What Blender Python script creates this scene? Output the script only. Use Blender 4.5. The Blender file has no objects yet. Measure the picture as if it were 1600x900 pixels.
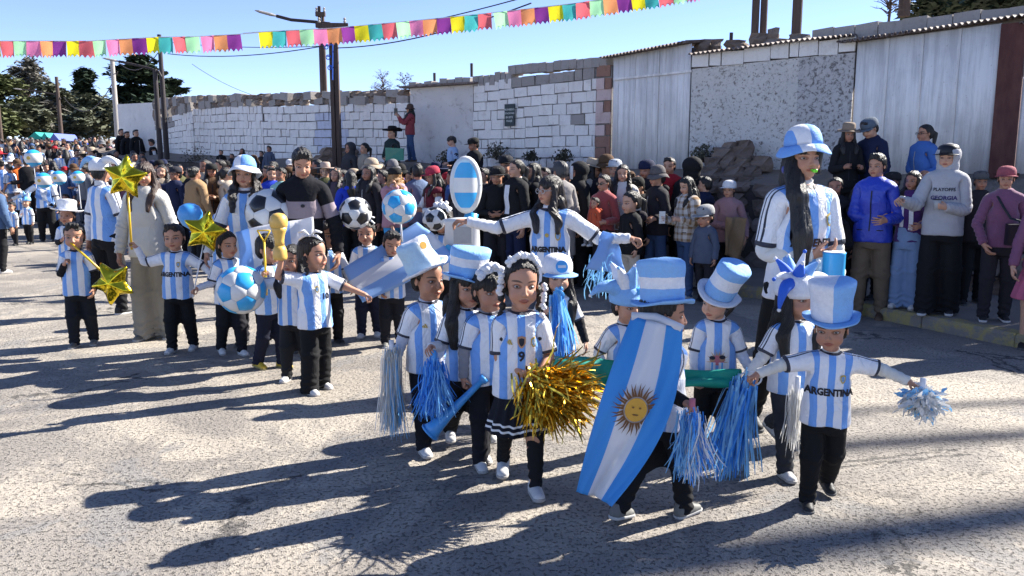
import bpy, math, random
import numpy as np
from mathutils import Vector
D = bpy.data
COL = bpy.context.scene.collection
R = math.radians
rnd = random.Random(7)
# ------------------------------------------------------------------ camera
F_PX, HOR = 1256.0, 258.0            # focal length in photo pixels, horizon row
EYE = 1.65
PITCH = math.atan((450 - HOR) / F_PX)
cam_d = D.cameras.new('camera'); cam = D.objects.new('camera', cam_d); COL.objects.link(cam)
cam_d.sensor_width = 36; cam_d.lens = 36 * F_PX / 1600
cam_d.clip_start = 0.05; cam_d.clip_end = 3000
cam.location = (0, 0, EYE); cam.rotation_euler = (math.pi / 2 - PITCH, 0, 0)
sc = bpy.context.scene; sc.camera = cam
# ------------------------------------------------------------------ sky and sun
SUN_EL, SUN_AZ = R(35.5), R(63)        # azimuth from +Y towards +X
w = D.worlds.new('World'); sc.world = w; w.use_nodes = True
nt = w.node_tree
bg = nt.nodes['Background']; sky = nt.nodes.new('ShaderNodeTexSky')
sky.sky_type = 'NISHITA'; sky.sun_disc = False; sky.sun_elevation = SUN_EL
sky.sun_rotation = SUN_AZ; sky.altitude = 3000; sky.air_density = 0.75; sky.dust_density = 0.0; sky.ozone_density = 1.5
tint = nt.nodes.new('ShaderNodeMix'); tint.data_type = 'RGBA'; tint.blend_type = 'MULTIPLY'; tint.inputs[0].default_value = 1; tint.inputs[7].default_value = (.94, .88, .96, 1)
nt.links.new(sky.outputs[0], tint.inputs[6]); nt.links.new(tint.outputs[2], bg.inputs[0]); bg.inputs[1].default_value = 0.10
sl = D.lights.new('sun', 'SUN'); so = D.objects.new('sun', sl); COL.objects.link(so)
sl.energy = 5.0; sl.angle = R(0.5); sl.color = (1.0, 0.95, 0.87)
sdir = Vector((math.sin(SUN_AZ) * math.cos(SUN_EL), math.cos(SUN_AZ) * math.cos(SUN_EL), math.sin(SUN_EL)))
so.rotation_euler = (-sdir).to_track_quat('-Z', 'Y').to_euler(); so.location = sdir * 50
sc.view_settings.view_transform = 'Standard'; sc.view_settings.look = 'None'
sc.view_settings.exposure = 1.6; sc.view_settings.gamma = 1
try: sc.cycles.max_bounces = 5; sc.cycles.diffuse_bounces = 3; sc.cycles.transparent_max_bounces = 6
except Exception: pass

# ------------------------------------------------------------------ placing helpers
CP, SP = math.cos(PITCH), math.sin(PITCH)
def ray(px, py):
    x = (px - 800) / F_PX; u = -(py - 450) / F_PX
    return Vector((x, CP + u * SP, -SP + u * CP))      # not normalised
def at(px, py, Y):                                      # point seen at a pixel, at world distance Y
    d = ray(px, py); return Vector((0, 0, EYE)) + d * (Y / d.y)
def gnd(px, py, z=0.0):
    d = ray(px, py); return Vector((0, 0, EYE)) + d * ((z - EYE) / d.z)

# ------------------------------------------------------------------ object helpers
def mk_mesh(name, V, Fq, mats=(), smooth=True, rest=None, col=None, fmat=None):
    me = D.meshes.new(name)
    V = np.ascontiguousarray(V, dtype=np.float32)
    if isinstance(Fq, np.ndarray):
        n, k = Fq.shape
        me.vertices.add(len(V)); me.vertices.foreach_set('co', V.ravel())
        me.loops.add(n * k); me.loops.foreach_set('vertex_index', np.ascontiguousarray(Fq, dtype=np.int32).ravel())
        me.polygons.add(n); me.polygons.foreach_set('loop_start', np.arange(0, n * k, k, dtype=np.int32))
        me.update(calc_edges=True)
    else:
        me.from_pydata([tuple(v) for v in V.tolist()], [], Fq); me.update()
    for m in mats: me.materials.append(m)
    if fmat is not None: me.polygons.foreach_set('material_index', np.asarray(fmat, dtype=np.int32))
    me.polygons.foreach_set('use_smooth', np.full(len(me.polygons), smooth))
    if rest is not None:
        a = me.attributes.new('rest', 'FLOAT_VECTOR', 'POINT'); a.data.foreach_set('vector', np.ascontiguousarray(rest, dtype=np.float32).ravel())
    if col is not None:
        a = me.color_attributes.new('Col', 'FLOAT_COLOR', 'POINT')
        c = np.ones((len(V), 4), np.float32); c[:, :3] = col; a.data.foreach_set('color', c.ravel())
    return me
def link(name, me, parent=None, loc=None, color=None):
    o = D.objects.new(name, me); COL.objects.link(o)
    if parent is not None: o.parent = parent
    if loc is not None: o.location = loc
    if color is not None: o.color = (*color, 1)
    return o
def tag(o, label=None, cat=None, group=None, kind=None):
    if label: o['label'] = label
    if cat: o['category'] = cat
    if group: o['group'] = group
    if kind: o['kind'] = kind
    return o
def empty(name, loc, label=None, cat=None, group=None, rz=0):
    o = D.objects.new(name, None); COL.objects.link(o); o.location = loc; o.rotation_euler = (0, 0, rz); o.empty_display_size = .1
    return tag(o, label, cat, group)

class MB:                                               # mesh collector
    def __init__(s): s.v = []; s.f = []; s.m = []
    def add(s, vs, fs, mi=0):
        b = len(s.v); s.v += [tuple(v) for v in vs]; s.f += [tuple(b + i for i in f) for f in fs]; s.m += [mi] * len(fs)
    def box(s, c, h, rz=0, mi=0, jit=0, taper=1):
        c = Vector(c); cr, sr = math.cos(rz), math.sin(rz); vs = []
        for z in (-1, 1):
            t = taper if z > 0 else 1
            for x, y in ((-1, -1), (1, -1), (1, 1), (-1, 1)):
                X, Y = x * h[0] * t, y * h[1] * t
                j = [rnd.uniform(-jit, jit) for _ in range(3)] if jit else (0, 0, 0)
                vs.append((c.x + X * cr - Y * sr + j[0], c.y + X * sr + Y * cr + j[1], c.z + z * h[2] + j[2]))
        s.add(vs, [(3, 2, 1, 0), (4, 5, 6, 7), (0, 1, 5, 4), (1, 2, 6, 5), (2, 3, 7, 6), (3, 0, 4, 7)], mi)
    def tube(s, pts, rad, n=8, mi=0, cap=True, flat=1.0):
        pts = [Vector(p) for p in pts]
        if not hasattr(rad, '__len__'): rad = [rad] * len(pts)
        up = Vector((0, 0, 1)); vs = []; pu = None
        for i, p in enumerate(pts):
            t = (pts[min(i + 1, len(pts) - 1)] - pts[max(i - 1, 0)])
            t = t.normalized() if t.length > 1e-9 else Vector((0, 0, 1))
            if pu is None: pu = t.cross(up) if abs(t.z) < .95 else t.cross(Vector((0, 1, 0)))
            a = (pu - t * pu.dot(t)).normalized(); pu = a; b = t.cross(a)
            for k in range(n):
                an = 2 * math.pi * k / n
                vs.append(p + (a * math.cos(an) + b * math.sin(an) * flat) * rad[i])
        fs = [(i * n + k, i * n + (k + 1) % n, (i + 1) * n + (k + 1) % n, (i + 1) * n + k) for i in range(len(pts) - 1) for k in range(n)]
        if cap: fs += [tuple(range(n - 1, -1, -1)), tuple((len(pts) - 1) * n + k for k in range(n))]
        s.add(vs, fs, mi)
    def lathe(s, prof, n=24, c=(0, 0, 0), mi=0, sx=1, sy=1, close=True):
        vs = []
        for r, z in prof:
            for k in range(n):
                a = 2 * math.pi * k / n; vs.append((c[0] + r * math.cos(a) * sx, c[1] + r * math.sin(a) * sy, c[2] + z))
        fs = [(i * n + k, i * n + (k + 1) % n, (i + 1) * n + (k + 1) % n, (i + 1) * n + k) for i in range(len(prof) - 1) for k in range(n)]
        if close: fs += [tuple(range(n - 1, -1, -1)), tuple((len(prof) - 1) * n + k for k in range(n))]
        s.add(vs, fs, mi)
    def mesh(s, name, mats, smooth=False, M=None, rest=False):
        V = np.array(s.v, dtype=np.float32); r = V.copy() if rest else None
        if M is not None: V = V @ M[:3, :3].T + M[:3, 3]
        me = mk_mesh(name, V, s.f, mats if isinstance(mats, (list, tuple)) else [mats], smooth, rest=r, fmat=s.m)
        return me
    def build(s, name, mats, parent=None, smooth=False, M=None, rest=False, loc=None, color=None):
        return link(name, s.mesh(name, mats, smooth, M, rest), parent, loc, color)

# ------------------------------------------------------------------ material helper
class T:
    """tiny expression wrapper over shader nodes"""
    def __init__(s, nt, sock): s.nt = nt; s.s = sock
    def _m(s, op, *a):
        n = s.nt.nodes.new('ShaderNodeMath'); n.operation = op
        for i, x in enumerate(a):
            if isinstance(x, T): s.nt.links.new(x.s, n.inputs[i])
            else: n.inputs[i].default_value = x
        return T(s.nt, n.outputs[0])
    def __add__(s, o): return s._m('ADD', s, o)
    __radd__ = __add__
    def __sub__(s, o): return s._m('SUBTRACT', s, o)
    def __rsub__(s, o): return s._m('SUBTRACT', o, s)
    def __mul__(s, o): return s._m('MULTIPLY', s, o)
    __rmul__ = __mul__
    def __truediv__(s, o): return s._m('DIVIDE', s, o)
    def __lt__(s, o): return s._m('LESS_THAN', s, o)
    def __gt__(s, o): return s._m('GREATER_THAN', s, o)
    def abs(s): return s._m('ABSOLUTE', s)
    def frac(s): return s._m('FRACT', s)
    def max(s, o): return s._m('MAXIMUM', s, o)
    def min(s, o): return s._m('MINIMUM', s, o)
    def cos(s): return s._m('COSINE', s)
    def pow(s, o): return s._m('POWER', s, o)
class Mat:
    def __init__(s, name, rough=.8, spec=.3, metal=0, base=(.5, .5, .5)):
        s.m = D.materials.new(name); s.m.use_nodes = True; s.nt = s.m.node_tree
        s.b = s.nt.nodes['Principled BSDF']
        s.b.inputs['Roughness'].default_value = rough; s.b.inputs['Metallic'].default_value = metal
        s.b.inputs['Specular IOR Level'].default_value = spec; s.b.inputs['Base Color'].default_value = (*base, 1)
    def t(s, sock): return T(s.nt, sock)
    def obj(s): return s.nt.nodes.new('ShaderNodeTexCoord').outputs['Object']
    def gen(s): return s.nt.nodes.new('ShaderNodeTexCoord').outputs['Generated']
    def pos(s): return s.nt.nodes.new('ShaderNodeNewGeometry').outputs['Position']
    def attr(s, n): a = s.nt.nodes.new('ShaderNodeAttribute'); a.attribute_name = n; return a
    def info(s): return s.nt.nodes.new('ShaderNodeObjectInfo')
    def xyz(s, sock):
        n = s.nt.nodes.new('ShaderNodeSeparateXYZ'); s.nt.links.new(sock, n.inputs[0]); return [s.t(o) for o in n.outputs]
    def mapping(s, sock, scale=(1, 1, 1), rot=(0, 0, 0)):
        n = s.nt.nodes.new('ShaderNodeMapping'); s.nt.links.new(sock, n.inputs[0]); n.inputs['Scale'].default_value = scale; n.inputs['Rotation'].default_value = rot; return n.outputs[0]
    def noise(s, sock, scale, detail=4, rough=.55, dist=0, out=0):
        n = s.nt.nodes.new('ShaderNodeTexNoise'); n.inputs['Scale'].default_value = scale; n.inputs['Detail'].default_value = detail
        n.inputs['Roughness'].default_value = rough; n.inputs['Distortion'].default_value = dist
        if sock is not None: s.nt.links.new(sock, n.inputs['Vector'])
        return s.t(n.outputs[out])
    def voro(s, sock, scale, feat='F1', out='Distance', rand=1):
        n = s.nt.nodes.new('ShaderNodeTexVoronoi'); n.feature = feat; n.inputs['Scale'].default_value = scale; n.inputs['Randomness'].default_value = rand
        s.nt.links.new(sock, n.inputs['Vector']); return s.t(n.outputs[out])
    def ramp(s, fac, stops, interp='LINEAR'):
        n = s.nt.nodes.new('ShaderNodeValToRGB'); e = n.color_ramp; e.interpolation = interp
        while len(e.elements) < len(stops): e.elements.new(.5)
        for el, (p, c) in zip(e.elements, stops):
            el.position = p; el.color = (c, c, c, 1) if not hasattr(c, '__len__') else (*c, 1)
        s.nt.links.new(fac.s, n.inputs[0]); return s.t(n.outputs[0])
    def mix(s, f, a, b, mode='MIX'):
        n = s.nt.nodes.new('ShaderNodeMix'); n.data_type = 'RGBA'; n.blend_type = mode
        for i, x in ((0, f), (6, a), (7, b)):
            if isinstance(x, T): s.nt.links.new(x.s, n.inputs[i])
            elif i == 0: n.inputs[i].default_value = x
            elif hasattr(x, '__len__'): n.inputs[i].default_value = (*x, 1)
            else: s.nt.links.new(x, n.inputs[i])
        return s.t(n.outputs[2])
    def color(s, t): s.nt.links.new(t.s if isinstance(t, T) else t, s.b.inputs['Base Color']); return s
    def rough(s, t): s.nt.links.new(t.s, s.b.inputs['Roughness']); return s
    def bump(s, t, dist=.01, strength=1.0, chain=None):
        n = s.nt.nodes.new('ShaderNodeBump'); n.inputs['Distance'].default_value = dist; n.inputs['Strength'].default_value = strength
        s.nt.links.new(t.s, n.inputs['Height'])
        for l in list(s.b.inputs['Normal'].links):
            s.nt.links.new(l.from_socket, n.inputs['Normal'])
        s.nt.links.new(n.outputs[0], s.b.inputs['Normal']); return s
# ------------------------------------------------------------------ implicit surfaces -> meshes
class Vol:
    def __init__(s, xs, ys, zs):
        s.xs, s.ys, s.zs = [np.asarray(a, dtype=np.float32) for a in (xs, ys, zs)]
        s.f = np.full((len(xs), len(ys), len(zs)), 1.0, np.float32)
    def _sl(s, lo, hi):
        r = []
        for a, l, h in zip((s.xs, s.ys, s.zs), lo, hi):
            r.append(slice(max(0, int(np.searchsorted(a, l)) - 1), min(len(a), int(np.searchsorted(a, h)) + 1)))
        return tuple(r)
    def grid(s, sl): return s.xs[sl[0]][:, None, None], s.ys[sl[1]][None, :, None], s.zs[sl[2]][None, None, :]
    def comb(s, sl, g, k, sub=False):
        a = s.f[sl]
        if sub:
            g = -g; h = np.clip(.5 + .5 * (g - a) / k, 0, 1); s.f[sl] = a * (1 - h) + g * h + k * h * (1 - h)
        else:
            h = np.clip(.5 + .5 * (a - g) / k, 0, 1); s.f[sl] = a * (1 - h) + g * h - k * h * (1 - h)
    def cone(s, p, q, r1, r2, k=.01, sy=1.0, sz=1.0, sub=False):
        p = np.array(p, float); q = np.array(q, float); m = max(r1, r2) * max(1, sy, sz) + k + .02
        sl = s._sl(np.minimum(p, q) - m, np.maximum(p, q) + m); X, Y, Z = s.grid(sl)
        X = X - p[0]; Y = (Y - p[1]) / sy; Z = (Z - p[2]) / sz
        d = q - p; d = d / (1, sy, sz); L = float(d @ d) + 1e-12
        t = np.clip((X * d[0] + Y * d[1] + Z * d[2]) / L, 0, 1)
        g = np.sqrt((X - t * d[0]) ** 2 + (Y - t * d[1]) ** 2 + (Z - t * d[2]) ** 2) - (r1 + (r2 - r1) * t)
        s.comb(sl, g * min(1, sy, sz), k, sub)
    def ell(s, c, r, k=.01, sub=False):
        c = np.array(c, float); r = np.array(r, float); m = r + k + .02
        sl = s._sl(c - m, c + m); X, Y, Z = s.grid(sl)
        X = X - c[0]; Y = Y - c[1]; Z = Z - c[2]
        k0 = np.sqrt((X / r[0]) ** 2 + (Y / r[1]) ** 2 + (Z / r[2]) ** 2); k1 = np.sqrt((X / r[0] ** 2) ** 2 + (Y / r[1] ** 2) ** 2 + (Z / r[2] ** 2) ** 2) + 1e-9
        s.comb(sl, k0 * (k0 - 1) / k1, k, sub)
    def loft(s, zz, aa, bb, yy=None, k=.01, e=2.4, sub=False):
        zz = np.array(zz, float); sl = s._sl((-max(aa) - .03, -max(bb) - .06, zz[0] - .03), (max(aa) + .03, max(bb) + .06, zz[-1] + .03)); X, Y, Z = s.grid(sl)
        z = Z.ravel(); a = np.interp(z, zz, aa); b = np.interp(z, zz, bb); y0 = np.interp(z, zz, yy if yy is not None else [0] * len(zz))
        q = (np.abs(X / a) ** e + np.abs((Y - y0) / b) ** e) ** (1 / e)
        g = (q - 1) * np.minimum(a, b)
        g = np.maximum(g, np.maximum(zz[0] - Z, Z - zz[-1]))
        s.comb(sl, g, k, sub)
    def cut(s, fn):                                     # keep where fn<0
        X, Y, Z = s.grid((slice(None),) * 3); s.f = np.maximum(s.f, np.broadcast_to(fn(X, Y, Z), s.f.shape).astype(np.float32))
    def mesh(s):
        f = s.f; ins = f < 0
        c = [ins[i:f.shape[0] - 1 + i, j:f.shape[1] - 1 + j, k:f.shape[2] - 1 + k] for i in (0, 1) for j in (0, 1) for k in (0, 1)]
        cnt = sum(x.astype(np.int8) for x in c); act = (cnt > 0) & (cnt < 8)
        I, J, K = np.nonzero(act); n = len(I)
        idm = np.full(act.shape, -1, np.int32); idm[I, J, K] = np.arange(n)
        val = {(i, j, k): f[I + i, J + j, K + k] for i in (0, 1) for j in (0, 1) for k in (0, 1)}
        acc = np.zeros((n, 3)); num = np.zeros(n)
        for ax in range(3):
            for a in (0, 1):
                for b in (0, 1):
                    p = [a, b]; p.insert(ax, 0); q = list(p); q[ax] = 1
                    va, vb = val[tuple(p)], val[tuple(q)]; m = (va < 0) != (vb < 0)
                    t = np.where(m, va / np.where(m, va - vb, 1), 0)
                    P = np.tile(np.array(p, float), (n, 1)); P[:, ax] = t
                    acc += P * m[:, None]; num += m
        acc /= num[:, None]
        V = np.empty((n, 3))
        for d, (a, idx) in enumerate(zip((s.xs, s.ys, s.zs), (I, J, K))):
            V[:, d] = a[idx] + (a[idx + 1] - a[idx]) * acc[:, d]
        Fs = []
        for ax in range(3):
            A = [slice(1, -1)] * 3; A[ax] = slice(0, -1); B = list(A); B[ax] = slice(1, None)
            a = ins[tuple(A)]; b = ins[tuple(B)]
            ii = np.array(np.nonzero(a != b)).T
            if not len(ii): continue
            s1 = a[tuple(ii.T)]
            off = np.ones(3, int); off[ax] = 0; ii = ii + off
            u, v = [(1, 2), (2, 0), (0, 1)][ax]
            q = []
            for du, dv in ((-1, -1), (0, -1), (0, 0), (-1, 0)):
                o = np.zeros(3, int); o[u] = du; o[v] = dv; w_ = ii + o; q.append(idm[w_[:, 0], w_[:, 1], w_[:, 2]])
            q = np.stack(q, 1); q[~s1] = q[~s1][:, ::-1]
            Fs.append(q)
        return V, np.concatenate(Fs).astype(np.int32)

def axis(parts):                                        # [(start, step), ..., end]
    out = []
    for (a, st), nx in zip(parts[:-1], parts[1:]):
        b = nx[0] if hasattr(nx, '__len__') else nx
        out += list(np.arange(a, b - st * .4, st))
    return np.array(out + [parts[-1]])
def normals(V, Q):
    a, b, c, d = [V[Q[:, i]] for i in (0, 1, 2, Q.shape[1] - 1)]
    n = np.cross(c - a, d - b) if Q.shape[1] == 4 else np.cross(b - a, c - a)
    N = np.zeros_like(V)
    for i in range(Q.shape[1]): np.add.at(N, Q[:, i], n)
    return N / (np.linalg.norm(N, axis=1, keepdims=True) + 1e-12)
def ss(a, b, x):
    t = np.clip((x - a) / (b - a), 0, 1); return t * t * (3 - 2 * t)
_rs = np.random.RandomState(3)
_fw = _rs.randn(24, 3); _fp = _rs.rand(24) * 6.28
def fnoise(P, freq, i0=0, n=6):
    r = 0
    for i in range(i0, i0 + n): r = r + np.sin(P @ (_fw[i] * freq) + _fp[i])
    return r / n

# ------------------------------------------------------------------ proportions (height 1, facing -Y, T pose)
PR = {
 'c': dict(hip=.455, hx=.052, knee=.255, ank=.045, pel=.47, waist=.55, sh=.742, sx=.090, ua=.150, fa=.128, ha=.098, neck=.785, chin=.796, hh=.204, ar=1.0,
           tz=[.40, .45, .52, .60, .67, .73, .765, .78], ta=[.078, .092, .088, .084, .090, .092, .076, .045], tb=[.060, .070, .070, .068, .066, .060, .048, .038]),
 'a': dict(hip=.505, hx=.052, knee=.280, ank=.042, pel=.52, waist=.61, sh=.805, sx=.099, ua=.172, fa=.145, ha=.105, neck=.845, chin=.865, hh=.135, ar=1.0,
           tz=[.45, .50, .57, .64, .72, .785, .82, .845], ta=[.071, .088, .080, .074, .086, .094, .078, .040], tb=[.054, .066, .060, .056, .066, .060, .050, .036]),
}
for _p in PR.values():
    _p['el'] = _p['sx'] + _p['ua']; _p['wr'] = _p['el'] + _p['fa']; _p['end'] = _p['wr'] + _p['ha']
FING = [(-.155, .40, .048), (-.05, .46, .050), (.055, .43, .048), (.15, .34, .043)]   # y, length, radius in hand lengths
B = dict(pelvis=0, chest=1, neck=2, head=3)
for _i, _s in enumerate('LR'):
    for _j, _n in enumerate(['ua', 'fa', 'hand', 't1', 't2', 'f0a', 'f0b', 'f1a', 'f1b', 'f2a', 'f2b', 'f3a', 'f3b', 'thigh', 'shin', 'foot']):
        B[_n + _s] = 4 + _i * 16 + _j
NB = 36

def weights(V, p, kind='body'):
    P = PR[p]; x, y, z = V.T; W = np.zeros((len(V), NB)); ax = np.abs(x)
    arm = ss(P['sx'] - .045, P['sx'] + .035, ax) * ss(P['sh'] - .11, P['sh'] - .05, z + .35 * np.clip(ax - P['sx'], 0, .2))
    arm = arm * (1 - ss(P['sh'] + .046, P['sh'] + .064, z))
    if kind in ('hair', 'head'): arm = arm * 0
    trunk = 1 - arm
    ch = ss(P['waist'] - .05, P['waist'] + .07, z); nk = ss(P['neck'] - .015, P['neck'] + .012, z); hd = ss(P['neck'] + .004, P['chin'] + .012, z)
    if kind == 'cloth': nk = nk * .5; hd = hd * 0
    if kind == 'hair':
        hd = ss(P['sh'] - .03, P['chin'] + .01, z); nk = nk * 0
    if kind == 'head': hd = hd * 0 + 1
    leg = 1 - ss(P['hip'] - .05, P['hip'] + .045, z)
    if kind == 'shirt' or kind == 'hair': leg = leg * .0
    if kind == 'skirt': leg = leg * .45
    low = (1 - ch) * trunk
    W[:, 0] = low * (1 - leg); W[:, 1] = trunk * ch * (1 - nk) * (1 - hd); W[:, 2] = trunk * ch * nk * (1 - hd); W[:, 3] = trunk * ch * hd
    kn = 1 - ss(P['knee'] - .035, P['knee'] + .035, z); an = 1 - ss(P['ank'] - .005, P['ank'] + .03, z)
    if kind == 'cloth' or kind == 'skirt': an = an * 0
    for i, s in enumerate('LR'):
        sd = x if s == 'L' else -x; side = ss(-.008, .008, sd); on = (sd > 0)
        L = low * leg * side
        W[:, B['thigh' + s]] = L * (1 - kn); W[:, B['shin' + s]] = L * kn * (1 - an); W[:, B['foot' + s]] = L * kn * an
        A = arm * on; el = ss(P['el'] - .02, P['el'] + .02, sd); wr = ss(P['wr'] - .008, P['wr'] + .010, sd)
        W[:, B['ua' + s]] = A * (1 - el); W[:, B['fa' + s]] = A * el * (1 - wr)
        Hn = A * wr; h = P['ha']
        if kind == 'body':
            X = (sd - P['wr']) / h; Yh = y / h
            u = (X * .50 - (Yh + .16) * .86)                 # along thumb
            th = ss(.02, .10, u) * (X < .62) * ss(.19, .23, -Yh + .03 * X)
            t2 = ss(.17, .24, u)
            W[:, B['t1' + s]] = Hn * th * (1 - t2); W[:, B['t2' + s]] = Hn * th * t2
            fg = ss(.42, .53, X) * (1 - th); rest = Hn * (1 - th) * (1 - fg)
            spread = 1 + .35 * np.clip(X - .48, 0, .5)
            fi = np.argmin(np.stack([np.abs(Yh - FING[k][0] * spread) for k in range(4)]), 0)
            for k in range(4):
                mid = .50 + FING[k][1] * .48; f2 = ss(mid - .03, mid + .03, X); m = (fi == k)
                W[:, B[f'f{k}a' + s]] = Hn * fg * m * (1 - f2); W[:, B[f'f{k}b' + s]] = Hn * fg * m * f2
            W[:, B['hand' + s]] = rest
        else: W[:, B['fa' + s]] += Hn
    W /= W.sum(1, keepdims=True) + 1e-9
    return W.astype(np.float32)

def head_prims(v, p, age='c', grow=0.0, face=True):
    P = PR[p]; h = P['hh']; z0 = P['chin']; c = age == 'c'
    E = lambda x, y, z, a, b, cc, k=.01, sub=False: v.ell((x * h, y * h, z0 + z * h), (a * h + grow, b * h + grow, cc * h + grow), k * h * 5, sub)
    E(0, .07, .62, .338 if c else .33, .43, .385, .012)
    E(0, -.08, .36, .275 if c else .255, .30, .34, .018)
    if not face: return
    E(0, -.25, .085, .12, .10, .085, .02)
    for s in (-1, 1):
        E(s * .150, -.20, .28, .14 if c else .11, .15, .14, .014)
        E(s * .16, -.345, .47, .085, .045, .045, .012, True)
        E(s * (.360 if c else .345), .05, .43, .022, .06, .095, .004); E(s * (.380 if c else .365), .03, .43, .014, .035, .06, .003, True)
        E(s * .042, -.415, .325, .032, .035, .028, .008)
    v.cone((0, -.36 * h, z0 + .50 * h), (0, -.425 * h, z0 + .345 * h), .022 * h, .042 * h, .02 * h)
    E(0, -.375, .222, .088, .035, .018, .006); E(0, -.372, .180, .075, .036, .024, .006)
    v.ell((0, -.428 * h, z0 + .2 * h), (.10 * h, .02 * h, .0035 * h), .008 * h, True)

def hand_prims(v, P, s):
    h = P['ha']; w = P['wr']
    def C(a, b, r1, r2, k=.006, sy=1, sz=1): v.cone((s * (w + a[0] * h), a[1] * h, P['sh'] + a[2] * h), (s * (w + b[0] * h), b[1] * h, P['sh'] + b[2] * h), r1 * h, r2 * h, k, sy, sz)
    C((-.05, 0, 0), (.40, -.05, 0), .10, .095, .01, 1.0, .9); C((.05, .03, 0), (.42, .10, 0), .085, .08, .008, 1, .85); C((.1, -.02, 0), (.44, -.12, 0), .085, .08, .008, 1, .85)
    for y, L, r in FING: C((.42, y, .01), (.50 + L, y * 1.35, 0), r * 1.06, r * .80, .0012)
    C((.06, -.11, -.02), (.22, -.27, -.04), .085, .060, .006); C((.22, -.27, -.04), (.40, -.42, -.05), .058, .042, .003)

def make_body(p, q=1.0):
    P = PR[p]; c = p == 'c'
    hr = P['hh'] * .42; fz = P['hh'] / 52 * q; hx0 = P['wr'] - .005; md = .009 * q
    fh = .0030 * q
    xh = list(axis([(0, fz), (hr, md), (hx0, fh), P['end'] + .012]))
    xs = np.array([-a for a in xh[:0:-1]] + xh)
    ys = axis([(-.125, .007 * q), (-.10, fz), (-.05, .0027 * q), (.03, fz), (.10, .008 * q), .12])
    zs = axis([(-.01, .010 * q), (P['sh'] - .045, .004 * q), (P['chin'] - .01, fz), 1.02])
    v = Vol(xs, ys, zs)
    sq = [.80, .82, .86, .90, .90, .92, .95, 1]; v.loft(P['tz'], [a * b for a, b in zip(P['ta'], sq)], [a * b for a, b in zip(P['tb'], sq)], k=.02)
    hx = P['hx']
    for s in (-1, 1):
        v.cone((s * (hx - .004), 0, P['hip'] + .01), (s * hx * .95, 0, P['knee']), .046, .036, .015)
        v.cone((s * hx * .95, 0, P['knee']), (s * hx * .95, .006, P['ank']), .037, .022, .015)
        v.cone((s * hx * .95, .012, .025), (s * hx, -.055, .012), .020, .016, .01)
        v.cone((s * (P['sx'] - .015), 0, P['sh'] - .004), (s * P['el'], 0, P['sh']), .033 if c else .031, .0235, .02)
        v.cone((s * P['el'], 0, P['sh']), (s * P['wr'], 0, P['sh']), .0245, .0165 if c else .0155, .01, 1, .9)
        hand_prims(v, P, s)
    v.cone((0, .008, P['neck'] - .03), (0, .012, P['chin'] + .3 * P['hh']), .036 if c else .034, .032 if c else .031, .012)
    head_prims(v, p, p)
    V, Q = v.mesh()
    return V, Q
def decim(V, Q, ratio):
    me = mk_mesh('tmp', V, Q); o = D.objects.new('tmp', me); COL.objects.link(o)
    m = o.modifiers.new('d', 'DECIMATE'); m.ratio = ratio
    dg = bpy.context.evaluated_depsgraph_get(); e = o.evaluated_get(dg); m2 = e.to_mesh()
    V2 = np.empty(len(m2.vertices) * 3, np.float32); m2.vertices.foreach_get('co', V2)
    m2.calc_loop_triangles(); F2 = np.empty(len(m2.loop_triangles) * 3, np.int32); m2.loop_triangles.foreach_get('vertices', F2)
    e.to_mesh_clear(); D.objects.remove(o); D.meshes.remove(me)
    return V2.reshape(-1, 3).astype(float), F2.reshape(-1, 3)

def face_colors(V, p, lod=0):
    P = PR[p]; h = P['hh']; x = V[:, 0] / h; y = V[:, 1] / h; z = (V[:, 2] - P['chin']) / h; ax = np.abs(x)
    C = np.ones((len(V), 3)); fr = y < -.2
    def blend(m, c): 
        nonlocal C
        m = np.clip(m, 0, 1)[:, None]; C = C * (1 - m) + C * np.array(c) * m
    blend(ss(1.25, .7, ((x / .105) ** 2 + ((z - .203) / .045) ** 2) ** .5) * fr, (.82, .42, .40))      # lips
    br = (((ax - .165) / .105) ** 2 + ((z - .575 + .25 * (ax - .165) ** 2 * 6) / .022) ** 2) ** .5
    blend(ss(1.5, .8, br) * fr, (.13, .11, .10))                                                  # brows
    blend(ss(1.2, .3, (((ax - .22) / .12) ** 2 + ((z - .30) / .10) ** 2) ** .5) * fr * .5, (1.0, .72, .66))
    ey = (((ax - .155) / .085) ** 2 + ((z - .475) / (.05 if lod else .045)) ** 2) ** .5
    blend(ss(1.35, .9, ey) * fr * (1.0 if lod else .75), (.16, .12, .11) if lod else (.35, .25, .22))  # lash line
    blend(ss(.09, .0, np.abs(z + .0)) * 0, (1, 1, 1))
    return C

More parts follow.
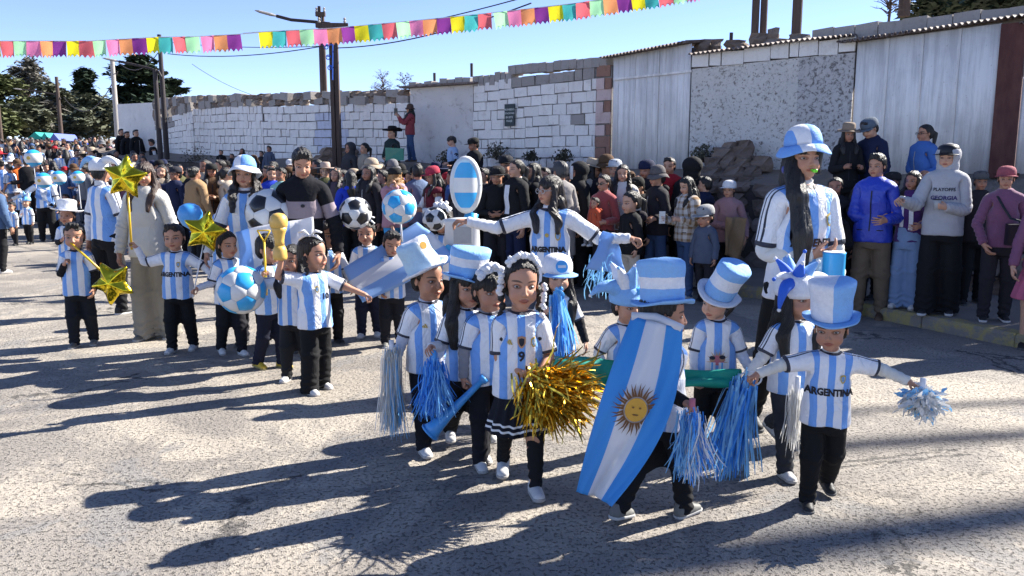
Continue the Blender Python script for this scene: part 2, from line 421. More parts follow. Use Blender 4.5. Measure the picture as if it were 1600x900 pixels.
# ------------------------------------------------------------------ rig
def _rx(a): c, s = math.cos(a), math.sin(a); return np.array([[1, 0, 0], [0, c, -s], [0, s, c]])
def _ry(a): c, s = math.cos(a), math.sin(a); return np.array([[c, 0, s], [0, 1, 0], [-s, 0, c]])
def _rz(a): c, s = math.cos(a), math.sin(a); return np.array([[c, -s, 0], [s, c, 0], [0, 0, 1]])
def minrot(a, b):
    a = np.array(a, float) / np.linalg.norm(a); b = np.array(b, float) / np.linalg.norm(b)
    v = np.cross(a, b); c = a @ b; s = np.linalg.norm(v)
    if s < 1e-6: return np.eye(3) if c > 0 else _rz(math.pi)
    K = np.array([[0, -v[2], v[1]], [v[2], 0, -v[0]], [-v[1], v[0], 0]])
    return np.eye(3) + K + K @ K * ((1 - c) / s ** 2)
class Rig:
    """pose: face(deg, 0 = towards camera, + turns to image right), lean/side/twist, head=(yaw,pitch,roll),
       aL/aR=((upper dir),(fore dir)) in world axes, cL/cR finger curl 0..1, lL/lR=(swing,bend), sit"""
    def __init__(s, p, H, loc, face=0, lean=0, side=0, twist=0, head=(0, 0, 0), aL=None, aR=None, cL=.35, cR=.35, lL=(0, 4), lR=(0, 4), wL=0, wR=0, toe=6, hips=None, spread=1.0, hs=(1, 1, 1), build=1.0):
        P = PR[p]; s.p = p; s.H = H; s.P = P
        G = _rz(R(face)); s.G = G
        M = [None] * NB
        def ab(Rm, piv, parent):
            A = np.eye(4); A[:3, :3] = Rm; w_ = parent[:3, :3] @ piv + parent[:3, 3]; A[:3, 3] = w_ - Rm @ piv; return A
        I4 = np.eye(4)
        v3 = lambda x, y, z: np.array([x, y, z], float)
        M[0] = ab(_ry(R(side * .3)), v3(0, 0, P['pel']), I4)
        Rc = _rx(R(lean)) @ _ry(R(side)) @ _rz(R(twist)); M[1] = ab(Rc, v3(0, 0, P['waist']), M[0])
        Rh = _rz(R(head[0])) @ _rx(R(head[1])) @ _ry(R(head[2]))
        Rn = Rc @ _rz(R(head[0] * .4)) @ _rx(R(head[1] * .4)); M[2] = ab(Rn, v3(0, 0, P['neck'] - .01), M[1])
        M[3] = ab(_rx(R(lean * .3)) @ Rh @ np.diag(hs), v3(0, .01, P['chin'] + .005), M[2])
        for sd, S in ((1, 'L'), (-1, 'R')):
            a = aL if S == 'L' else aR; cu = cL if S == 'L' else cR
            if a is None:
                u = G @ v3(sd * .22, -.02, -1); f = G @ v3(sd * .14, -.30, -1)
            else: u, f = a[0], a[1]
            u = G.T @ np.array(u, float); f = G.T @ np.array(f, float)
            Ru = minrot((sd, 0, 0), u); 
            M[B['ua' + S]] = ab(Ru, v3(sd * (P['sx'] - .008), 0, P['sh']), M[1])
            Rf = minrot(u, f) @ Ru; M[B['fa' + S]] = ab(Rf, v3(sd * P['el'], 0, P['sh']), M[B['ua' + S]])
            wt = wL if S == 'L' else wR
            Rha = Rf @ _rx(R(wt) * sd) @ _ry(R(8) * sd); M[B['hand' + S]] = Mh = ab(Rha, v3(sd * P['wr'], 0, P['sh']), M[B['fa' + S]])
            h = P['ha']
            for k in range(4):
                c1 = R(75 * cu + 4 * k * cu); kx = P['wr'] + .47 * h
                Ra = Rha @ _ry(c1 * sd); Ma = ab(Ra, v3(sd * kx, FING[k][0] * h, P['sh']), Mh); M[B[f'f{k}a' + S]] = Ma
                mx = P['wr'] + (.50 + FING[k][1] * .48) * h
                M[B[f'f{k}b' + S]] = ab(Ra @ _ry(R(95 * cu) * sd), v3(sd * mx, FING[k][0] * h, P['sh']), Ma)
            Rt = Rha @ _ry(R(50 * cu) * sd) @ _rz(R(25 * cu) * sd); Mt = ab(Rt, v3(sd * (P['wr'] + .08 * h), -.11 * h, P['sh']), Mh); M[B['t1' + S]] = Mt
            M[B['t2' + S]] = ab(Rt @ _rz(R(30 * cu) * sd), v3(sd * (P['wr'] + .24 * h), -.28 * h, P['sh']), Mt)
            sw, kn = lL if S == 'L' else lR
            Rt = _rx(R(-sw)) @ _ry(R(-2 * sd * spread)); hx = P['hx']
            Mt = ab(Rt, v3(sd * hx, 0, P['hip']), M[0]); M[B['thigh' + S]] = Mt
            Rs = _rx(R(-sw + kn)) @ _ry(R(-1 * sd * spread)); Ms = ab(Rs, v3(sd * hx * .95, 0, P['knee']), Mt); M[B['shin' + S]] = Ms
            fp = -sw + kn; fp = fp * (.35 if fp > 0 else .55) if hips is None else 0
            M[B['foot' + S]] = ab(_rx(R(fp)) @ _rz(R(toe) * sd), v3(sd * hx * .95, .005, P['ank']), Ms)
        s.M = np.array(M)
        # feet on ground
        lo = 9
        for S, sd in (('L', 1), ('R', -1)):
            for yy in (.035, -.085):
                q = s.M[B['foot' + S]] @ np.array([sd * P['hx'], yy, 0, 1]); lo = min(lo, q[2])
        if hips is not None: lo = s.M[0][2, 3] + P['pel'] - hips / H     # seat height
        s.W4 = np.eye(4); s.W4[:3, :3] = (G * H) @ np.diag((build, build, 1)); s.W4[:3, 3] = np.array([loc[0], loc[1], loc[2] - lo * H])
    def pose(s, V, W):
        A = s.W4 @ s.M; Mx = np.tensordot(W, A.astype(np.float32), axes=(1, 0))
        return np.einsum('nij,nj->ni', Mx[:, :3, :3], V.astype(np.float32)) + Mx[:, :3, 3]
    def bone(s, b): return s.W4 @ s.M[B[b]]
    def grip(s, S):                                     # centre of the closed hand, in the world
        sd = 1 if S == 'L' else -1; P = s.P
        q = s.bone('hand' + S) @ np.array([sd * (P['wr'] + .45 * P['ha']), -.02 * P['ha'], P['sh'] - .16 * P['ha'], 1]); return Vector(q[:3])
    def headpt(s, x, y, z):                             # head lengths, z from chin
        h = s.P['hh']; q = s.bone('head') @ np.array([x * h, y * h, s.P['chin'] + z * h, 1]); return Vector(q[:3])
# ------------------------------------------------------------------ people materials
WHITE = (.78, .78, .80); NAVY = (.010, .013, .030); BLUE = (.155, .355, .76); SKYB = (.09, .40, .80); BLACK = (.012, .012, .014)
def m_skin(p):
    P = PR[p]; h = P['hh']; m = Mat('skin', .48, .4); oc = m.info().outputs['Color']; x, y, z = m.xyz(m.attr('rest').outputs['Vector'])
    X = x.abs() / h; Z = (z - P['chin']) / h; fr = (y / h) < -.2
    def ell(cx, cz, rx, rz, lo, hi, bend=0):             # soft elliptical mark: 1 inside lo, 0 outside hi
        dx = X - cx; dz = Z - cz + dx * dx * bend; r = ((dx / rx) * (dx / rx) + (dz / rz) * (dz / rz)).pow(.5); return ((hi - r) / (hi - lo)).max(0).min(1) * fr
    n = m.noise(m.obj(), 60, 3); c = m.mix(n * .22, oc, (.30, .12, .07))
    c = m.mix(ell(.21, .30, .12, .10, .2, 1.2) * .30, c, m.mix(1.0, c, (1.0, .62, .52), 'MULTIPLY'))
    c = m.mix(ell(0, .203, .105, .042, .8, 1.2) * .85, c, m.mix(1.0, c, (.80, .42, .40), 'MULTIPLY'))
    c = m.mix(ell(0, .200, .085, .007, .8, 1.4) * .8, c, (.05, .015, .012))
    c = m.mix(ell(.155, .478, .088, .047, .9, 1.2) * .75, c, m.mix(1.0, c, (.30, .20, .17), 'MULTIPLY'))
    c = m.mix(ell(.165, .585, .100, .019, .8, 1.35, 1.8) * .85, c, (.022, .014, .011))
    m.color(c); m.bump(m.noise(m.obj(), 260, 2), .0012, .5); return m.m
def m_cloth(name, rough=.85, weave=500, fold=.006, shine=.2, var=.25, sheen=0):
    m = Mat(name, rough, shine); o = m.obj(); oc = m.info().outputs['Color']
    n = m.noise(o, 9, 5, .6); m.color(m.mix(m.ramp(n, [(.3, var), (.7, 0)]), oc, m.mix(.55, oc, (.0, .0, .0)).s))
    m.bump(m.noise(o, 14, 3, .5, 1.2), .02, fold * 60); m.bump(m.noise(o, weave, 1), .001, .35)
    if sheen: m.b.inputs['Sheen Weight'].default_value = sheen
    return m.m
def m_jersey(p, period=.074, wid=.22, cuff=0, name='jersey', side=True):
    P = PR[p]; cuff = P['el'] - (.024 if p == 'c' else .030); m = Mat(name + '_' + p, .55, .35); r = m.attr('rest').outputs['Vector']; x, y, z = m.xyz(r); ax = x.abs()
    warp = (m.noise(r, 14, 2) - .5) * .006
    st = (((x + warp) / period + .5).frac() - .5).abs() < wid
    st = st * (ax < P['sx'] + .012)
    col = m.mix(st, WHITE, BLUE)
    nv = ((cuff - ax).abs() < .0085) * (z > P['sh'] - .10)
    rr = (x * x + (y * 1.0) * y).pow(.5)
    nv = nv.max((rr < .052) * (z > P['neck'] - .035))
    sh = (z > P['sh'] + .012) * (ax > .045) * ((((y + .002) / .0165 + .5).frac() - .5).abs() < .20) * (y.abs() < .0270)
    nv = nv.max(sh)
    col = m.mix(nv, col, NAVY)
    col = m.mix(m.ramp(m.noise(m.obj(), 7, 4), [(.35, .10), (.65, 0)]), col, (.35, .36, .40))
    m.color(col); m.bump(m.noise(m.mapping(m.obj(), (1, 1, .6)), 11, 4, .55, 2.2), .03, .75); m.bump(m.noise(m.obj(), 700, 0), .0006, .3)
    return m.m
def m_hair():
    m = Mat('hair', .42, .45); oc = m.info().outputs['Color']; r = m.mapping(m.attr('rest').outputs['Vector'], (260, 260, 10))
    n = m.noise(r, 1.0, 3, .6); m.color(m.mix(m.ramp(n, [(.3, 0), (.7, 1)]), m.mix(.5, oc, (0, 0, 0)), m.mix(.018, oc, (.5, .4, .35)))); m.bump(n, .010, 1.0)
    return m.m
def m_plain(name, base, rough=.6, spec=.35, metal=0, bump=0, scale=40, var=.12):
    m = Mat(name, rough, spec, metal, base); o = m.obj(); n = m.noise(o, scale, 4)
    d = tuple(c * (1 - var * 2) for c in base); m.color(m.mix(n, base, d))
    if bump: m.bump(n, .01, bump)
    return m.m
def m_band(name, axis_, edges, cols, rough=.7, rad=False):
    """hard colour bands along one rest axis"""
    m = Mat(name, rough, .3); v = m.xyz(m.attr('rest').outputs['Vector'])[axis_]
    v = v + (m.noise(m.obj(), 6, 1) - .5) * .03
    c = m.mix(0.0, cols[0], cols[0])
    for e, k in zip(edges, cols[1:]): c = m.mix(v > e, c, k)
    n = m.noise(m.obj(), 11, 3); m.color(m.mix(m.ramp(n, [(.35, .18), (.7, 0)]), c, (.25, .30, .42)))
    m.bump(m.noise(m.obj(), 15, 3, .5, 1), .02, .35); m.bump(m.noise(m.obj(), 420, 0), .001, .3)
    return m.m
MT = {}
MT['skinc'] = m_skin('c'); MT['skina'] = m_skin('a'); MT['hair'] = m_hair()
MT['cloth'] = m_cloth('cotton_cloth'); MT['knit'] = m_cloth('knit_cloth', .95, 220, .008, .1, .3, .3); MT['shiny'] = m_cloth('nylon_cloth', .38, 700, .007, .5, .15)
MT['jc'] = m_jersey('c'); MT['ja'] = m_jersey('a', .066, .23)
MT['jc2'] = m_jersey('c', .084, .24, 0, 'wide_jersey'); MT['ja2'] = m_jersey('a', .080, .24, 0, 'wide_jersey')
MT['ink'] = m_plain('black_print', (.012, .012, .018), .5); MT['gold'] = m_plain('gold_print', (.55, .38, .08), .45)
MT['sun'] = m_plain('sun_print', (.62, .33, .04), .6); MT['sunline'] = m_plain('sun_line', (.16, .07, .02), .7)
MT['navy'] = m_plain('navy_print', NAVY, .5); MT['white'] = m_plain('white_cloth', WHITE, .8, bump=.2); MT['blue'] = m_plain('sky_blue_cloth', SKYB, .75, bump=.2)
MT['royal'] = m_plain('royal_blue_cloth', (.03, .13, .62), .7); MT['eyew'] = m_plain('eye_white', (.36, .33, .31), .3, .5, var=0)
MT['iris'] = m_plain('dark_iris', (.012, .007, .005), .15, .6); MT['sole'] = m_plain('rubber_sole', (.42, .41, .40), .8)
MT['glass'] = m_plain('dark_glass', (.02, .02, .025), .1, .7); MT['steel'] = m_plain('pale_metal', (.6, .58, .55), .35, .5, .8)
MT['red'] = m_plain('red_print', (.45, .03, .04), .6); MT['pinkp'] = m_plain('pink_print', (.55, .16, .20), .6); MT['tanp'] = m_plain('tan_print', (.50, .27, .16), .6)
HB = (.21, .44, .78); MT['hat_h'] = m_band('banded_felt', 2, [1.08, 1.42], [HB, WHITE, HB]); 
MT['hat_h2'] = m_band('banded_felt_three', 2, [.86, 1.02, 1.24, 1.44], [HB, HB, WHITE, HB, HB])
MT['hat_v'] = m_band('halved_felt', 0, [.10], [WHITE, HB]); MT['brim_b'] = m_band('blue_felt', 2, [9], [HB, HB]); MT['brim_w'] = m_band('white_felt', 2, [9], [WHITE, WHITE])
MT['hat_big'] = m_band('pale_halved_felt', 0, [-.14, .16], [(.42, .60, .74), WHITE, (.40, .60, .80)])
MT['bucket'] = m_band('bucket_hat_cloth', 0, [-.34, -.05, .2], [BLUE, WHITE, BLUE, BLUE])

def m_sweater():
    m = Mat('banded_knit', .9, .2); z = m.xyz(m.attr('rest').outputs['Vector'])[2]; x = m.xyz(m.attr('rest').outputs['Vector'])[0].abs()
    b = (z > .665) * (z < .745) * (x < .15); b2 = (x > .17) * (x < .235) * (z > .7); c = m.mix(b.max(b2), (.010, .010, .013), (.27, .22, .24)); m.color(c); m.bump(m.noise(m.obj(), 13, 3, .5, 1.2), .02, .4); m.bump(m.noise(m.obj(), 300, 1), .001, .4); return m.m
MT['sweater'] = m_sweater()
def m_skirt():
    m = Mat('banded_skirt', .85, .2); z = m.xyz(m.attr('rest').outputs['Vector'])[2]; b = ((z - .290).abs() < .0045).max((z - .312).abs() < .0045) if False else (((z - .290).abs() < .0045) + ((z - .314).abs() < .0045)); m.color(m.mix(b, (.012, .013, .02), (.7, .7, .7))); return m.m
MT['skirt'] = m_skirt()
# ------------------------------------------------------------------ templates
_cache = {}
def tmpl(key, fn):
    if key not in _cache: _cache[key] = fn()
    return _cache[key]
QL = {0: 1.0, 1: 1.75, 2: 2.9}
TG = {'body': (13000, 4300, 1900), 'top': (8500, 2600, 1100), 'legs': (6000, 1900, 850), 'hair': (6500, 1900, 650), 'slv': (2200, 700, 400), 'neck': (1400, 900, 500)}
def fin(V, Q, kind, lod):
    n = len(Q) * (Q.shape[1] - 2); t = TG[kind][lod]
    return decim(V, Q, t / n) if n > t * 1.1 else (V, Q)
def t_body(p, lod):
    def f():
        V, Q = make_body(p, QL[lod])
        V, Q = fin(V, Q, 'body', lod)
        return V, Q, weights(V, p), face_colors(V, p, lod)
    return tmpl(('body', p, lod), f)
def fold_disp(V, Q, amp, i0=0, fr=28):
    N = normals(V, Q); f = fnoise(V * (1, 1, .55), fr, i0, 6); g = fnoise(V, fr * 2.1, i0 + 6, 6)
    return V + N * (amp * (f * 1.2 + .5 * g))[:, None]
def t_top(p, lod, kind):
    """kind: jersey, tee, long (sweater), jacket, puffer, under, sleeves, vest"""
    def f():
        P = PR[p]; c = p == 'c'; st = .0062 * QL[lod] * (1.0 if c else .95)
        inf, cuff, hem, sl = {'jersey': (.016, P['el'] - .016 if c else P['el'] - .022, .430 if c else .49, .016), 'tee': (.010, P['el'] - .04, .44 if c else .50, .010),
            'long': (.014, P['wr'] - .004, .43 if c else .49, .011), 'jacket': (.026, P['wr'] + .004, .42 if c else .475, .018), 'puffer': (.034, P['wr'] + .004, .44 if c else .50, .026),
            'under': (.006, P['wr'] + .002, .46 if c else .52, .005), 'vest': (.024, P['sx'] + .018, .45 if c else .50, .02), 'coat': (.028, P['wr'] + .004, .30 if c else .30, .018)}[kind]
        if not c: inf *= .85; sl *= .85
        xs = axis([(-cuff - .02, st), cuff + .02]); ys = axis([(-.135, st), .135]); zs = axis([(hem - .02, st), P['neck'] + .03])
        v = Vol(xs, ys, zs)
        tz = list(P['tz']); ta = [a + inf for a in P['ta']]; tb = [b + inf for b in P['tb']]
        tz[-1] = P['neck'] + (.0 if kind in ('jersey', 'tee', 'under', 'vest') else .022); ta[-1] = .043 if kind != 'jersey' else .046; tb[-1] = .041
        if kind in ('jersey', 'long', 'jacket', 'coat'):
            fl = {'jersey': .016 if c else .006, 'long': .002, 'jacket': .003, 'coat': .02}[kind]
            ta[0] += fl + .010; tb[0] += fl + .006; ta[1] += fl * .6; ta[2] += fl * .5 + .003; tb[2] += .004; ta[3] += .004
        tz[0] = min(tz[0], hem - .01)
        if not c: ta[0] = max(ta[0], .120 if kind == 'jersey' else .112); tb[0] = max(tb[0], .080); ta[1] = max(ta[1], .108)
        v.loft(tz, ta, tb, k=.012, e=2.3)
        for s in (-1, 1):
            v.cone((s * (P['sx'] - .02), 0, P['sh'] - .006), (s * P['el'], 0, P['sh'] - .001), (.036 if c else .032) + sl * .6, (.027 if c else .024) + sl, .03)
            if cuff > P['el']: v.cone((s * P['el'], 0, P['sh'] - .001), (s * P['wr'], 0, P['sh']), (.027 if c else .024) + sl * .9, (.0175 if kind in ('under',) else .020) + sl * .55, .012)
        v.cut(lambda X, Y, Z: np.maximum(np.abs(X) - cuff, hem + (.006 * np.sin(X * 40 + 1) + .008 * np.sin(X * 17 + Y * 30)) * (kind == 'jersey') - Z))
        V, Q = v.mesh()
        amp = {'jersey': .0046, 'tee': .003, 'long': .0036, 'jacket': .0042, 'puffer': .003, 'under': .0016, 'vest': .003, 'coat': .0036}[kind]
        V0 = V.copy(); V = fold_disp(V, Q, amp, hash_i(kind) % 8)
        if kind in ('long', 'jacket', 'coat', 'under'):     # rings of folds on the forearms
            N = normals(V, Q); ax = np.abs(V[:, 0]); m = ss(P['sx'] + .05, P['el'] - .02, ax)
            V = V + N * (m * .0022 * np.sin(ax * 210 + 3 * np.sin(V[:, 1] * 60) + V[:, 2] * 50))[:, None]
        if kind == 'puffer':
            N = normals(V, Q); t = np.where(np.abs(V[:, 0]) > P['sx'] + .03, np.abs(V[:, 0]), V[:, 2])
            V = V + N * (.006 * (np.abs(np.sin(t * 75)) ** .5 - .8))[:, None]
        V, Q = fin(V, Q, 'top', lod); return V, Q, weights(V, p, 'shirt'), None
    return tmpl(('top', p, lod, kind), f)
def hash_i(s): return sum(ord(c) * (i + 3) for i, c in enumerate(s))
def t_legs(p, lod, kind):
    """kind: track, jeans, wide, skirt, leggings"""
    def f():
        P = PR[p]; st = .0068 * QL[lod]; c = p == 'c'
        inf = {'track': .014, 'jeans': .009, 'wide': .016, 'leggings': .003, 'skirt': .012, 'short': .01}[kind]
        bot = {'skirt': .27 if c else .3, 'short': P['knee'] - .01}.get(kind, .022 if kind != 'wide' else .008)
        xs = axis([(-.19, st), .19]); ys = axis([(-.135, st), .14]); zs = axis([(bot - .02, st), P['waist'] + .02])
        v = Vol(xs, ys, zs); wz = P['waist'] - .01
        if kind == 'skirt':
            v.loft([bot, P['hip'] - .055, P['hip'], wz], [.142, .108, .092, .08], [.112, .078, .068, .062], e=2)
        else:
            v.loft([P['hip'] - .068, P['hip'] - .03, P['pel'], wz], [.074 + inf * .6, (.084 if c else .080) + inf * .6, (.092 if c else .086) + inf * .5, (.086 if c else .080) + inf * .3], [.054 + inf, .062 + inf, .068 + inf * .8, .066 + inf * .3], k=.02)
            for s in (-1, 1):
                hx = P['hx']; kr, br = {'track': (.045, .036), 'jeans': (.040, .034), 'wide': (.050, .056), 'leggings': (.038, .024), 'short': (.056, .05)}[kind]
                if not c and kind == 'track': kr, br = .043, .033
                v.cone((s * (hx + .002), 0, P['hip'] + .005), (s * hx, 0, P['knee']), .047 + inf * .4, kr + inf * .3, .016)
                v.cone((s * hx, 0, P['knee']), (s * hx * .98, .004, 0.0), kr + inf * .3, br, .012)
        v.cut(lambda X, Y, Z: np.maximum(bot - Z, Z - wz))
        V, Q = v.mesh()
        if kind == 'skirt':
            an = np.arctan2(V[:, 1], V[:, 0]); k = ss(wz, bot, V[:, 2]); N = normals(V, Q) * (1, 1, 0)
            V = V + N * (k * .008 * np.sin(an * 16))[:, None]
        else:
            V = fold_disp(V, Q, .0030, 9, 26); N = normals(V, Q)
            m = ss(.20, .05, V[:, 2]) + .7 * ss(.07, 0, np.abs(V[:, 2] - P['knee'])) + .5 * ss(.06, 0, np.abs(V[:, 2] - P['hip'] + .02))
            V = V + N * (m * .0042 * np.sin(V[:, 2] * 150 + 2.2 * np.sin(V[:, 0] * 40 + V[:, 1] * 60)))[:, None]
        V, Q = fin(V, Q, 'legs', lod); return V, Q, weights(V, p, 'skirt' if kind == 'skirt' else 'cloth'), None
    return tmpl(('legs', p, lod, kind), f)
def t_sleeves(p, lod, side):
    def f():
        P = PR[p]; st = .0050 * QL[lod]
        Vs, Qs = [], []; b = 0
        for s in (side,):
            xs = axis([(P['sx'] + .03, st), P['wr'] + .02]); ys = axis([(-.05, st), .05]); zs = axis([(P['sh'] - .05, st), P['sh'] + .05])
            v = Vol(xs, ys, zs); v.cone((P['sx'], 0, P['sh']), (P['el'], 0, P['sh']), .034, .029, .001); v.cone((P['el'], 0, P['sh']), (P['wr'] + .02, 0, P['sh']), .0295, .0225, .012)
            v.cut(lambda X, Y, Z: np.maximum(X - P['wr'] - .002, P['sx'] + .045 - X)); V, Q = v.mesh()
            N = normals(V, Q); V = V + N * (.0016 * np.sin(V[:, 0] * 190 + 3 * np.sin(V[:, 1] * 60) + V[:, 2] * 60))[:, None]
            if s < 0: V = V * (-1, 1, 1); Q = Q[:, ::-1]
            Vs.append(V); Qs.append(Q + b); b += len(V)
        V, Q = fin(np.concatenate(Vs), np.concatenate(Qs), 'slv', lod); return V, Q, weights(V, p, 'shirt'), None
    return tmpl(('slv', p, lod, side), f)
def t_hair(p, lod, style):
    def f():
        P = PR[p]; h = P['hh']; z0 = P['chin']; q = QL[lod]; st = h / 34 * q; c_ = p == 'c'
        long_ = style in ('long', 'wavy', 'pony', 'side', 'longf', 'braid', 'half')
        zb = z0 - (1.75 * h if long_ else .35 * h)
        if style == 'side': zb = z0 - 3.1 * h
        xs = axis([(-.62 * h, st), .62 * h]); ys = axis([(-.95 * h, st), .95 * h]); zs = axis([(zb, st * (1.4 if long_ else 1)), z0 + 1.25 * h])
        v = Vol(xs, ys, zs)
        th = {'buzz': .012, 'short': .024, 'crop': .045, 'curly': .07}.get(style, .028)
        head_prims(v, p, p, th * h, False)
        v.ell((0, .16 * h, z0 + .40 * h), ((.31 + th) * h, (.33 + th) * h, .33 * h), .05 * h)
        fr = {'short': .82, 'crop': .80, 'buzz': .85, 'fringe': .60, 'curly': .74, 'long': .80, 'longf': .62, 'pony': .84, 'bun': .84, 'side': .64, 'wavy': .80, 'braid': .84, 'half': .8}[style]
        ys_ = [-.6, -.34, -.20, -.06, .0, .10, .17, .5]; zz = [fr, fr, fr - .05, .50, .44, .52, .20, .06]
        def hl(X, Y, Z):
            yy = Y / h; zl = np.interp(yy.ravel(), ys_, zz).reshape(yy.shape) + .05 * np.cos(X / h * 22) * (style in ('short', 'fringe', 'longf', 'side')) - .5 * (np.abs(X / h) - .1).clip(0) * (yy < -.2)
            return (zl * h + z0 - Z) * .8
        v.cut(hl)
        C = lambda a, b, r1, r2, k=.03, sy=1.0: v.cone([a[0] * h, a[1] * h, z0 + a[2] * h], [b[0] * h, b[1] * h, z0 + b[2] * h], r1 * h, r2 * h, k * h, sy)
        if style in ('short', 'crop', 'curly'): C((-.12, -.2, .93), (.14, -.24, .93), .12, .10, .06)
        if style in ('long', 'longf', 'wavy', 'half'):
            bk = .0 if c_ else .22; C((0, .30, .55), (0, .34 + bk, -.35), .34, .33, .05, .5); C((0, .34 + bk, -.35), (.03, .42 + bk, -1.25), .32, .12, .05, .5)
            if style != 'half':
                for s in (-1, 1):
                    fw = -.34 if c_ else -.62; C((s * .33, .0, .55), (s * .38, -.10, .0), .12, .12, .04); C((s * .38, -.10, 0), (s * .43, fw * .75, -.40), .15, .17, .06, .9); C((s * .43, fw * .75, -.40), (s * .38, fw, -.75 if style == 'long' else -.95), .17, .10, .05, .8); C((s * .36, .20, .1), (s * .42, .20, -.3), .16, .16, .06)
        if style == 'side':                                # long straight hair brought over the right shoulder
            C((0, .28, .5), (-.10, .30, -.1), .33, .28, .05, .6)
            for s in (-1, 1): C((s * .34, -.02, .6), (s * .34, -.05, .15), .10, .08, .04)
            C((-.26, .0, .4), (-.34, -.40, -.40), .20, .24, .05, .8); C((-.34, -.40, -.40), (-.34, -.62, -1.3), .24, .27, .05, .45); C((-.34, -.62, -1.3), (-.28, -.66, -2.7), .27, .11, .05, .4)
        if style == 'pony': C((0, .50, .62), (0, .70, .45), .10, .13, .03); C((0, .70, .45), (.05, .62, -.6), .14, .05, .03)
        if style == 'bun': v.ell((0, .50 * h, z0 + .72 * h), (.16 * h,) * 3, .02 * h)
        if style == 'braid':
            for s in (-1, 1):
                for k in range(7): 
                    t = k / 6; v.ell((s * (.40 + .02 * (k % 2)) * h, (.05 - .25 * t) * h, z0 + (.35 - .95 * t) * h), ((.085 - .03 * t) * h,) * 3, .03 * h)
        V, Q = v.mesh(); N = normals(V, Q); X = V[:, 0] / h; Y = V[:, 1] / h; Z = (V[:, 2] - z0) / h
        if style in ('curly', 'wavy'):
            V = V + N * (h * .045 * fnoise(np.stack([X, Y, Z], 1), 14, 0, 6) * 2)[:, None]
        else:
            an = np.arctan2(Y - .05, X); top = ss(.75, 1.0, Z)
            g = np.sin(an * 26 + 3 * Z) * (1 - top) + np.sin(X * 50 + Y * 6) * top
            V = V + N * (h * .012 * (g + .6 * np.sin(an * 61 + 5 * Z) + .9 * fnoise(np.stack([X, Y, Z], 1), 9, 3, 6)))[:, None]
        V, Q = fin(V, Q, 'hair', lod); return V, Q, weights(V, p, 'hair' if long_ else 'head'), None
    return tmpl(('hair', p, lod, style), f)
def t_hood(p, lod, down):
    def f():
        P = PR[p]; h = P['hh']; z0 = P['chin']; st = h / 22 * QL[lod]
        xs = axis([(-.75 * h, st), .75 * h]); ys = axis([(-.7 * h, st), .95 * h]); zs = axis([(z0 - .75 * h, st), z0 + 1.3 * h])
        v = Vol(xs, ys, zs)
        if down:
            v.ell((0, .42 * h, z0 - .18 * h), (.50 * h, .30 * h, .26 * h), .02); v.ell((0, .1 * h, z0 - .28 * h), (.48 * h, .42 * h, .17 * h), .05 * h)
            v.ell((0, .0, z0 + .05 * h), (.24 * h, .34 * h, .5 * h), .02 * h, True)
        else:
            v.ell((0, .10 * h, z0 + .60 * h), (.50 * h, .56 * h, .52 * h), .02); v.ell((0, .08 * h, z0 + .1 * h), (.44 * h, .45 * h, .45 * h), .08 * h); v.ell((0, .05 * h, z0 - .25 * h), (.55 * h, .5 * h, .2 * h), .08 * h)
            v.ell((0, -.5 * h, z0 + .46 * h), (.33 * h, .50 * h, .42 * h), .03 * h, True)
        V, Q = v.mesh(); V = fold_disp(V, Q, .003, 3, 30)
        V, Q = fin(V, Q, 'hair', lod); return V, Q, weights(V, p, 'hair' if down else 'hair'), None
    return tmpl(('hood', p, lod, down), f)

def shoe_mesh(p, kind, mats, lod=0):
    def f():
        P = PR[p]; c = p == 'c'; k = 1.0 if c else .86; st = .0045 * QL[lod]
        xs = axis([(-.05, st), .05]); ys = axis([(-.125, st), .06]); zs = axis([(-.01, st), .10])
        v = Vol(xs, ys, zs)
        v.cone((0, .022, .018), (0, -.070, .016), .026 * k, .026 * k, .008, 1, .85); v.cone((0, .02, .035), (0, -.045, .026), .026 * k, .021 * k, .012)
        v.cone((0, .016, .03), (0, .014, .062), .026 * k, .025 * k, .008)
        for i in range(3): v.cone((-.010, -.022 - .016 * i, .052 - .008 * i), (.010, -.022 - .016 * i, .052 - .008 * i), .0035, .0035, .003)
        v.cut(lambda X, Y, Z: np.maximum(.012 - Z, Z - .068))
        V, Q = v.mesh(); me = mk_mesh('shoe', V, Q, [mats[0]])
        v = Vol(xs, ys, zs)
        v.cone((0, .022, .012), (0, -.072, .012), .0285 * k, .0285 * k, .01); v.cut(lambda X, Y, Z: np.maximum(-Z, Z - .0165)); V, Q = v.mesh()
        return me, mk_mesh('sole', V, Q, [mats[1]])
    return tmpl(('shoe', p, kind, lod), f)

def eye_mesh():
    def f():
        m = MB(); n = 14; rings = [(0, -1), (.22, -.98), (.45, -.90), (.56, -.83), (.75, -.66), (.9, -.43), (1, 0)]
        vs = [(0, -1.0, 0)]
        for r, y in rings[1:]:
            for k in range(n): a = 2 * math.pi * k / n; vs.append((r * math.cos(a), y, r * math.sin(a)))
        # foreshorten so the iris stays round in an almond eye
        vs2 = []
        for i, (x, y, z) in enumerate(vs): vs2.append((x * .068, y * .03, z * (.034 if i > 2 * n else .052) if i > 0 else 0))
        fs = [(0, 1 + k, 1 + (k + 1) % n) for k in range(n)]
        m.add(vs2, fs, 1)
        for i in range(len(rings) - 2):
            m.f += [(1 + i * n + k, 1 + (i + 1) * n + k, 1 + (i + 1) * n + (k + 1) % n, 1 + i * n + (k + 1) % n) for k in range(n)]; m.m += [1 if i < 2 else 0] * n
        return m.mesh('eye', [MT['eyew'], MT['iris']], True)
    return tmpl('eye', f)

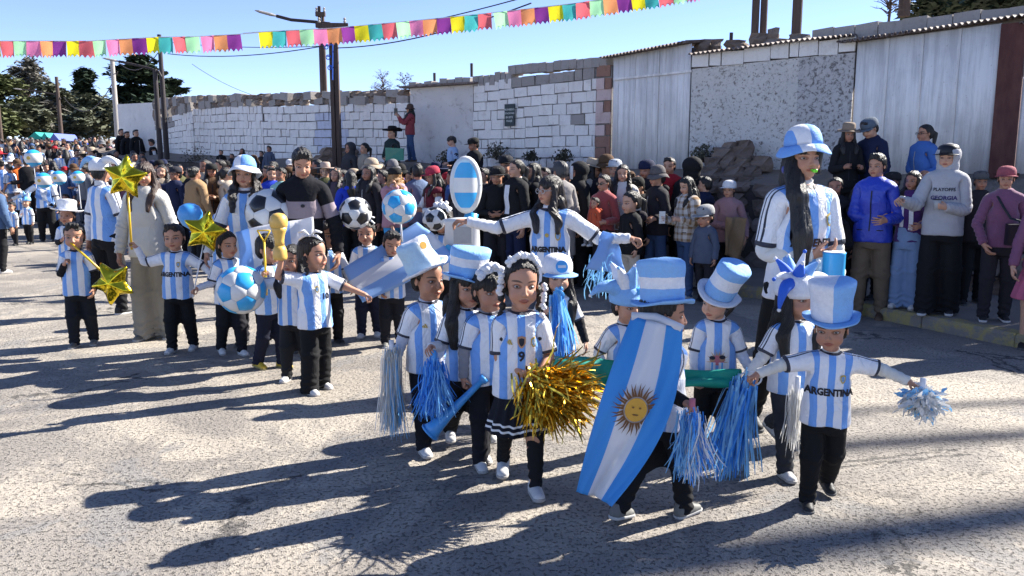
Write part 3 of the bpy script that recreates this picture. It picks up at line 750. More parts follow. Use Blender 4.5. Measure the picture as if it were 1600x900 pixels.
from mathutils import Matrix
def rigid(name, me, root, M, color=None):
    o = link(name, me, root, color=color); T_ = Matrix.Translation(-root.location); o.matrix_local = T_ @ Matrix(M.tolist() if isinstance(M, np.ndarray) else M); return o
def skinned(name, t, rig, root, mats, color=None, parent=None):
    V, Q, W, C = t; Vp = rig.pose(V, W) - np.array(root.location)
    me = mk_mesh(name, Vp, Q, mats, True, rest=V, col=C)
    return link(name, me, parent or root, color=color)

# ---- print on the front of a shirt: a flat mesh laid on the shirt in rest space
def text_verts(s, size, bold=.0, font_w=1.0):
    cu = D.curves.new('txt', 'FONT'); cu.body = s; cu.size = size; cu.align_x = 'CENTER'; cu.offset = bold; cu.resolution_u = 2
    o = D.objects.new('txt', cu); COL.objects.link(o); dg = bpy.context.evaluated_depsgraph_get(); e = o.evaluated_get(dg); me = e.to_mesh()
    V = np.empty(len(me.vertices) * 3, np.float32); me.vertices.foreach_get('co', V); V = V.reshape(-1, 3)[:, :2] * (font_w, 1)
    F_ = [tuple(p.vertices) for p in me.polygons]; e.to_mesh_clear(); D.objects.remove(o); D.curves.remove(cu); return V, F_
def refine(V, F_, lim):
    """split triangles until edges are shorter than lim so print can bend with cloth"""
    V = [tuple(v) for v in V]; T3 = []
    for f in F_:
        for i in range(1, len(f) - 1): T3.append((f[0], f[i], f[i + 1]))
    mid = {}
    def md(a, b):
        k = (min(a, b), max(a, b))
        if k not in mid: mid[k] = len(V); V.append(((V[a][0] + V[b][0]) / 2, (V[a][1] + V[b][1]) / 2))
        return mid[k]
    for _ in range(6):
        out = []; ch = False
        for t in T3:
            e = [(math.hypot(V[t[i]][0] - V[t[(i + 1) % 3]][0], V[t[i]][1] - V[t[(i + 1) % 3]][1]), i) for i in range(3)]; l, i = max(e)
            if l > lim: a, b, c = t[i], t[(i + 1) % 3], t[(i + 2) % 3]; m_ = md(a, b); out += [(a, m_, c), (m_, b, c)]; ch = True
            else: out.append(t)
        T3 = out
        if not ch: break
    return np.array(V), T3
def lay_print(name, V2, F_, tm, rig, root, mat, cx=0, cz=0, off=.0022, back=False, parent=None, mi=None, mats=None):
    """V2 in rest units; laid on the front of the template tm"""
    V, Q, W, _ = tm; N = normals(V, Q); fr = (N[:, 1] > .2) if back else (N[:, 1] < -.2); idx = np.nonzero(fr & (np.abs(V[:, 0]) < .15))[0]
    V2 = np.asarray(V2, float) + (cx, cz); out = np.empty((len(V2), 3)); Wn = np.empty((len(V2), NB), np.float32)
    S = V[idx][:, [0, 2]]
    for i, (u, w_) in enumerate(V2):
        d = (S[:, 0] - u) ** 2 + (S[:, 1] - w_) ** 2; k = np.argpartition(d, 5)[:5]; wt = 1 / (d[k] + 1e-7); wt /= wt.sum()
        y = (V[idx[k], 1] * wt).sum(); y0 = V[idx[k], 1]; y = (y0.min() * .5 + y * .5) if not back else (y0.max() * .5 + y * .5)
        out[i] = (u, y + (off if back else -off), w_); Wn[i] = (W[idx[k]] * wt[:, None]).sum(0)
    Vp = rig.pose(out, Wn) - np.array(root.location)
    return link(name, mk_mesh(name, Vp, [tuple(f) for f in F_], mats or [mat], False, rest=out, fmat=mi), parent or root)
def print_text(s, tm, rig, root, z, size=.03, cx=0, mat=None, bold=.0012, fw=1.0, parent=None, name='lettering'):
    V, F_ = text_verts(s, size, bold, fw); V, F_ = refine(V, F_, .012); return lay_print(name, V, F_, tm, rig, root, mat or MT['ink'], cx, z, parent=parent)
def shape2d(kind):
    if kind == 'crest':
        a = [(-.5, .5), (0, .62), (.5, .5), (.5, -.1), (.3, -.45), (0, -.65), (-.3, -.45), (-.5, -.1)]; return np.array(a), [tuple(range(8))[::-1]]
    if kind == 'disc': return np.array([(.5 * math.cos(i * .5236), .5 * math.sin(i * .5236)) for i in range(12)]), [tuple(range(12))[::-1]]
    if kind == 'bars':
        v = []; f = []
        for i, hh in enumerate((.35, .65, 1.0)):
            x = -.5 + i * .36; b = len(v); v += [(x, 0), (x + .28, 0), (x + .28 - hh * .35, hh), (x - hh * .35, hh)]; f.append((b + 3, b + 2, b + 1, b))
        return np.array(v) - (0, .4), f
    if kind == 'sq': return np.array([(-.5, -.5), (.5, -.5), (.5, .5), (-.5, .5)]), [(3, 2, 1, 0)]
    if kind == 'rays':
        v = []; f = []
        for i in range(15):
            a = math.pi * (i / 14); r0, r1 = .38, 1.0 if i % 2 == 0 else .8; w_ = .05; b = len(v); c, s_ = math.cos(a), math.sin(a)
            v += [(c * r0 - s_ * w_, s_ * r0 + c * w_), (c * r0 + s_ * w_, s_ * r0 - c * w_), (c * r1, s_ * r1)]; f.append((b, b + 1, b + 2))
        return np.array(v), f
def badge(kind, tm, rig, root, cx, cz, sx, sy, mat, off=.003, parent=None, name='badge'):
    V, F_ = shape2d(kind); V, F_ = refine(V * (sx, sy), F_, .014); return lay_print(name, V, F_, tm, rig, root, mat, cx, cz, off, parent=parent)

# ------------------------------------------------------------------ hats (head units, z from chin); mesh shared, fitted with the head matrix
def head_mat(rig, tilt=(0, 0), off=(0, 0, 0), s=1.0):
    P = rig.P; h = P['hh']; A = np.eye(4); A[:3, :3] = (_rx(R(tilt[0])) @ _ry(R(tilt[1]))) * h * s; A[:3, 3] = (off[0] * h, off[1] * h, P['chin'] + off[2] * h)
    piv = np.array([0, .05, .8]) ; 
    A[:3, 3] += (np.eye(3) * h @ piv) - A[:3, :3] @ piv
    return rig.bone('head') @ A
def hat_tophat(mat, brim, r0=.43, r1=.47, hgt=.85, br=.66, floppy=.05):
    def f():
        m = MB(); n = 32; z0 = .74
        prof = [(r0 - .02, z0), (r0, z0 + .02)] + [(r0 + (r1 - r0) * t + .012 * math.sin(t * 9), z0 + .02 + hgt * t) for t in np.linspace(.05, 1, 12)] + [(r1 - .05, z0 + hgt + .06), (r1 * .5, z0 + hgt + .075)]
        m.lathe(prof, n, (0, .07, 0), 0, 1, 1.08)
        def bz(k, r): a = 2 * math.pi * k / n; return floppy * math.sin(2 * a + .6) * r + .03 * abs(math.cos(a)) * r + .012 * math.sin(5 * a) * r
        vs = []; 
        rr = [(r0 - .03, .02), (r0 + .06, .0), (br * .85, .0), (br, .02), (br - .005, -.02), (br * .85, -.035), (r0 - .03, -.03)]
        for r, z in rr:
            for k in range(n):
                a = 2 * math.pi * k / n; e = (r - r0) / (br - r0); vs.append((r * math.cos(a), .07 + r * 1.08 * math.sin(a), z0 + z + bz(k, max(0, e))))
        N = len(rr); m.add(vs, [(i * n + k, i * n + (k + 1) % n, ((i + 1) % N) * n + (k + 1) % n, ((i + 1) % N) * n + k) for i in range(N) for k in range(n)], 1)
        rr2 = random.Random(int(hgt * 100 + br * 7)); ph = [rr2.uniform(0, 6) for _ in range(4)]; v2 = []
        for x, y, z in m.v:
            a = math.atan2(y - .07, x); t = max(0, z - .8); q = 1 + t * (.045 * math.sin(2 * a + ph[0]) + .035 * math.sin(3 * a + 5 * z + ph[1])) + .012 * math.sin(7 * a + 9 * z + ph[2]); v2.append((x * q + .05 * t * math.sin(ph[3]), .07 + (y - .07) * q + .05 * t, z + .03 * t * math.sin(2 * a + ph[1])))
        m.v = v2
        return m.mesh('hat', [mat, brim], True, rest=True)
    return tmpl(('tophat', mat.name, brim.name, r0, r1, hgt, br), f)
def hat_brim(crown_h, r, br, droop, lod=0):              # felt / bucket / cowboy / sun hats
    def f():
        m = MB(); n = 28 if lod < 2 else 14; z0 = .70
        prof = [(r, z0), (r * 1.0, z0 + .08), (r * .96, z0 + crown_h * .7), (r * .80, z0 + crown_h * .95), (r * .4, z0 + crown_h), (.02, z0 + crown_h * .96)]
        if crown_h == .54: prof = [(r * 1.03, z0), (r * 1.02, z0 + .10), (r * .97, z0 + .24), (r * .84, z0 + .38), (r * .60, z0 + .48), (r * .30, z0 + .53), (.02, z0 + .54)]
        m.lathe(prof, n, (0, .07, 0), 0, 1, 1.1); vs = []
        rr = [(r - .02, .0, 0), (r + (br - r) * .5, .5, 0), (br, 1, .0), (br, 1, -.03), (r + (br - r) * .5, .5, -.03), (r - .02, 0, -.03)]
        for q, e, z in rr:
            for k in range(n): a = 2 * math.pi * k / n; vs.append((q * math.cos(a), .07 + q * 1.08 * math.sin(a), z0 + z + .02 - droop * e * e * (1 if droop > 0 else abs(math.cos(a)) ** 2 * 1.6) + (.02 if crown_h != .54 else .055) * e * math.sin(3 * a + 1)))
        N = len(rr); m.add(vs, [(i * n + k, i * n + (k + 1) % n, ((i + 1) % N) * n + (k + 1) % n, ((i + 1) % N) * n + k) for i in range(N) for k in range(n)], 1)
        return m
    return tmpl(('brimhat', crown_h, r, br, droop, lod), f)
def hat_cap(lod=0):
    def f():
        m = MB(); n = 24 if lod < 2 else 12
        prof = [(.425, .60), (.43, .72), (.42, .86), (.36, 1.0), (.22, 1.08), (.05, 1.105)]
        m.lathe(prof, n, (0, .075, 0), 0, 1, 1.13); vs = []; k0 = 9
        for t in (0, .5, 1.0):
            for k in range(k0):
                a = math.pi * (1.18 + .64 * k / (k0 - 1)); r = .44 + .28 * t * math.sin(math.pi * (.12 + .76 * k / (k0 - 1))) ** .6
                vs.append((r * math.cos(a) , .06 + r * 1.13 * math.sin(a), .66 - .05 * t + .05 * math.cos((k - 4) / 4 * 1.4) * t))
        b = len(vs); vs += [(x, y, z - .022) for x, y, z in vs]
        fs = [(i * k0 + k, i * k0 + k + 1, (i + 1) * k0 + k + 1, (i + 1) * k0 + k) for i in range(2) for k in range(k0 - 1)]
        fs += [tuple(b + q for q in f_[::-1]) for f_ in fs] + [(2 * k0 + k, 2 * k0 + k + 1, b + 2 * k0 + k + 1, b + 2 * k0 + k) for k in range(k0 - 1)]
        m.add(vs, fs, 1); return m
    return tmpl(('cap', lod), f)
def hat_mesh(kind, mats, lod=0):
    key = ('hm', kind, lod, tuple(m.name for m in mats))
    def f():
        src = {'cap': lambda: hat_cap(lod), 'felt': lambda: hat_brim(.46, .42, .72, .06, lod), 'bucket': lambda: hat_brim(.54, .425, .62, .24, lod), 'cowboy': lambda: hat_brim(.48, .42, .88, -.16, lod), 'sun': lambda: hat_brim(.42, .42, .9, .02, lod), 'beanie': lambda: beanie()}[kind]()
        return src.mesh('hat', mats if len(mats) > 1 else mats * 2, True, rest=True)
    return tmpl(key, f)
def beanie():
    m = MB(); m.lathe([(.44, .58), (.455, .62), (.455, .70), (.44, .72), (.44, .85), (.37, 1.02), (.2, 1.12), (.03, 1.14)], 20, (0, .075, 0), 0, 1, 1.1); return m

SK = [(.48, .25, .16), (.41, .205, .127), (.54, .31, .21), (.34, .165, .105), (.51, .28, .18)]
HC = [(.010, .008, .008), (.018, .011, .008), (.03, .015, .009)]
SHOE = {'white': ((.68, .67, .66), (.40, .38, .36)), 'black': ((.02, .02, .022), (.10, .10, .10)), 'blackw': ((.02, .02, .022), (.62, .61, .6)), 'grey': ((.16, .16, .15), (.45, .44, .42)), 'brown': ((.10, .06, .04), (.15, .1, .07)), 'yellow': ((.62, .42, .04), (.3, .25, .1)), 'red': ((.45, .03, .03), (.5, .4, .4)), 'pale': ((.45, .40, .36), (.6, .58, .55))}
for _k, (_a, _b) in SHOE.items(): MT['su_' + _k] = m_plain('shoe_' + _k, _a, .6, .35, bump=.2, var=.2); MT['ss_' + _k] = m_plain('shoe_sole_' + _k, _b, .75)
MT['flat'] = MT['cloth']
def person(label, p, H, loc, pose, group=None, skin=0, top=None, under=None, legs=('track', BLACK), shoes='black', hair=('short', 0), hat=None, lod=0, cat='person', name='person', eyes=True, nolegs=False):
    """top=(kind, colour or 'jersey', material key); returns (root, rig, parts)"""
    rh = random.Random(label); pose = dict(pose); pose.setdefault('build', rh.uniform(.93, 1.13) if (p == 'a' and lod > 0) else 1.0); pose.setdefault('hs', (rh.uniform(.94, 1.06), rh.uniform(.97, 1.04), rh.uniform(.95, 1.04)))
    if 'lL' not in pose: a_ = rh.uniform(-7, 7); pose['lL'] = (a_, abs(a_) * .6 + 3); pose['lR'] = (-a_, abs(a_) * .6 + 3)
    rig = Rig(p, H, loc, **pose); V, Q, W, C = t_body(p, lod); loc = Vector(loc)
    me = mk_mesh(name, rig.pose(V, W) - np.array(loc), Q, [MT['skin' + p]], True, rest=V)
    sk = SK[skin % 5] if isinstance(skin, int) else skin
    root = link(name, me, color=sk); root.location = loc; tag(root, label, cat, group); parts = {'rig': rig}
    bpy.context.view_layer.update() if False else None
    if top:
        tm = t_top(p, lod, top[0]); parts['tm'] = tm
        nm = {'jersey': 'jersey', 'tee': 'shirt', 'long': 'sweater', 'jacket': 'jacket', 'puffer': 'jacket', 'under': 'shirt', 'vest': 'vest', 'coat': 'coat'}[top[0]]
        mk = top[2] if len(top) > 2 else 'cloth'
        parts['top'] = skinned(nm, tm, rig, root, [MT[mk]], color=top[1] if not isinstance(top[1], str) else (1, 1, 1))
    if under: 
        if top[0] in ('jersey', 'tee', 'vest'): parts['under'] = [skinned('sleeve', t_sleeves(p, lod, s_), rig, root, [MT['cloth']], color=under) for s_ in (1, -1)]
        if top[0] in ('jersey', 'vest') and lod < 2: skinned('turtleneck' if under[0] > .3 else 'undershirt', t_neck(p), rig, root, [MT['knit']], color=under)
    if legs and not nolegs:
        nm = {'track': 'trousers', 'jeans': 'jeans', 'wide': 'trousers', 'leggings': 'leggings', 'skirt': 'skirt', 'short': 'shorts'}[legs[0]]
        parts['legtm'] = t_legs(p, lod, legs[0]); parts['legs'] = skinned(nm, parts['legtm'], rig, root, [MT[legs[2] if len(legs) > 2 else 'cloth']], color=legs[1])
    if shoes and not nolegs:
        a, b = shoe_mesh(p, shoes, (MT['su_' + shoes], MT['ss_' + shoes]), lod)
        for s, sd in (('L', 1), ('R', -1)):
            A = np.eye(4); A[:3, 3] = (sd * rig.P['hx'] * .97, .006, -.004); M_ = rig.bone('foot' + s) @ A
            so_ = rigid('shoe', a, root, M_)
            if lod < 2: o = link('sole', b, so_)
    if hair:
        hc = HC[hair[1]] if isinstance(hair[1], int) else hair[1]
        parts['hair'] = skinned('hair', t_hair(p, lod, hair[0]), rig, root, [MT['hair']], color=hc)
    if hat:
        M_ = head_mat(rig, hat.get('tilt', (0, 0)), hat.get('off', (0, 0, 0)), hat.get('s', 1.0))
        parts['hat'] = rigid('hat' if hat['kind'] != 'cap' else 'cap', hat['mesh'] if 'mesh' in hat else hat_mesh(hat['kind'], hat['mats'] if 'mats' in hat else [MT['cloth']], lod), root, M_, color=hat.get('color', (1, 1, 1)))
        if hat['kind'] == 'hood': pass
    if eyes and lod < 2:
        h = rig.P['hh']; ky = ('eyey', p, lod)
        if ky not in _cache:
            q = V[(np.abs(np.abs(V[:, 0]) - .155 * h) < .03 * h) & (np.abs(V[:, 2] - rig.P['chin'] - .475 * h) < .03 * h) & (V[:, 1] < 0)]; _cache[ky] = q[:, 1].mean() / h
        ey = _cache[ky]
        for sd in (-1, 1):
            A = np.eye(4); A[:3, :3] = _rz(R(8 * sd)) * h * rig_eye; A[:3, 3] = (sd * .155 * h, (ey + .010) * h, rig.P['chin'] + .475 * h); rigid('eye', eye_mesh(), root, rig.bone('head') @ A)
    return root, rig, parts
rig_eye = .88
def t_neck(p):
    def f():
        P = PR[p]; st = .004
        v = Vol(axis([(-.07, st), .07]), axis([(-.07, st), .075]), axis([(P['neck'] - .06, st), P['chin'] + .02]))
        v.cone((0, .004, P['neck'] - .05), (0, .012, P['chin'] + .015), .044, .039 if p == 'c' else .037, .004)
        v.cut(lambda X, Y, Z: np.maximum(Z - (P['chin'] - .002 + .25 * (Y.clip(-.05, .05) )), P['neck'] - .045 - Z)); V, Q = v.mesh()
        N = normals(V, Q); V = V + N * (.0012 * np.sin(V[:, 2] * 500))[:, None]
        V, Q = fin(V, Q, 'neck', 0); return V, Q, weights(V, p, 'body'), None
    return tmpl(('neck', p), f)
# ================================================================== the place
KERB = [(10.5, -6), (8.0, 0), (6.3, 3.6), (4.6, 7.2), (3.78, 8.96), (2.75, 10.3), (.96, 12.1), (-2, 14.4), (-6.6, 18.2), (-12, 23.2), (-18, 29.5), (-27, 39), (-40, 54)]
WALL = [(12.5, 4.5), (9.2, 7.9), (6.5, 10.15), (6.15, 10.5), (5.15, 11.95), (4.35, 12.6), (2.96, 13.5), (1.82, 14.8), (-.8, 17), (-2.3, 17.9), (-6.8, 22), (-10.4, 26), (-15.2, 31), (-26, 42)]
def hz(x, y):
    t = max(0.0, y - 18); return .065 * t * t / (t + 4) if t > 0 else 0.0
def offs(poly, d):                                        # offset to the right-hand/house side
    out = []
    for i, p in enumerate(poly):
        a = Vector(poly[max(i - 1, 0)]); b = Vector(poly[min(i + 1, len(poly) - 1)]); t = (b - a).normalized(); n = Vector((t.y, -t.x))
        out.append((p[0] + n.x * d, p[1] + n.y * d))
    return out
def resamp(poly, step):
    out = []
    for a, b in zip(poly[:-1], poly[1:]):
        a, b = Vector(a), Vector(b); n = max(1, int((b - a).length / step))
        out += [tuple(a.lerp(b, i / n)) for i in range(n)]
    return out + [tuple(poly[-1])]
# ---- materials
def m_asphalt():
    m = Mat('asphalt', .82, .30); p = m.pos(); big = m.noise(p, .35, 5, .6); mid = m.noise(p, 2.2, 6, .65, .6)
    v = m.voro(p, 95); gr = m.ramp(v, [(.05, 1), (.42, .0)]); fine = m.noise(p, 160, 3, .7)
    base = m.ramp(big * .55 + mid * .45, [(.33, (.225, .202, .178)), (.50, (.295, .266, .232)), (.64, (.37, .336, .288))])
    c = m.mix(m.ramp(fine, [(.38, .55), (.60, 0)]), base, (.13, .12, .11))
    c = m.mix(m.ramp(m.voro(p, 60, out='Color') if False else m.noise(p, 70, 2, .5), [(.62, 0), (.72, .30)]), c, (.46, .415, .35))
    crk = m.voro(m.mapping(p, (.55, .7, 1)), 1.1, 'DISTANCE_TO_EDGE'); wv = m.noise(p, 3, 4) * .05
    crk = m.voro(m.mapping(p, (.55, .7, 1)), .9, 'DISTANCE_TO_EDGE'); wv = (m.noise(p, 5, 6, .7) - .5) * .16
    ck = ((crk + wv - .02).abs() < .009) * (m.noise(p, .7, 3) > .53)
    c = m.mix(ck * .8, c, (.04, .038, .036))
    c = m.mix(m.ramp(m.noise(p, .55, 7, .72, 1.5), [(.48, 0), (.56, .8)]), c, (.41, .362, .298)); c = m.mix(m.ramp(m.noise(p, .23, 5, .6, .8), [(.46, 0), (.58, .55)]), c, (.20, .178, .158)); st_ = m.ramp(m.noise(m.mapping(p, (.4, 1.6, 1)), 1.1, 6, .7, 1), [(.56, 0), (.66, .6)]); c = m.mix(st_, c, (.13, .125, .125)); pt = m.ramp(m.noise(p, .9, 6, .7, .8), [(.57, 0), (.60, .55)]); c = m.mix(pt, c, (.19, .187, .185))
    pit = m.ramp(m.noise(p, 48, 3, .6), [(.36, 1), (.44, 0)]); c = m.mix(pt * .0 + pit * .5, c, (.08, .074, .068)); m.color(c); m.bump(gr + fine * .7, .005, .7); m.bump(1 - pit - ck * .8, .014, 1.0); m.bump(mid, .03, .5); m.bump(m.noise(p, 26, 4, .6), .015, .5); return m.m
def m_earth(name='earth', a=(.17, .13, .10), b=(.30, .25, .20)):
    m = Mat(name, .95, .15); p = m.pos(); n = m.noise(p, 3, 8, .65); m.color(m.mix(n, a, b)); m.bump(m.noise(p, 22, 6, .7), .05, .8); return m.m
def m_paintblock(name, base=(.80, .765, .735), dirt=(.36, .31, .28), amt=.4, tone=.14):
    m = Mat(name, .9, .15); o = m.pos(); i = m.info(); r = m.t(i.outputs['Random'])
    n = m.noise(o, 5, 7, .68); c = m.mix(m.ramp(n, [(.52, 0), (.72, amt)]), base, dirt)
    c = m.mix(r * tone * 2, c, tuple(x * .72 for x in base)); z = m.xyz(o)[2]
    c = m.mix(m.ramp(m.noise(o, 40, 4, .7), [(.60, 0), (.70, .6)]), c, dirt); c = m.mix(m.ramp(m.noise(o, 1.6, 6, .7) - (z - 1.75) * .45, [(.52, 0), (.64, .55)]), c, dirt); c = m.mix(m.ramp(m.noise(m.mapping(o, (9, 9, .8)), 1, 5), [(.55, 0), (.8, .35)]), c, dirt)
    m.color(c); m.bump(m.noise(o, 35, 6, .7), .012, .9); return m.m
def m_roughplaster(name, base, dk, scale=11, lo=.40, hi=.50):
    m = Mat(name, .95, .1); o = m.pos(); n = m.noise(o, scale, 8, .72, .4); n2 = m.noise(o, 2, 4)
    c = m.mix(m.ramp(n, [(lo, 1), (hi, 0)]), m.mix(m.ramp(n2, [(.3, .0), (.75, .6)]), base, tuple(x * .8 for x in base)), dk)
    m.color(c); m.bump(n, .05, 1.0); m.bump(m.noise(o, 60, 4, .7), .01, .8); return m.m
def m_paintmetal():
    m = Mat('whitewashed_sheet', .6, .3); o = m.pos(); n = m.noise(m.mapping(o, (10, 10, .7)), 1, 7, .7, .3); b = m.noise(o, 1.3, 5, .6, .5)
    c = m.mix(m.ramp(n * .65 + b * .35, [(.44, 0), (.56, 1)]), (.80, .77, .745), (.60, .575, .56)); c = m.mix(m.ramp(m.noise(o, 26, 5, .7), [(.63, 0), (.72, .6)]), c, (.23, .17, .13))
    m.color(c); m.bump(n, .01, .5); return m.m
def m_rock(name='stone', a=(.14, .105, .088), b=(.31, .24, .195)):
    m = Mat(name, .92, .2); o = m.pos(); r = m.t(m.info().outputs['Random']); n = m.noise(o, 4, 8, .65)
    m.color(m.mix(n * .7 + r * .5, a, b)); m.bump(m.noise(o, 18, 7, .7), .05, .9); return m.m
def m_rust(name, base, r2):
    m = Mat(name, .75, .3); o = m.pos(); n = m.noise(m.mapping(o, (4, 4, 1.2)), 1.5, 7, .7); m.color(m.mix(m.ramp(n, [(.4, 0), (.65, 1)]), base, r2)); m.bump(m.noise(o, 50, 5), .006, .6); return m.m
def m_wood():
    m = Mat('weathered_timber', .85, .2); o = m.pos(); n = m.noise(m.mapping(o, (30, 30, 1.5)), 1, 6, .7); m.color(m.mix(n, (.035, .025, .02), (.14, .10, .085))); m.bump(n, .02, .8); return m.m
def m_leaf(name, a, b):
    m = Mat(name, .7, .2); o = m.pos(); n = m.noise(o, 1.1, 4); m.color(m.mix(m.ramp(n, [(.35, 0), (.65, 1)]), a, b)); 
    return m.m
MT['asphalt'] = m_asphalt(); MT['earth'] = m_earth('earth', (.18, .145, .12), (.33, .28, .23)); MT['dust'] = m_earth('pavement_dust', (.18, .165, .15), (.31, .28, .25))
MT['block'] = m_paintblock('whitewashed_block'); MT['blockb'] = m_paintblock('blue_tinted_block', (.55, .57, .68), (.25, .25, .3), .5); MT['blockg'] = m_paintblock('bare_concrete_block', (.36, .33, .31), (.20, .17, .15), .7, .25)
MT['blockr'] = m_paintblock('bare_red_brick', (.30, .17, .13), (.16, .09, .07), .7, .2); MT['blockp'] = m_paintblock('pink_washed_brick', (.60, .46, .44), (.32, .18, .15), .5)
MT['mortar'] = m_earth('mortar_joint', (.05, .042, .04), (.13, .11, .10)); MT['mortarm'] = m_earth('streaked_mortar', (.04, .035, .035), (.40, .38, .37)); MT['mortarw'] = m_earth('painted_mortar', (.30, .29, .28), (.50, .48, .47))
MT['plaster'] = m_roughplaster('rough_whitewash', (.80, .765, .73), (.27, .235, .21), 19, .38, .47); MT['plaster_shade'] = m_roughplaster('rough_whitewash_shaded', (.66, .635, .63), (.20, .185, .18), 19, .40, .50)  # second whitewash is darker: shade of the turned corner face put into colour
MT['stucco'] = m_roughplaster('old_stucco', (.70, .66, .64), (.34, .29, .27), 6, .30, .44); MT['plain'] = m_roughplaster('far_plaster', (.72, .69, .67), (.42, .38, .36), 3, .28, .42)
MT['sheet'] = m_paintmetal(); MT['rock'] = m_rock(); MT['rockw'] = m_rock('pale_stone', (.17, .145, .13), (.34, .29, .26)); MT['rust'] = m_rust('rusty_roof_sheet', (.10, .07, .06), (.25, .20, .18)); MT['maroon'] = m_rust('maroon_steel', (.075, .025, .022), (.12, .05, .04))
MT['timber'] = m_wood(); MT['polepale'] = m_plain('pale_pole_paint', (.40, .37, .34), .7, bump=.4, scale=20); MT['darkpole'] = m_plain('dark_pole_paint', (.045, .035, .035), .7, bump=.4, scale=20)
MT['kerbst'] = m_rock('kerb_concrete', (.17, .155, .14), (.34, .31, .28))
def m_kerby():
    m = Mat('worn_yellow_kerb', .85, .2); o = m.pos(); n = m.noise(o, 7, 7, .7); m.color(m.mix(m.ramp(n, [(.42, 0), (.56, 1)]), (.23, .21, .19), (.36, .30, .13))); m.bump(m.noise(o, 30, 6, .7), .03, .8); return m.m
MT['kerby'] = m_kerby()

# ---- road: one sheet
xs = sorted(set([-400, -200, -120, -80, -60] + list(np.arange(-45, 30.1, 1.5)) + [40, 60, 100, 200, 400])); ysr = list(np.arange(-12, 18, 3.0)) + list(np.arange(18, 60, 1.5)) + [64, 70, 80, 100, 140, 200, 300, 500, 900]
def farz(x, y): return hz(x, min(y, 95)) + (0 if y < 95 else (y - 95) * .01)
Vr = [(x, y, farz(x, y)) for y in ysr for x in xs]; nx = len(xs)
Fr = [(j * nx + i, j * nx + i + 1, (j + 1) * nx + i + 1, (j + 1) * nx + i) for j in range(len(ysr) - 1) for i in range(nx - 1)]
road = tag(link('road', mk_mesh('road', Vr, Fr, [MT['asphalt']])), kind='structure')
def strip(name, rows, mat, smooth=False, jit=0):
    """rows: list of (polyline, zfn) of equal length"""
    V = []; F_ = []; n = len(rows[0][0])
    for pl, zf in rows:
        for i, p in enumerate(pl): V.append((p[0] + rnd.uniform(-jit, jit), p[1] + rnd.uniform(-jit, jit), zf(i, p) + rnd.uniform(-jit, jit)))
    for r in range(len(rows) - 1): F_ += [(r * n + i, r * n + i + 1, (r + 1) * n + i + 1, (r + 1) * n + i) for i in range(n - 1)]
    F_ = [f[::-1] for f in F_]
    return tag(link(name, mk_mesh(name, V, F_, [mat], smooth)), kind='structure')
KR = resamp(KERB, .8)
def along(poly, n):                                       # n points evenly by arc length fraction
    P_ = [Vector(p) for p in poly]; L = [0]
    for a, b in zip(P_[:-1], P_[1:]): L.append(L[-1] + (b - a).length)
    out = []
    for k in range(n):
        t = L[-1] * k / (n - 1); i = min(len(P_) - 2, max(0, int(np.searchsorted(L, t)) - 1)); out.append(tuple(P_[i].lerp(P_[i + 1], (t - L[i]) / (L[i + 1] - L[i] + 1e-9))))
    return out
k0 = offs(KERB, .12); k1 = offs(KERB, 1.55); k2 = offs(KERB, 1.75)
tp = {0: 1.0}
def paz(i, p): return hz(*p) + .13
strip('pavement', [(offs(resamp(KERB, .8), .14), paz), (offs(resamp(KERB, .8), .8), lambda i, p: paz(i, p) + .01), (offs(resamp(KERB, .8), 1.75), lambda i, p: paz(i, p) + .03)], MT['dust'], True)
# kerb stones, one by one
kerb = empty('kerb', (4.6, 7.2, 0), kind_ := None) if False else empty('kerb', (4.6, 7.2, 0)); kerb['kind'] = 'structure'
kp = resamp(KERB, .78)
mbk = []
for v_ in range(4):
    m = MB(); j = lambda a: rnd.uniform(-a, a)
    prof = [(-.0, 0), (-.0, .10 + j(.006)), (.025, .135 + j(.006)), (.15, .14 + j(.005)), (.15, 0)]
    vs = []
    for x in (-.5, -.2, .15, .5):
        for (y, z) in prof: vs.append((x, y + j(.008), z + j(.006) if z > 0 else z - .05))
    fs = [(a * 5 + b, (a + 1) * 5 + b, (a + 1) * 5 + b + 1, a * 5 + b + 1) for a in range(3) for b in range(4)] + [(0, 1, 2, 3, 4), (19, 18, 17, 16, 15)]
    m.add(vs, fs); mbk.append((m.mesh('kerb_stone', [MT['kerbst']]), m.mesh('kerb_stone', [MT['kerby']])))
for i in range(len(kp) - 1):
    a, b = Vector(kp[i]), Vector(kp[i + 1])
    if a.y < 1 or a.y > 34: continue
    d = b - a; L = d.length; ye = (3.9 < a.x < 5.1 and a.y < 9) or (3.0 < a.x < 3.9 and 9.2 < a.y < 9.9) or rnd.random() < .25
    o = link('kerb_stone', mbk[i % 4][1 if ye else 0], kerb); o.location = (a.x + d.x / 2 - 4.6, a.y + d.y / 2 - 7.2, hz(a.x, a.y)); o.rotation_euler = (0, 0, math.atan2(-d.y, -d.x) ); o.scale = (L - .012, 1, 1)
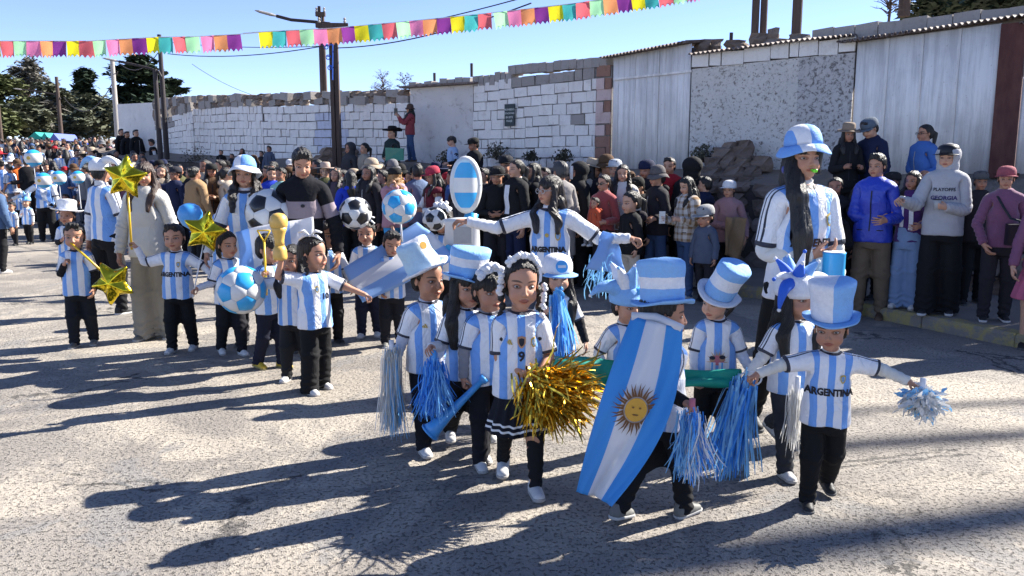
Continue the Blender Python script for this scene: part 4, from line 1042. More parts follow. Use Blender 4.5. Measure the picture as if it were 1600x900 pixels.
# bank between pavement and walls
NB_ = 90
RET = [(11.9, 1.5), (9.3, 4.6), (6.8, 7.6), (5.75, 9.3), (4.75, 10.6), (3.9, 11.6), (2.0, 13.2), (-1.1, 15.8), (-5.6, 19.6), (-11.1, 24.8), (-17, 31), (-26.5, 40.8), (-39, 55)]
def rtop(x): return float(np.interp(x, [-20, -10, 0, 4.2, 4.9, 7], [1.9, 1.75, 1.42, 1.35, .68, .66])) 
def wbase(x): return float(np.interp(x, [-27, -15.2, -10.4, -6.8, -2.3, -.8, 2, 7], [2.6, 2.3, 2.02, 1.85, 1.72, 1.62, 1.58, 1.56]))
RP = along(RET, NB_); WP = along(WALL[:-1] + [(-40, 57)], NB_)
mid_ = [((a[0] * .6 + b[0] * .4), (a[1] * .6 + b[1] * .4)) for a, b in zip(RP, WP)]
strip('bank', [(RP, lambda i, p: rtop(p[0])), (mid_, lambda i, p: (rtop(p[0]) * .5 + wbase(p[0]) * .5)), (WP, lambda i, p: wbase(p[0])), (offs(WP, 6), lambda i, p: wbase(p[0])), (offs(WP, 30), lambda i, p: wbase(p[0]) - .3)], MT['earth'], True, .03)
# retaining wall of rough stones
def stone_mesh(seed, mat):
    r = random.Random(seed); m = MB(); n1, n2 = 6, 4; vs = [(0, 0, -.5)]
    for i in range(1, n2):
        for k in range(n1):
            a = 2 * math.pi * (k + .5 * (i % 2)) / n1; ph = math.pi * i / n2; q = r.uniform(.85, 1.12)
            x, y, z = math.cos(a) * math.sin(ph), math.sin(a) * math.sin(ph), -math.cos(ph); mx = max(abs(x), abs(y), abs(z)) ** .55
            vs.append((x / mx * .5 * q, y / mx * .5 * q, z / mx * .5 * q))
    vs.append((0, 0, .5)); N = len(vs)
    fs = [(0, 1 + (k + 1) % n1, 1 + k) for k in range(n1)]
    for i in range(n2 - 2):
        for k in range(n1): fs.append((1 + i * n1 + k, 1 + i * n1 + (k + 1) % n1, 1 + (i + 1) * n1 + (k + 1) % n1, 1 + (i + 1) * n1 + k))
    fs += [(N - 1, 1 + (n2 - 2) * n1 + k, 1 + (n2 - 2) * n1 + (k + 1) % n1) for k in range(n1)]
    m.add(vs, fs); return m.mesh('stone', [mat])
STN = [stone_mesh(i, MT['rock']) for i in range(5)] + [stone_mesh(i + 9, MT['rockw']) for i in range(3)]
rw = empty('retaining_wall', (4.75, 10.6, 0), 'low retaining wall of rough grey stones behind the crowd under the white walls', 'wall')
back = MB()
for a, b in zip(RP[:-1], RP[1:]):
    if a[1] < -1 or a[1] > 40: continue
    za, zb = rtop(a[0]), rtop(b[0]); ga, gb = hz(*a) - .05, hz(*b) - .05
    back.add([(a[0] - 4.75, a[1] - 10.6, ga), (b[0] - 4.75, b[1] - 10.6, gb), (b[0] - 4.75, b[1] - 10.6, zb), (a[0] - 4.75, a[1] - 10.6, za)], [(0, 1, 2, 3)])
back.build('backing', MT['mortar'], rw)
rr_ = resamp(RET, .42); cnt_ = 0
for i in range(len(rr_) - 1):
    a, b = Vector(rr_[i]), Vector(rr_[i + 1])
    if not (6.5 < a.y < 19.5): continue
    z = hz(*a) + .1; top = rtop(a.x); d = b - a; ang = math.atan2(d.y, d.x)
    while z < top - .05 and cnt_ < 296:
        hh = rnd.uniform(.2, .34); hh = min(hh, top + .04 - z); q = rnd.uniform(-.12, .12)
        if a.y < 12.5 or z > .75:                            # only where the crowd leaves it in view
            o = link('stone', rnd.choice(STN), rw); o.location = (a.x + d.x * (.5 + q) - 4.75, a.y + d.y * (.5 + q) - 10.6, z + hh / 2); o.rotation_euler = (rnd.uniform(-.06, .06), rnd.uniform(-.08, .08), ang + math.pi * rnd.randint(0, 1) + rnd.uniform(-.08, .08)); o.scale = (d.length * rnd.uniform(.96, 1.2), .26, hh * 1.06); cnt_ += 1
        z += hh

# ---- walls
def blk(seed, jit=.02):
    r = random.Random(seed); vs = []
    b = .03
    for z in (-.5, .5):
        for x, y in ((-.5, -.5), (.5, -.5), (.5, .5), (-.5, .5)): vs.append((x + r.uniform(-jit, jit), y + r.uniform(-jit, jit) * 2, z + r.uniform(-jit, jit) * 1.6))
    return vs, [(3, 2, 1, 0), (4, 5, 6, 7), (0, 1, 5, 4), (1, 2, 6, 5), (2, 3, 7, 6), (3, 0, 4, 7)]
def blk_meshes(mat, n=6, jit=.026):
    out = []
    for i in range(n):
        m = MB(); m.add(*blk(i * 7 + 1, jit)); out.append(m.mesh('block', [mat]))
    return out
BM = {k: blk_meshes(MT[k]) for k in ('block', 'blockb', 'blockg', 'blockr', 'blockp')}
def wall_back(root, p0, p1, z0a, z0b, z1a, z1b, mat, th=.2, name='backing', out=0.0):
    o = Vector(root.location); a = Vector(p0); b = Vector(p1); t = (b - a).normalized(); n = Vector((-t.y, t.x)) # street side computed below
    n = Vector((t.y, -t.x)); n = n if n.dot(Vector((0, 0)) - a) < 0 else -n                                         # away from the camera
    f = -n * out; g = n * th; m = MB(); P_ = []
    for q in (f, g):
        P_ += [(a.x + q.x - o.x, a.y + q.y - o.y, z0a - .3 - o.z), (b.x + q.x - o.x, b.y + q.y - o.y, z0b - .3 - o.z), (b.x + q.x - o.x, b.y + q.y - o.y, z1b - o.z), (a.x + q.x - o.x, a.y + q.y - o.y, z1a - o.z)]
    m.add(P_, [(0, 1, 2, 3), (5, 4, 7, 6), (3, 2, 6, 7), (0, 3, 7, 4), (1, 5, 6, 2)]); return m.build(name, mat, root)
def blocks(root, p0, p1, zb, zt, bw, bh, mk='block', sel=None, name='block', th=.2, out=.012, off0=0, gap=.012, wavy=.02, miss=0):
    """zb, zt functions of fraction; courses follow the base"""
    o0 = Vector(root.location); a = Vector(p0); b = Vector(p1); L = (b - a).length; t = (b - a) / L; n = Vector((t.y, -t.x)); n = n if n.dot(-a) < 0 else -n
    ang = math.atan2(t.y, t.x); hmax = max(zt(0) - zb(0), zt(1) - zb(1), zt(.5) - zb(.5)); rows = int(hmax / bh + .6); c = 0
    for r in range(rows):
        x = -bw * (.5 if (r + off0) % 2 else 0) + rnd.uniform(-.03, .03)
        while x < L - .04:
            w_ = bw * rnd.choice([1, 1, 1, .8, .55, 1.15]); x0 = max(0, x); x1 = min(L, x + w_)
            if x1 - x0 > .06:
                u = (x0 + x1) / 2 / L; zz = zb(u) + r * (zt(u) - zb(u)) / rows; hh = (zt(u) - zb(u)) / rows; z = zz + hh / 2 + wavy * math.sin(u * 9 + r * .5) * .5
                k = sel(u, r, rows) if sel else mk; k = 'blockg' if (k == 'block' and rnd.random() < .012) else k
                if rnd.random() >= miss:
                    p = a + t * ((x0 + x1) / 2) - n * (out + .012 + rnd.uniform(-.004, .018) - th / 2)
                    o = link(name, rnd.choice(BM[k]), root); o.location = (p.x - o0.x, p.y - o0.y, z - o0.z); o.rotation_euler = (0, 0, ang); o.scale = (x1 - x0 - gap * rnd.uniform(.5, 1.8), th, hh - gap * rnd.uniform(.6, 1.8)); c += 1
            x += w_
    return c
def lerp(a, b): return lambda u: a + (b - a) * u
def zpx(px, py, p):                                       # height of a wall top seen at a pixel, at the wall's distance
    return at(px, py, p[1]).z
def wx(px):                                               # point of the wall line seen in pixel column px
    for a, b in zip(WALL[:-1], WALL[1:]):
        fa = lambda p: 800 + F_PX * p[0] / (p[1] * CP)     # column
        ua, ub = fa(a), fa(b)
        if (ua - px) * (ub - px) <= 0:
            lo, hi = 0, 1
            for _ in range(30):
                m_ = (lo + hi) / 2; q = (a[0] + (b[0] - a[0]) * m_, a[1] + (b[1] - a[1]) * m_)
                if (fa(q) - px) * (ua - px) > 0: lo = m_
                else: hi = m_
            return q
    return WALL[0]
def corrugated(root, p0, p1, z0, z1, depth, mat, name='roof_sheet', pitch=.076, amp=.018, drop=.10, overhang=.18):
    """a strip of corrugated roof laid over the wall top, corrugations seen end on"""
    a, b = Vector(p0), Vector(p1); L = (b - a).length; t = (b - a) / L; n = Vector((t.y, -t.x)); n = n if n.dot(-a) < 0 else -n; o0 = Vector(root.location)
    N = int(L / pitch * 6); vs = []; 
    for j, (dd, dz) in enumerate(((-overhang, -drop * .3), (depth, drop), (depth, drop - .012), (-overhang, -drop * .3 - .012))):
        for i in range(N + 1):
            s = L * i / N; p = a + t * s + n * dd; z = z0 + (z1 - z0) * i / N + dz + amp * math.sin(s / pitch * 2 * math.pi); vs.append((p.x - o0.x, p.y - o0.y, z - o0.z))
    M_ = N + 1; fs = [(j * M_ + i, j * M_ + i + 1, ((j + 1) % 4) * M_ + i + 1, ((j + 1) % 4) * M_ + i) for j in range(4) for i in range(N)]
    m = MB(); m.add(vs, fs); return m.build(name, mat, root)
def sheet_panel(root, p0, p1, za0, zb0, za1, zb1, mat, name, pitch=.13, amp=.012, square=False, out=0):
    a, b = Vector(p0), Vector(p1); L = (b - a).length; t = (b - a) / L; n = Vector((t.y, -t.x)); n = n if n.dot(-a) < 0 else -n; o0 = Vector(root.location)
    N = max(6, int(L / pitch * 6)); vs = []
    for j in (0, 1, 2, 3):
        for i in range(N + 1):
            s = L * i / N; q = math.sin(s / pitch * 2 * math.pi); q = max(-.6, min(.6, q * 2)) if square else q; p = a + t * s + n * (amp * q + (.02 if j in (2, 3) else 0) - out)
            u = i / N; z = (za0 + (zb0 - za0) * u) if j in (0, 3) else (za1 + (zb1 - za1) * u); vs.append((p.x - o0.x, p.y - o0.y, z - o0.z))
    M_ = N + 1; fs = [(j * M_ + i, j * M_ + i + 1, ((j + 1) % 4) * M_ + i + 1, ((j + 1) % 4) * M_ + i) for j in range(4) for i in range(N)] + [(0, M_, 2 * M_, 3 * M_), (N, N + 3 * M_, N + 2 * M_, N + M_)]
    m = MB(); m.add(vs, fs); return m.build(name, mat, root, smooth=not square)

def wthing(px0, px1, name, label, cat='wall'):
    p0, p1 = wx(px0), wx(px1); return empty(name, (p0[0], p0[1], wbase(p0[0])), label, cat), p0, p1
# far right pale sheet
r_, p0, p1 = wthing(1586, 1600, 'metal_gate', 'pale sheet metal gate to the right of the maroon post', 'gate'); p1 = (9.2, 7.9)
zt = zpx(1590, 40, p0); 
for i in range(4):
    a = Vector(p0).lerp(Vector(p1), i / 4); b = Vector(p0).lerp(Vector(p1), (i + 1) / 4 - .004)
    for zlo, zhi in ((1.5, 2.72), (2.735, zt)): sheet_panel(r_, a, b, zlo, zlo, zhi, zhi, MT['sheet'], 'sheet', .16, .008)
corrugated(r_, (p0[0] - .05, p0[1] + .05), p1, zt + .05, zt + .1, .8, MT['rust'])
# maroon post
pp = wx(1566); mp = empty('gate_post', (pp[0], pp[1], 1.5), 'maroon steel post between the big pale panel and the gate', 'post')
m = MB(); hh = zpx(1555, 37, pp) - 1.5; m.box((0, 0, hh / 2), (.135, .09, hh / 2), math.atan2(p1[1] - p0[1], p1[0] - p0[0])); m.build('post', MT['maroon'], mp)
m = MB(); m.box((0, 0, .02), (.2, .14, .03), -.8); m.build('foot_plate', MT['maroon'], mp)
# big pale panel
r_, p0, p1 = wthing(1328, 1547, 'sheet_wall', 'big streaky whitewashed sheet wall left of the maroon post', 'wall'); za, zb = zpx(1332, 66, p0), zpx(1547, 36, p1)
wall_back(r_, p0, p1, 1.5, 1.5, za - .04, zb - .04, MT['maroon'], .15, out=-.05)
for i in range(4):
    a = Vector(p0).lerp(Vector(p1), i / 4); b = Vector(p0).lerp(Vector(p1), (i + 1) / 4 - .003); sheet_panel(r_, a, b, 1.5, 1.5, za + (zb - za) * i / 4, za + (zb - za) * (i + 1) / 4, MT['sheet'], 'sheet', .30, .006)
corrugated(r_, wx(1305), (6.55, 10.1), za + .04, zb + .09, 1.2, MT['rust'])
# blocks weighing the roof down above it
for i in range(9):
    u0 = i / 9; 
    a = Vector(wx(1262)).lerp(Vector((6.5, 10.15)), u0); b = Vector(wx(1262)).lerp(Vector((6.5, 10.15)), u0 + 1 / 9); ztop = zpx(1270 + 330 * u0, 47 - 39 * u0, ((a.x + b.x) / 2, (a.y + b.y) / 2 + .3))
    o = link('roof_block', BM['blockg'][i % 4], r_); d = b - a; nn = Vector((-.0, .35)); o.location = ((a.x + b.x) / 2 + .12 - p0[0], (a.y + b.y) / 2 + .3 - p0[1], ztop - .12 - wbase(p0[0])); o.rotation_euler = (0, rnd.uniform(-.02, .02), math.atan2(d.y, d.x)); o.scale = (d.length * .985, .2, rnd.uniform(.23, .27))
# rough plaster building with its corner
r_, p0, p1 = wthing(1076, 1240, 'plaster_wall', 'rough flaking whitewashed wall behind the whistling woman', 'wall'); p2 = wx(1325)
za, zb, zc = zpx(1076, 108, p0), zpx(1240, 90, p1), zpx(1322, 82, p2)
wall_back(r_, p0, p1, 1.5, 1.5, za, zb, MT['plaster'], .3, 'plaster_face'); wall_back(r_, p1, p2, 1.5, 1.5, zb, zc, MT['plaster_shade'], .3, 'corner_face')
wall_back(r_, p0, p1, 2, 2, za + .22, zb + .24, MT['mortar'], .2, 'top_backing', -.03); wall_back(r_, p1, p2, 2, 2, zb + .24, zc + .23, MT['mortar'], .2, 'top_backing', -.03)
blocks(r_, p0, p1, lerp(za, zb), lerp(za + .22, zb + .24), .36, .23, out=.01); blocks(r_, p1, p2, lerp(zb, zc), lerp(zb + .23, zc + .23), .36, .23, 'block', out=.01)
corrugated(r_, p0, p1, za + .25, zb + .27, .9, MT['rust']); corrugated(r_, p1, p2, zb + .27, zc + .26, .9, MT['rust'])
for px, py, w_, h_, k in ((1098, 72, .34, .16, 3), (1118, 73, .2, .12, 1), (1150, 70, .42, .10, 2), (1185, 62, .35, .14, 4), (1208, 55, .2, .16, 0), (1215, 68, .5, .12, 5), (1250, 62, .4, .13, 6), (1232, 70, .4, .09, 2)):
    q = wx(px); t_ = at(px, py, q[1] + .5); o = link('roof_stone', STN[k % 8], r_); o.location = (t_.x - p0[0], t_.y - p0[1], t_.z - wbase(p0[0])); o.scale = (w_, .25, h_ * 1.4)
# corrugated fence strips
r_, p0, p1 = wthing(956, 1075, 'corrugated_gate', 'white upright sheet metal gate beside the brick pier', 'gate'); za, zb = zpx(958, 90, p0), zpx(1075, 68, p1)
N_ = 13
for i in range(N_):
    a = Vector(p0).lerp(Vector(p1), i / N_); b = Vector(p0).lerp(Vector(p1), (i + .93) / N_); zz = za + (zb - za) * (i + .5) / N_; z0 = 1.52 + rnd.uniform(-.03, .05)
    sheet_panel(r_, a, b, z0, z0, zz - .0, zz, MT['sheet'], 'plank', .30, .008, out=rnd.uniform(0, .012))
a, b = Vector(p0), Vector(p1); m = MB(); d = b - a; zr = za - .38; m.box((d.x / 2, d.y / 2 - .03, zr - wbase(p0[0])), (d.length / 2, .012, .018), math.atan2(d.y, d.x)); m.build('rail', MT['sheet'], r_)
wall_back(r_, p0, p1, 1.5, 1.5, za - .05, zb - .05, MT['mortar'], .1, out=-.06)
corrugated(r_, wx(945), p1, za + .03, zb + .05, .9, MT['rust'])
# whitewashed block wall with the plaque
r_, p0, p1 = wthing(741, 954, 'block_wall', 'whitewashed concrete block wall carrying the dark plaque, ending in a red brick pier', 'wall'); pj = wx(931)
za, zb, zc = zpx(745, 131, p0), zpx(931, 104, pj), zpx(954, 101, p1)
wall_back(r_, p0, p1, 1.5, 1.5, za - .02, zc - .02, MT['mortarm'], .2)
blocks(r_, p0, pj, lambda u: wbase(-.8 + u) - .02, lambda u: za + (zb - za) * u, .33, .2, sel=lambda u, r, n: ('blockg' if (r >= n - 1 and u > .35) else 'block'), gap=.017)
blocks(r_, pj, p1, lerp(1.56, 1.56), lerp(zb, zc), .40, .2, sel=lambda u, r, n: 'blockr' if (r >= n - 1 or r < 3 or u > .6) else 'blockp', gap=.014, out=.02)
za2 = zpx(640, 148, wx(640))
for i in range(13):
    u = i / 13; q = wx(800 + 152 * u); ztop = zpx(800 + 152 * u, 103 - 15 * u + rnd.uniform(-1, 1), q); q2 = wx(800 + 152 * (u + 1 / 13)); o = link('coping_block', BM['blockg'][i % 4], r_); o.location = ((q[0] + q2[0]) / 2 - p0[0], (q[1] + q2[1]) / 2 + .12 - p0[1], ztop - .08 - wbase(p0[0])); o.rotation_euler = (rnd.uniform(-.03, .03), rnd.uniform(-.03, .03), math.atan2(q2[1] - q[1], q2[0] - q[0])); o.scale = (math.dist(q, q2) * .98, .24, .17)
for i in range(7):
    u = i / 7; q = wx(745 + 60 * u); ztop = zpx(745 + 60 * u, 118 - 6 * u + rnd.uniform(-2, 2), q); q2 = wx(745 + 60 * (u + .14)); o = link('coping_block', BM['blockg'][i % 4], r_); o.location = ((q[0] + q2[0]) / 2 - p0[0], (q[1] + q2[1]) / 2 + .12 - p0[1], ztop - .10 - wbase(p0[0])); o.rotation_euler = (0, rnd.uniform(-.06, .06), math.atan2(q2[1] - q[1], q2[0] - q[0])); o.scale = (math.dist(q, q2) * .95, .24, .20)
q = wx(798); sg = at(798, 180, q[1] - .05); ang_ = math.atan2(p1[1] - p0[1], p1[0] - p0[0])
sign = empty('wall_plaque', (sg.x - .02, sg.y - .03, sg.z), 'small dark grey plaque with pale lettering on the white block wall', 'sign', rz=ang_)
m = MB(); m.box((0, 0, 0), (.125, .012, .215)); m.build('plate', MT['plate'] if 'plate' in MT else m_plain('plaque_paint', (.035, .05, .055), .6), sign)
def sign_text(root, s, size, x, y, z, mat, rz=0, bold=.002, name='lettering'):
    V, F_ = text_verts(s, size, bold); o = link(name, mk_mesh(name, [(v[0], 0, v[1]) for v in V], [tuple(f) for f in F_], [mat], False), root); o.location = (x, y, z); o.rotation_euler = (0, 0, rz); return o
MT['palelet'] = m_plain('pale_lettering', (.5, .52, .5), .7)
for s_, z_, sz in (('PROHIBIDO', .09, .052), ('ESTACIONAR', .02, .045), ('EN ESTE', -.06, .052), ('PASAJE', -.13, .05)): sign_text(sign, s_, sz, 0, -.0145, z_, MT['palelet'])
# stucco part and the long block wall
r_, p0, p1 = wthing(643, 740, 'stucco_wall', 'patchy beige stucco wall behind the woman in the red hooded jacket', 'wall'); za, zb = zpx(643, 138, p0), zpx(740, 132, p1)
wall_back(r_, p0, p1, 1.6, 1.55, za, zb, MT['stucco'], .25, 'stucco_face')
m = MB(); a, b = Vector(p0), Vector(p1); d = b - a; m.box((d.x / 2, d.y / 2, (za + zb) / 2 + .02 - wbase(p0[0])), (d.length / 2 + .15, .2, .018), math.atan2(d.y, d.x)); m.build('capping_sheet', MT['rust'], r_)
for i in range(8):
    u = i / 8; q = wx(645 + 95 * u); q2 = wx(645 + 95 * (u + .125)); ztop = zpx(645 + 95 * u, 130 - 9 * u + rnd.uniform(-3, 2), q); zl = za + (zb - za) * u + .03; o = link('coping_block', BM['blockg'][i % 4], r_); hh = max(.06, ztop - zl); o.location = ((q[0] + q2[0]) / 2 - p0[0], (q[1] + q2[1]) / 2 + .12 - p0[1], zl + hh / 2 - wbase(p0[0])); o.rotation_euler = (0, rnd.uniform(-.08, .08), math.atan2(q2[1] - q[1], q2[0] - q[0])); o.scale = (math.dist(q, q2) * .95, .24, hh)
def long_wall(px0, px1, label, y0, y1, bw, bh, sel, seed, gap=.014, mort='mortarw', stones=True, ys0=None, ys1=None):
    r_, p0, p1 = wthing(px0, px1, 'block_wall', label, 'wall'); za, zb = zpx(px0, y0, p0), zpx(px1, y1, p1); b0, b1 = wbase(p0[0]), wbase(p1[0])
    wall_back(r_, p0, p1, b0, b1, za - .02, zb - .02, MT[mort], .2)
    c = blocks(r_, p0, p1, lerp(b0 - .05, b1 - .05), lerp(za, zb), bw, bh, sel=sel, gap=gap)
    if stones:
        n = int(math.dist(p0, p1) / .34)
        for i in range(n):
            u = (i + .5) / n; z = za + (zb - za) * u; top = zpx(px0 + (px1 - px0) * u, ys0 + (ys1 - ys0) * u, (0, p0[1] + (p1[1] - p0[1]) * u)); x = p0[0] + (p1[0] - p0[0]) * u; y = p0[1] + (p1[1] - p0[1]) * u
            hgt = max(.1, top - z)
            for k in range(2):
                hh = hgt / 2 * rnd.uniform(.8, 1.2); o = link('rubble_stone', rnd.choice(STN + BM['blockg'][:3] * 2), r_); o.location = (x - p0[0] + rnd.uniform(-.05, .05), y + .1 - p0[1], z + hgt * (.25 + .5 * k) - b0); o.rotation_euler = (0, rnd.uniform(-.15, .15), math.atan2(p1[1] - p0[1], p1[0] - p0[0])); o.scale = (rnd.uniform(.3, .44), .26, hh * 1.15)
    return c
def sel6(u, r, n): return 'blockb' if .40 < u < .62 and r < n - 1 else 'block'
long_wall(416, 642, 'long whitewashed block wall with bluish blocks behind the tall timber pole', 166, 160, .36, .2, sel6, 2, .018, 'mortarm', True, 147, 140)
long_wall(308, 415, 'whitewashed wall of short blocks with a rubble top, right of the two dark poles', 170, 164, .26, .2, lambda u, r, n: 'block', 3, .014, 'mortar', True, 150, 147)
long_wall(247, 307, 'whitewashed wall of small blocks behind the two dark poles', 190, 172, .30, .2, lambda u, r, n: 'blockg' if r >= n - 2 and u < .5 else 'block', 4, .012, 'mortar', True, 155, 150)
r_, p0, p1 = wthing(190, 246, 'plaster_wall', 'plain pale plastered wall at the far left end of the row', 'wall'); za, zb = zpx(190, 163, p0), zpx(246, 160, p1)
wall_back(r_, p0, p1, 2, 2, za, zb, MT['plain'], .3, 'plaster_face')
# side of the far yard wall
m = MB()
# sheds behind: keep skyline solid from the side
# ---- stone heap and ruins on the bank
def heap(label, spots, base, name='stone_heap'):
    q = at(*base); r_ = empty(name, (q.x, q.y, q.z), label, 'stones')
    for i, (px, py, Y, w_, h_) in enumerate(spots):
        p = at(px, py, Y); o = link('stone', STN[i % 5], r_); o.location = p - q; o.scale = (w_, .45, h_); o.rotation_euler = (rnd.uniform(-.1, .1), rnd.uniform(-.12, .12), -.75 + rnd.uniform(-.2, .2))
    return r_
rs = random.Random(5); sp = []
for row, (py, x0, x1) in enumerate(((288, 1092, 1184), (273, 1096, 1182), (258, 1102, 1178), (245, 1114, 1172), (233, 1132, 1164))):
    px = x0
    while px < x1:
        w_ = rs.uniform(22, 36); sp.append((px + w_ / 2, py + rs.uniform(-2, 2), 12.3 + .12 * row, w_ / 92, 24 / 92)); px += w_ * .92
heap('brown heap of tumbled stones against the rough white wall', sp, (1140, 290, 12.3))
sp = []
for row, (py, x0, x1) in enumerate(((278, 488, 560), (264, 490, 556), (250, 494, 552), (238, 506, 544))):
    px = x0
    while px < x1:
        w_ = rs.uniform(14, 24); sp.append((px + w_ / 2, py, 18.6 + .1 * row, w_ / 64, 15 / 64)); px += w_ * .95
heap('low ruined stone pier at the foot of the timber lamp pole', sp, (525, 285, 18.6))
# ---- poles
def pole(px, ytop, ybot, Y, w0, w1, label, mat, name='utility_pole', square=True, arm=None, lean=0, cross=None):
    b = at(px, ybot, Y); t = at(px, ytop, Y); o = empty(name, (b.x, b.y, b.z), label, 'pole'); h = t.z - b.z
    m = MB()
    if square:
        m.box((-w0 * .32, 0, h / 2), (w0 * .30, w0 * .4, h / 2), 0, jit=.008, taper=w1 / w0); m.box((w0 * .34, .01, h / 2 - .1), (w0 * .30, w0 * .4, h / 2 - .1), 0, jit=.008, taper=w1 / w0)
    else: m.tube([(0, 0, 0), (lean * .5, 0, h * .5), (lean, 0, h)], [w0 / 2, (w0 + w1) / 4, w1 / 2], 12)
    m.build('post', MT[mat], o)
    if arm:
        pts = [at(x, y, Y) - b for x, y in arm]; m = MB(); m.tube(pts, [.035] * len(pts), 8); m.build('lamp_arm', MT['darkpole'], o)
        e = pts[0]; d = (pts[0] - pts[1]).normalized(); m = MB(); m.tube([e - d * .02, e + d * .12, e + d * .38, e + d * .48], [.03, .07, .06, .02], 8, flat=.5); m.build('lamp_head', MT['polepale'], o)
    for z, half, rz in (cross or []):
        m = MB(); m.box((0, -w0 * .45, h - z), (half, .05, .05), rz); m.build('crossarm', MT['timber'], o)
        for k in (-.8, .8):
            m = MB(); m.lathe([(.02, 0), (.035, .03), (.02, .06), (.035, .09), (.01, .12)], 8, (half * k, -w0 * .45, h - z + .05)); m.build('insulator', MT['polepale'], o)
    return o
pole(527, 37, 262, 18.3, .155, .14, 'tall timber pole with a long curved lamp arm behind the man in the striped sweater', 'timber', 'lamp_pole', True, [(432, 25), (455, 31), (490, 34), (515, 37), (524, 44)], cross=[(.05, .35, .1)])
pole(506, 10, 150, 21, .13, .11, 'thinner timber pole standing behind the wall beside the lamp pole', 'timber', cross=[(.2, .12, 0)])
pole(262, 54, 262, 24.5, .16, .12, 'dark pole with a pointed tip, right one of the close pair', 'darkpole', square=False)
pole(252, 108, 262, 24, .16, .12, 'dark street lamp pole, left one of the close pair', 'darkpole', 'lamp_pole', False, [(186, 96), (205, 100), (235, 107), (248, 112), (252, 120)])
pole(184, 93, 215, 33, .22, .16, 'pale slim pole at the end of the white wall', 'polepale', square=False)
pole(96, 120, 215, 44, .22, .16, 'distant street lamp with its arm pointing left', 'timber', 'lamp_pole', False, [(35, 140), (60, 143), (90, 148), (95, 155)])
pole(2, 164, 220, 44, .22, .18, 'distant brown pole at the left edge of the picture', 'timber', square=False)
pole(1179, -60, 58, 14.2, .13, .13, 'left dark square post of the pair above the rough wall', 'timber', square=False)
pole(1192, -60, 56, 14.2, .12, .12, 'right dark square post of the pair above the rough wall', 'timber', square=False)
pole(1244, -60, 54, 13.6, .16, .16, 'single dark square post above the wall corner', 'timber', square=False)
pole(1412, -60, 26, 16, .22, .2, 'brown trunk like post above the big pale panel', 'timber', square=False)
pole(679, 114, 128, 18, .06, .06, 'short stub post on the wall top near the bare bush', 'darkpole', square=False)
pole(737, 99, 120, 17.4, .06, .06, 'short dark stub post on the wall top above the stucco', 'darkpole', square=False)
pole(1142, 51, 70, 13.9, .06, .06, 'short grey stub post on the rough wall top', 'darkpole', square=False)
pole(1447, 240, 300, 11, .01, .01, 'x', 'darkpole') if False else None
# iron scroll bracket by the lamp pole
b = at(520, 70, 18.2); br = empty('scroll_bracket', b, 'small blue iron scroll bracket hanging by the timber lamp pole', 'bracket')
for k in range(3):
    m = MB(); m.tube([Vector((-.02 - .12 * (1 - k * .25) + .06 * math.cos(a) * (1 - a / 14), 0, -.05 - k * .22 + .06 * math.sin(a) * (1 - a / 14))) for a in np.linspace(0, 9, 22)], .010, 6); m.build('scroll', MT['royal'], br)
m = MB(); m.tube([(0, 0, .05), (-.03, 0, -.75)], .012, 6); m.tube([(-.22, 0, .0), (0, 0, 0)], .012, 6); m.build('stem', MT['royal'], br)
# ---- wires
def wire(a, b, sag, label, r=.012):
    a, b = at(*a), at(*b); pts = [a.lerp(b, t) - Vector((0, 0, sag * 4 * t * (1 - t))) for t in np.linspace(0, 1, 14)]; o0 = a.copy(); m = MB(); m.tube([p - o0 for p in pts], r, 5); o = m.build('overhead_wire', MT['darkpole']); o.location = o0; tag(o, label, 'cable', 'overhead wires')
wire((506, 60, 21), (840, -10, 15), .1, 'overhead wire rising right from the timber pole above the bunting')
wire((527, 75, 18.3), (830, 5, 13), .15, 'lower overhead wire rising right from the lamp pole across the bunting')
wire((262, 66, 24.5), (506, 72, 21), .08, 'upper overhead wire between the dark pair and the timber poles', .010)
wire((262, 84, 24.5), (527, 68, 18.3), .16, 'lower overhead wire between the dark pair and the timber poles', .012)
wire((184, 112, 33), (100, 152, 44), 1.1, 'slack wire between the pale pole and the distant street lamp', .02)
wire((262, 58, 24.5), (184, 96, 33), .6, 'wire from the pointed dark pole to the pale pole', .014)
wire((300, 100, 26), (400, 150, 26), .1, 'thin wire slanting down behind the rubble topped wall', .007)
# ---- bunting
FC = {'r': (.74, .15, .17), 'g': (.45, .86, .46), 'p': (.84, .25, .45), 'o': (.86, .34, .14), 'v': (.26, .05, .28), 'y': (.86, .74, .03), 't': (.07, .44, .42)}
def m_paper(k, c):
    m = Mat('paper_' + k, .8, .15); m.b.inputs['Base Color'].default_value = (*c, 1)
    m.color(m.mix(m.ramp(m.noise(m.obj(), 14, 4), [(.4, 0), (.7, .35)]), c, tuple(x * .8 for x in c)))
    m.bump(m.noise(m.obj(), 20, 3), .01, .4)
    tr = m.nt.nodes.new('ShaderNodeBsdfTranslucent'); tr.inputs[0].default_value = (*c, 1); mx = m.nt.nodes.new('ShaderNodeMixShader'); mx.inputs[0].default_value = .45
    out = m.nt.nodes['Material Output']; m.nt.links.new(m.b.outputs[0], mx.inputs[1]); m.nt.links.new(tr.outputs[0], mx.inputs[2]); m.nt.links.new(mx.outputs[0], out.inputs[0]); return m.m
PM = {k: m_paper(k, c) for k, c in FC.items()}
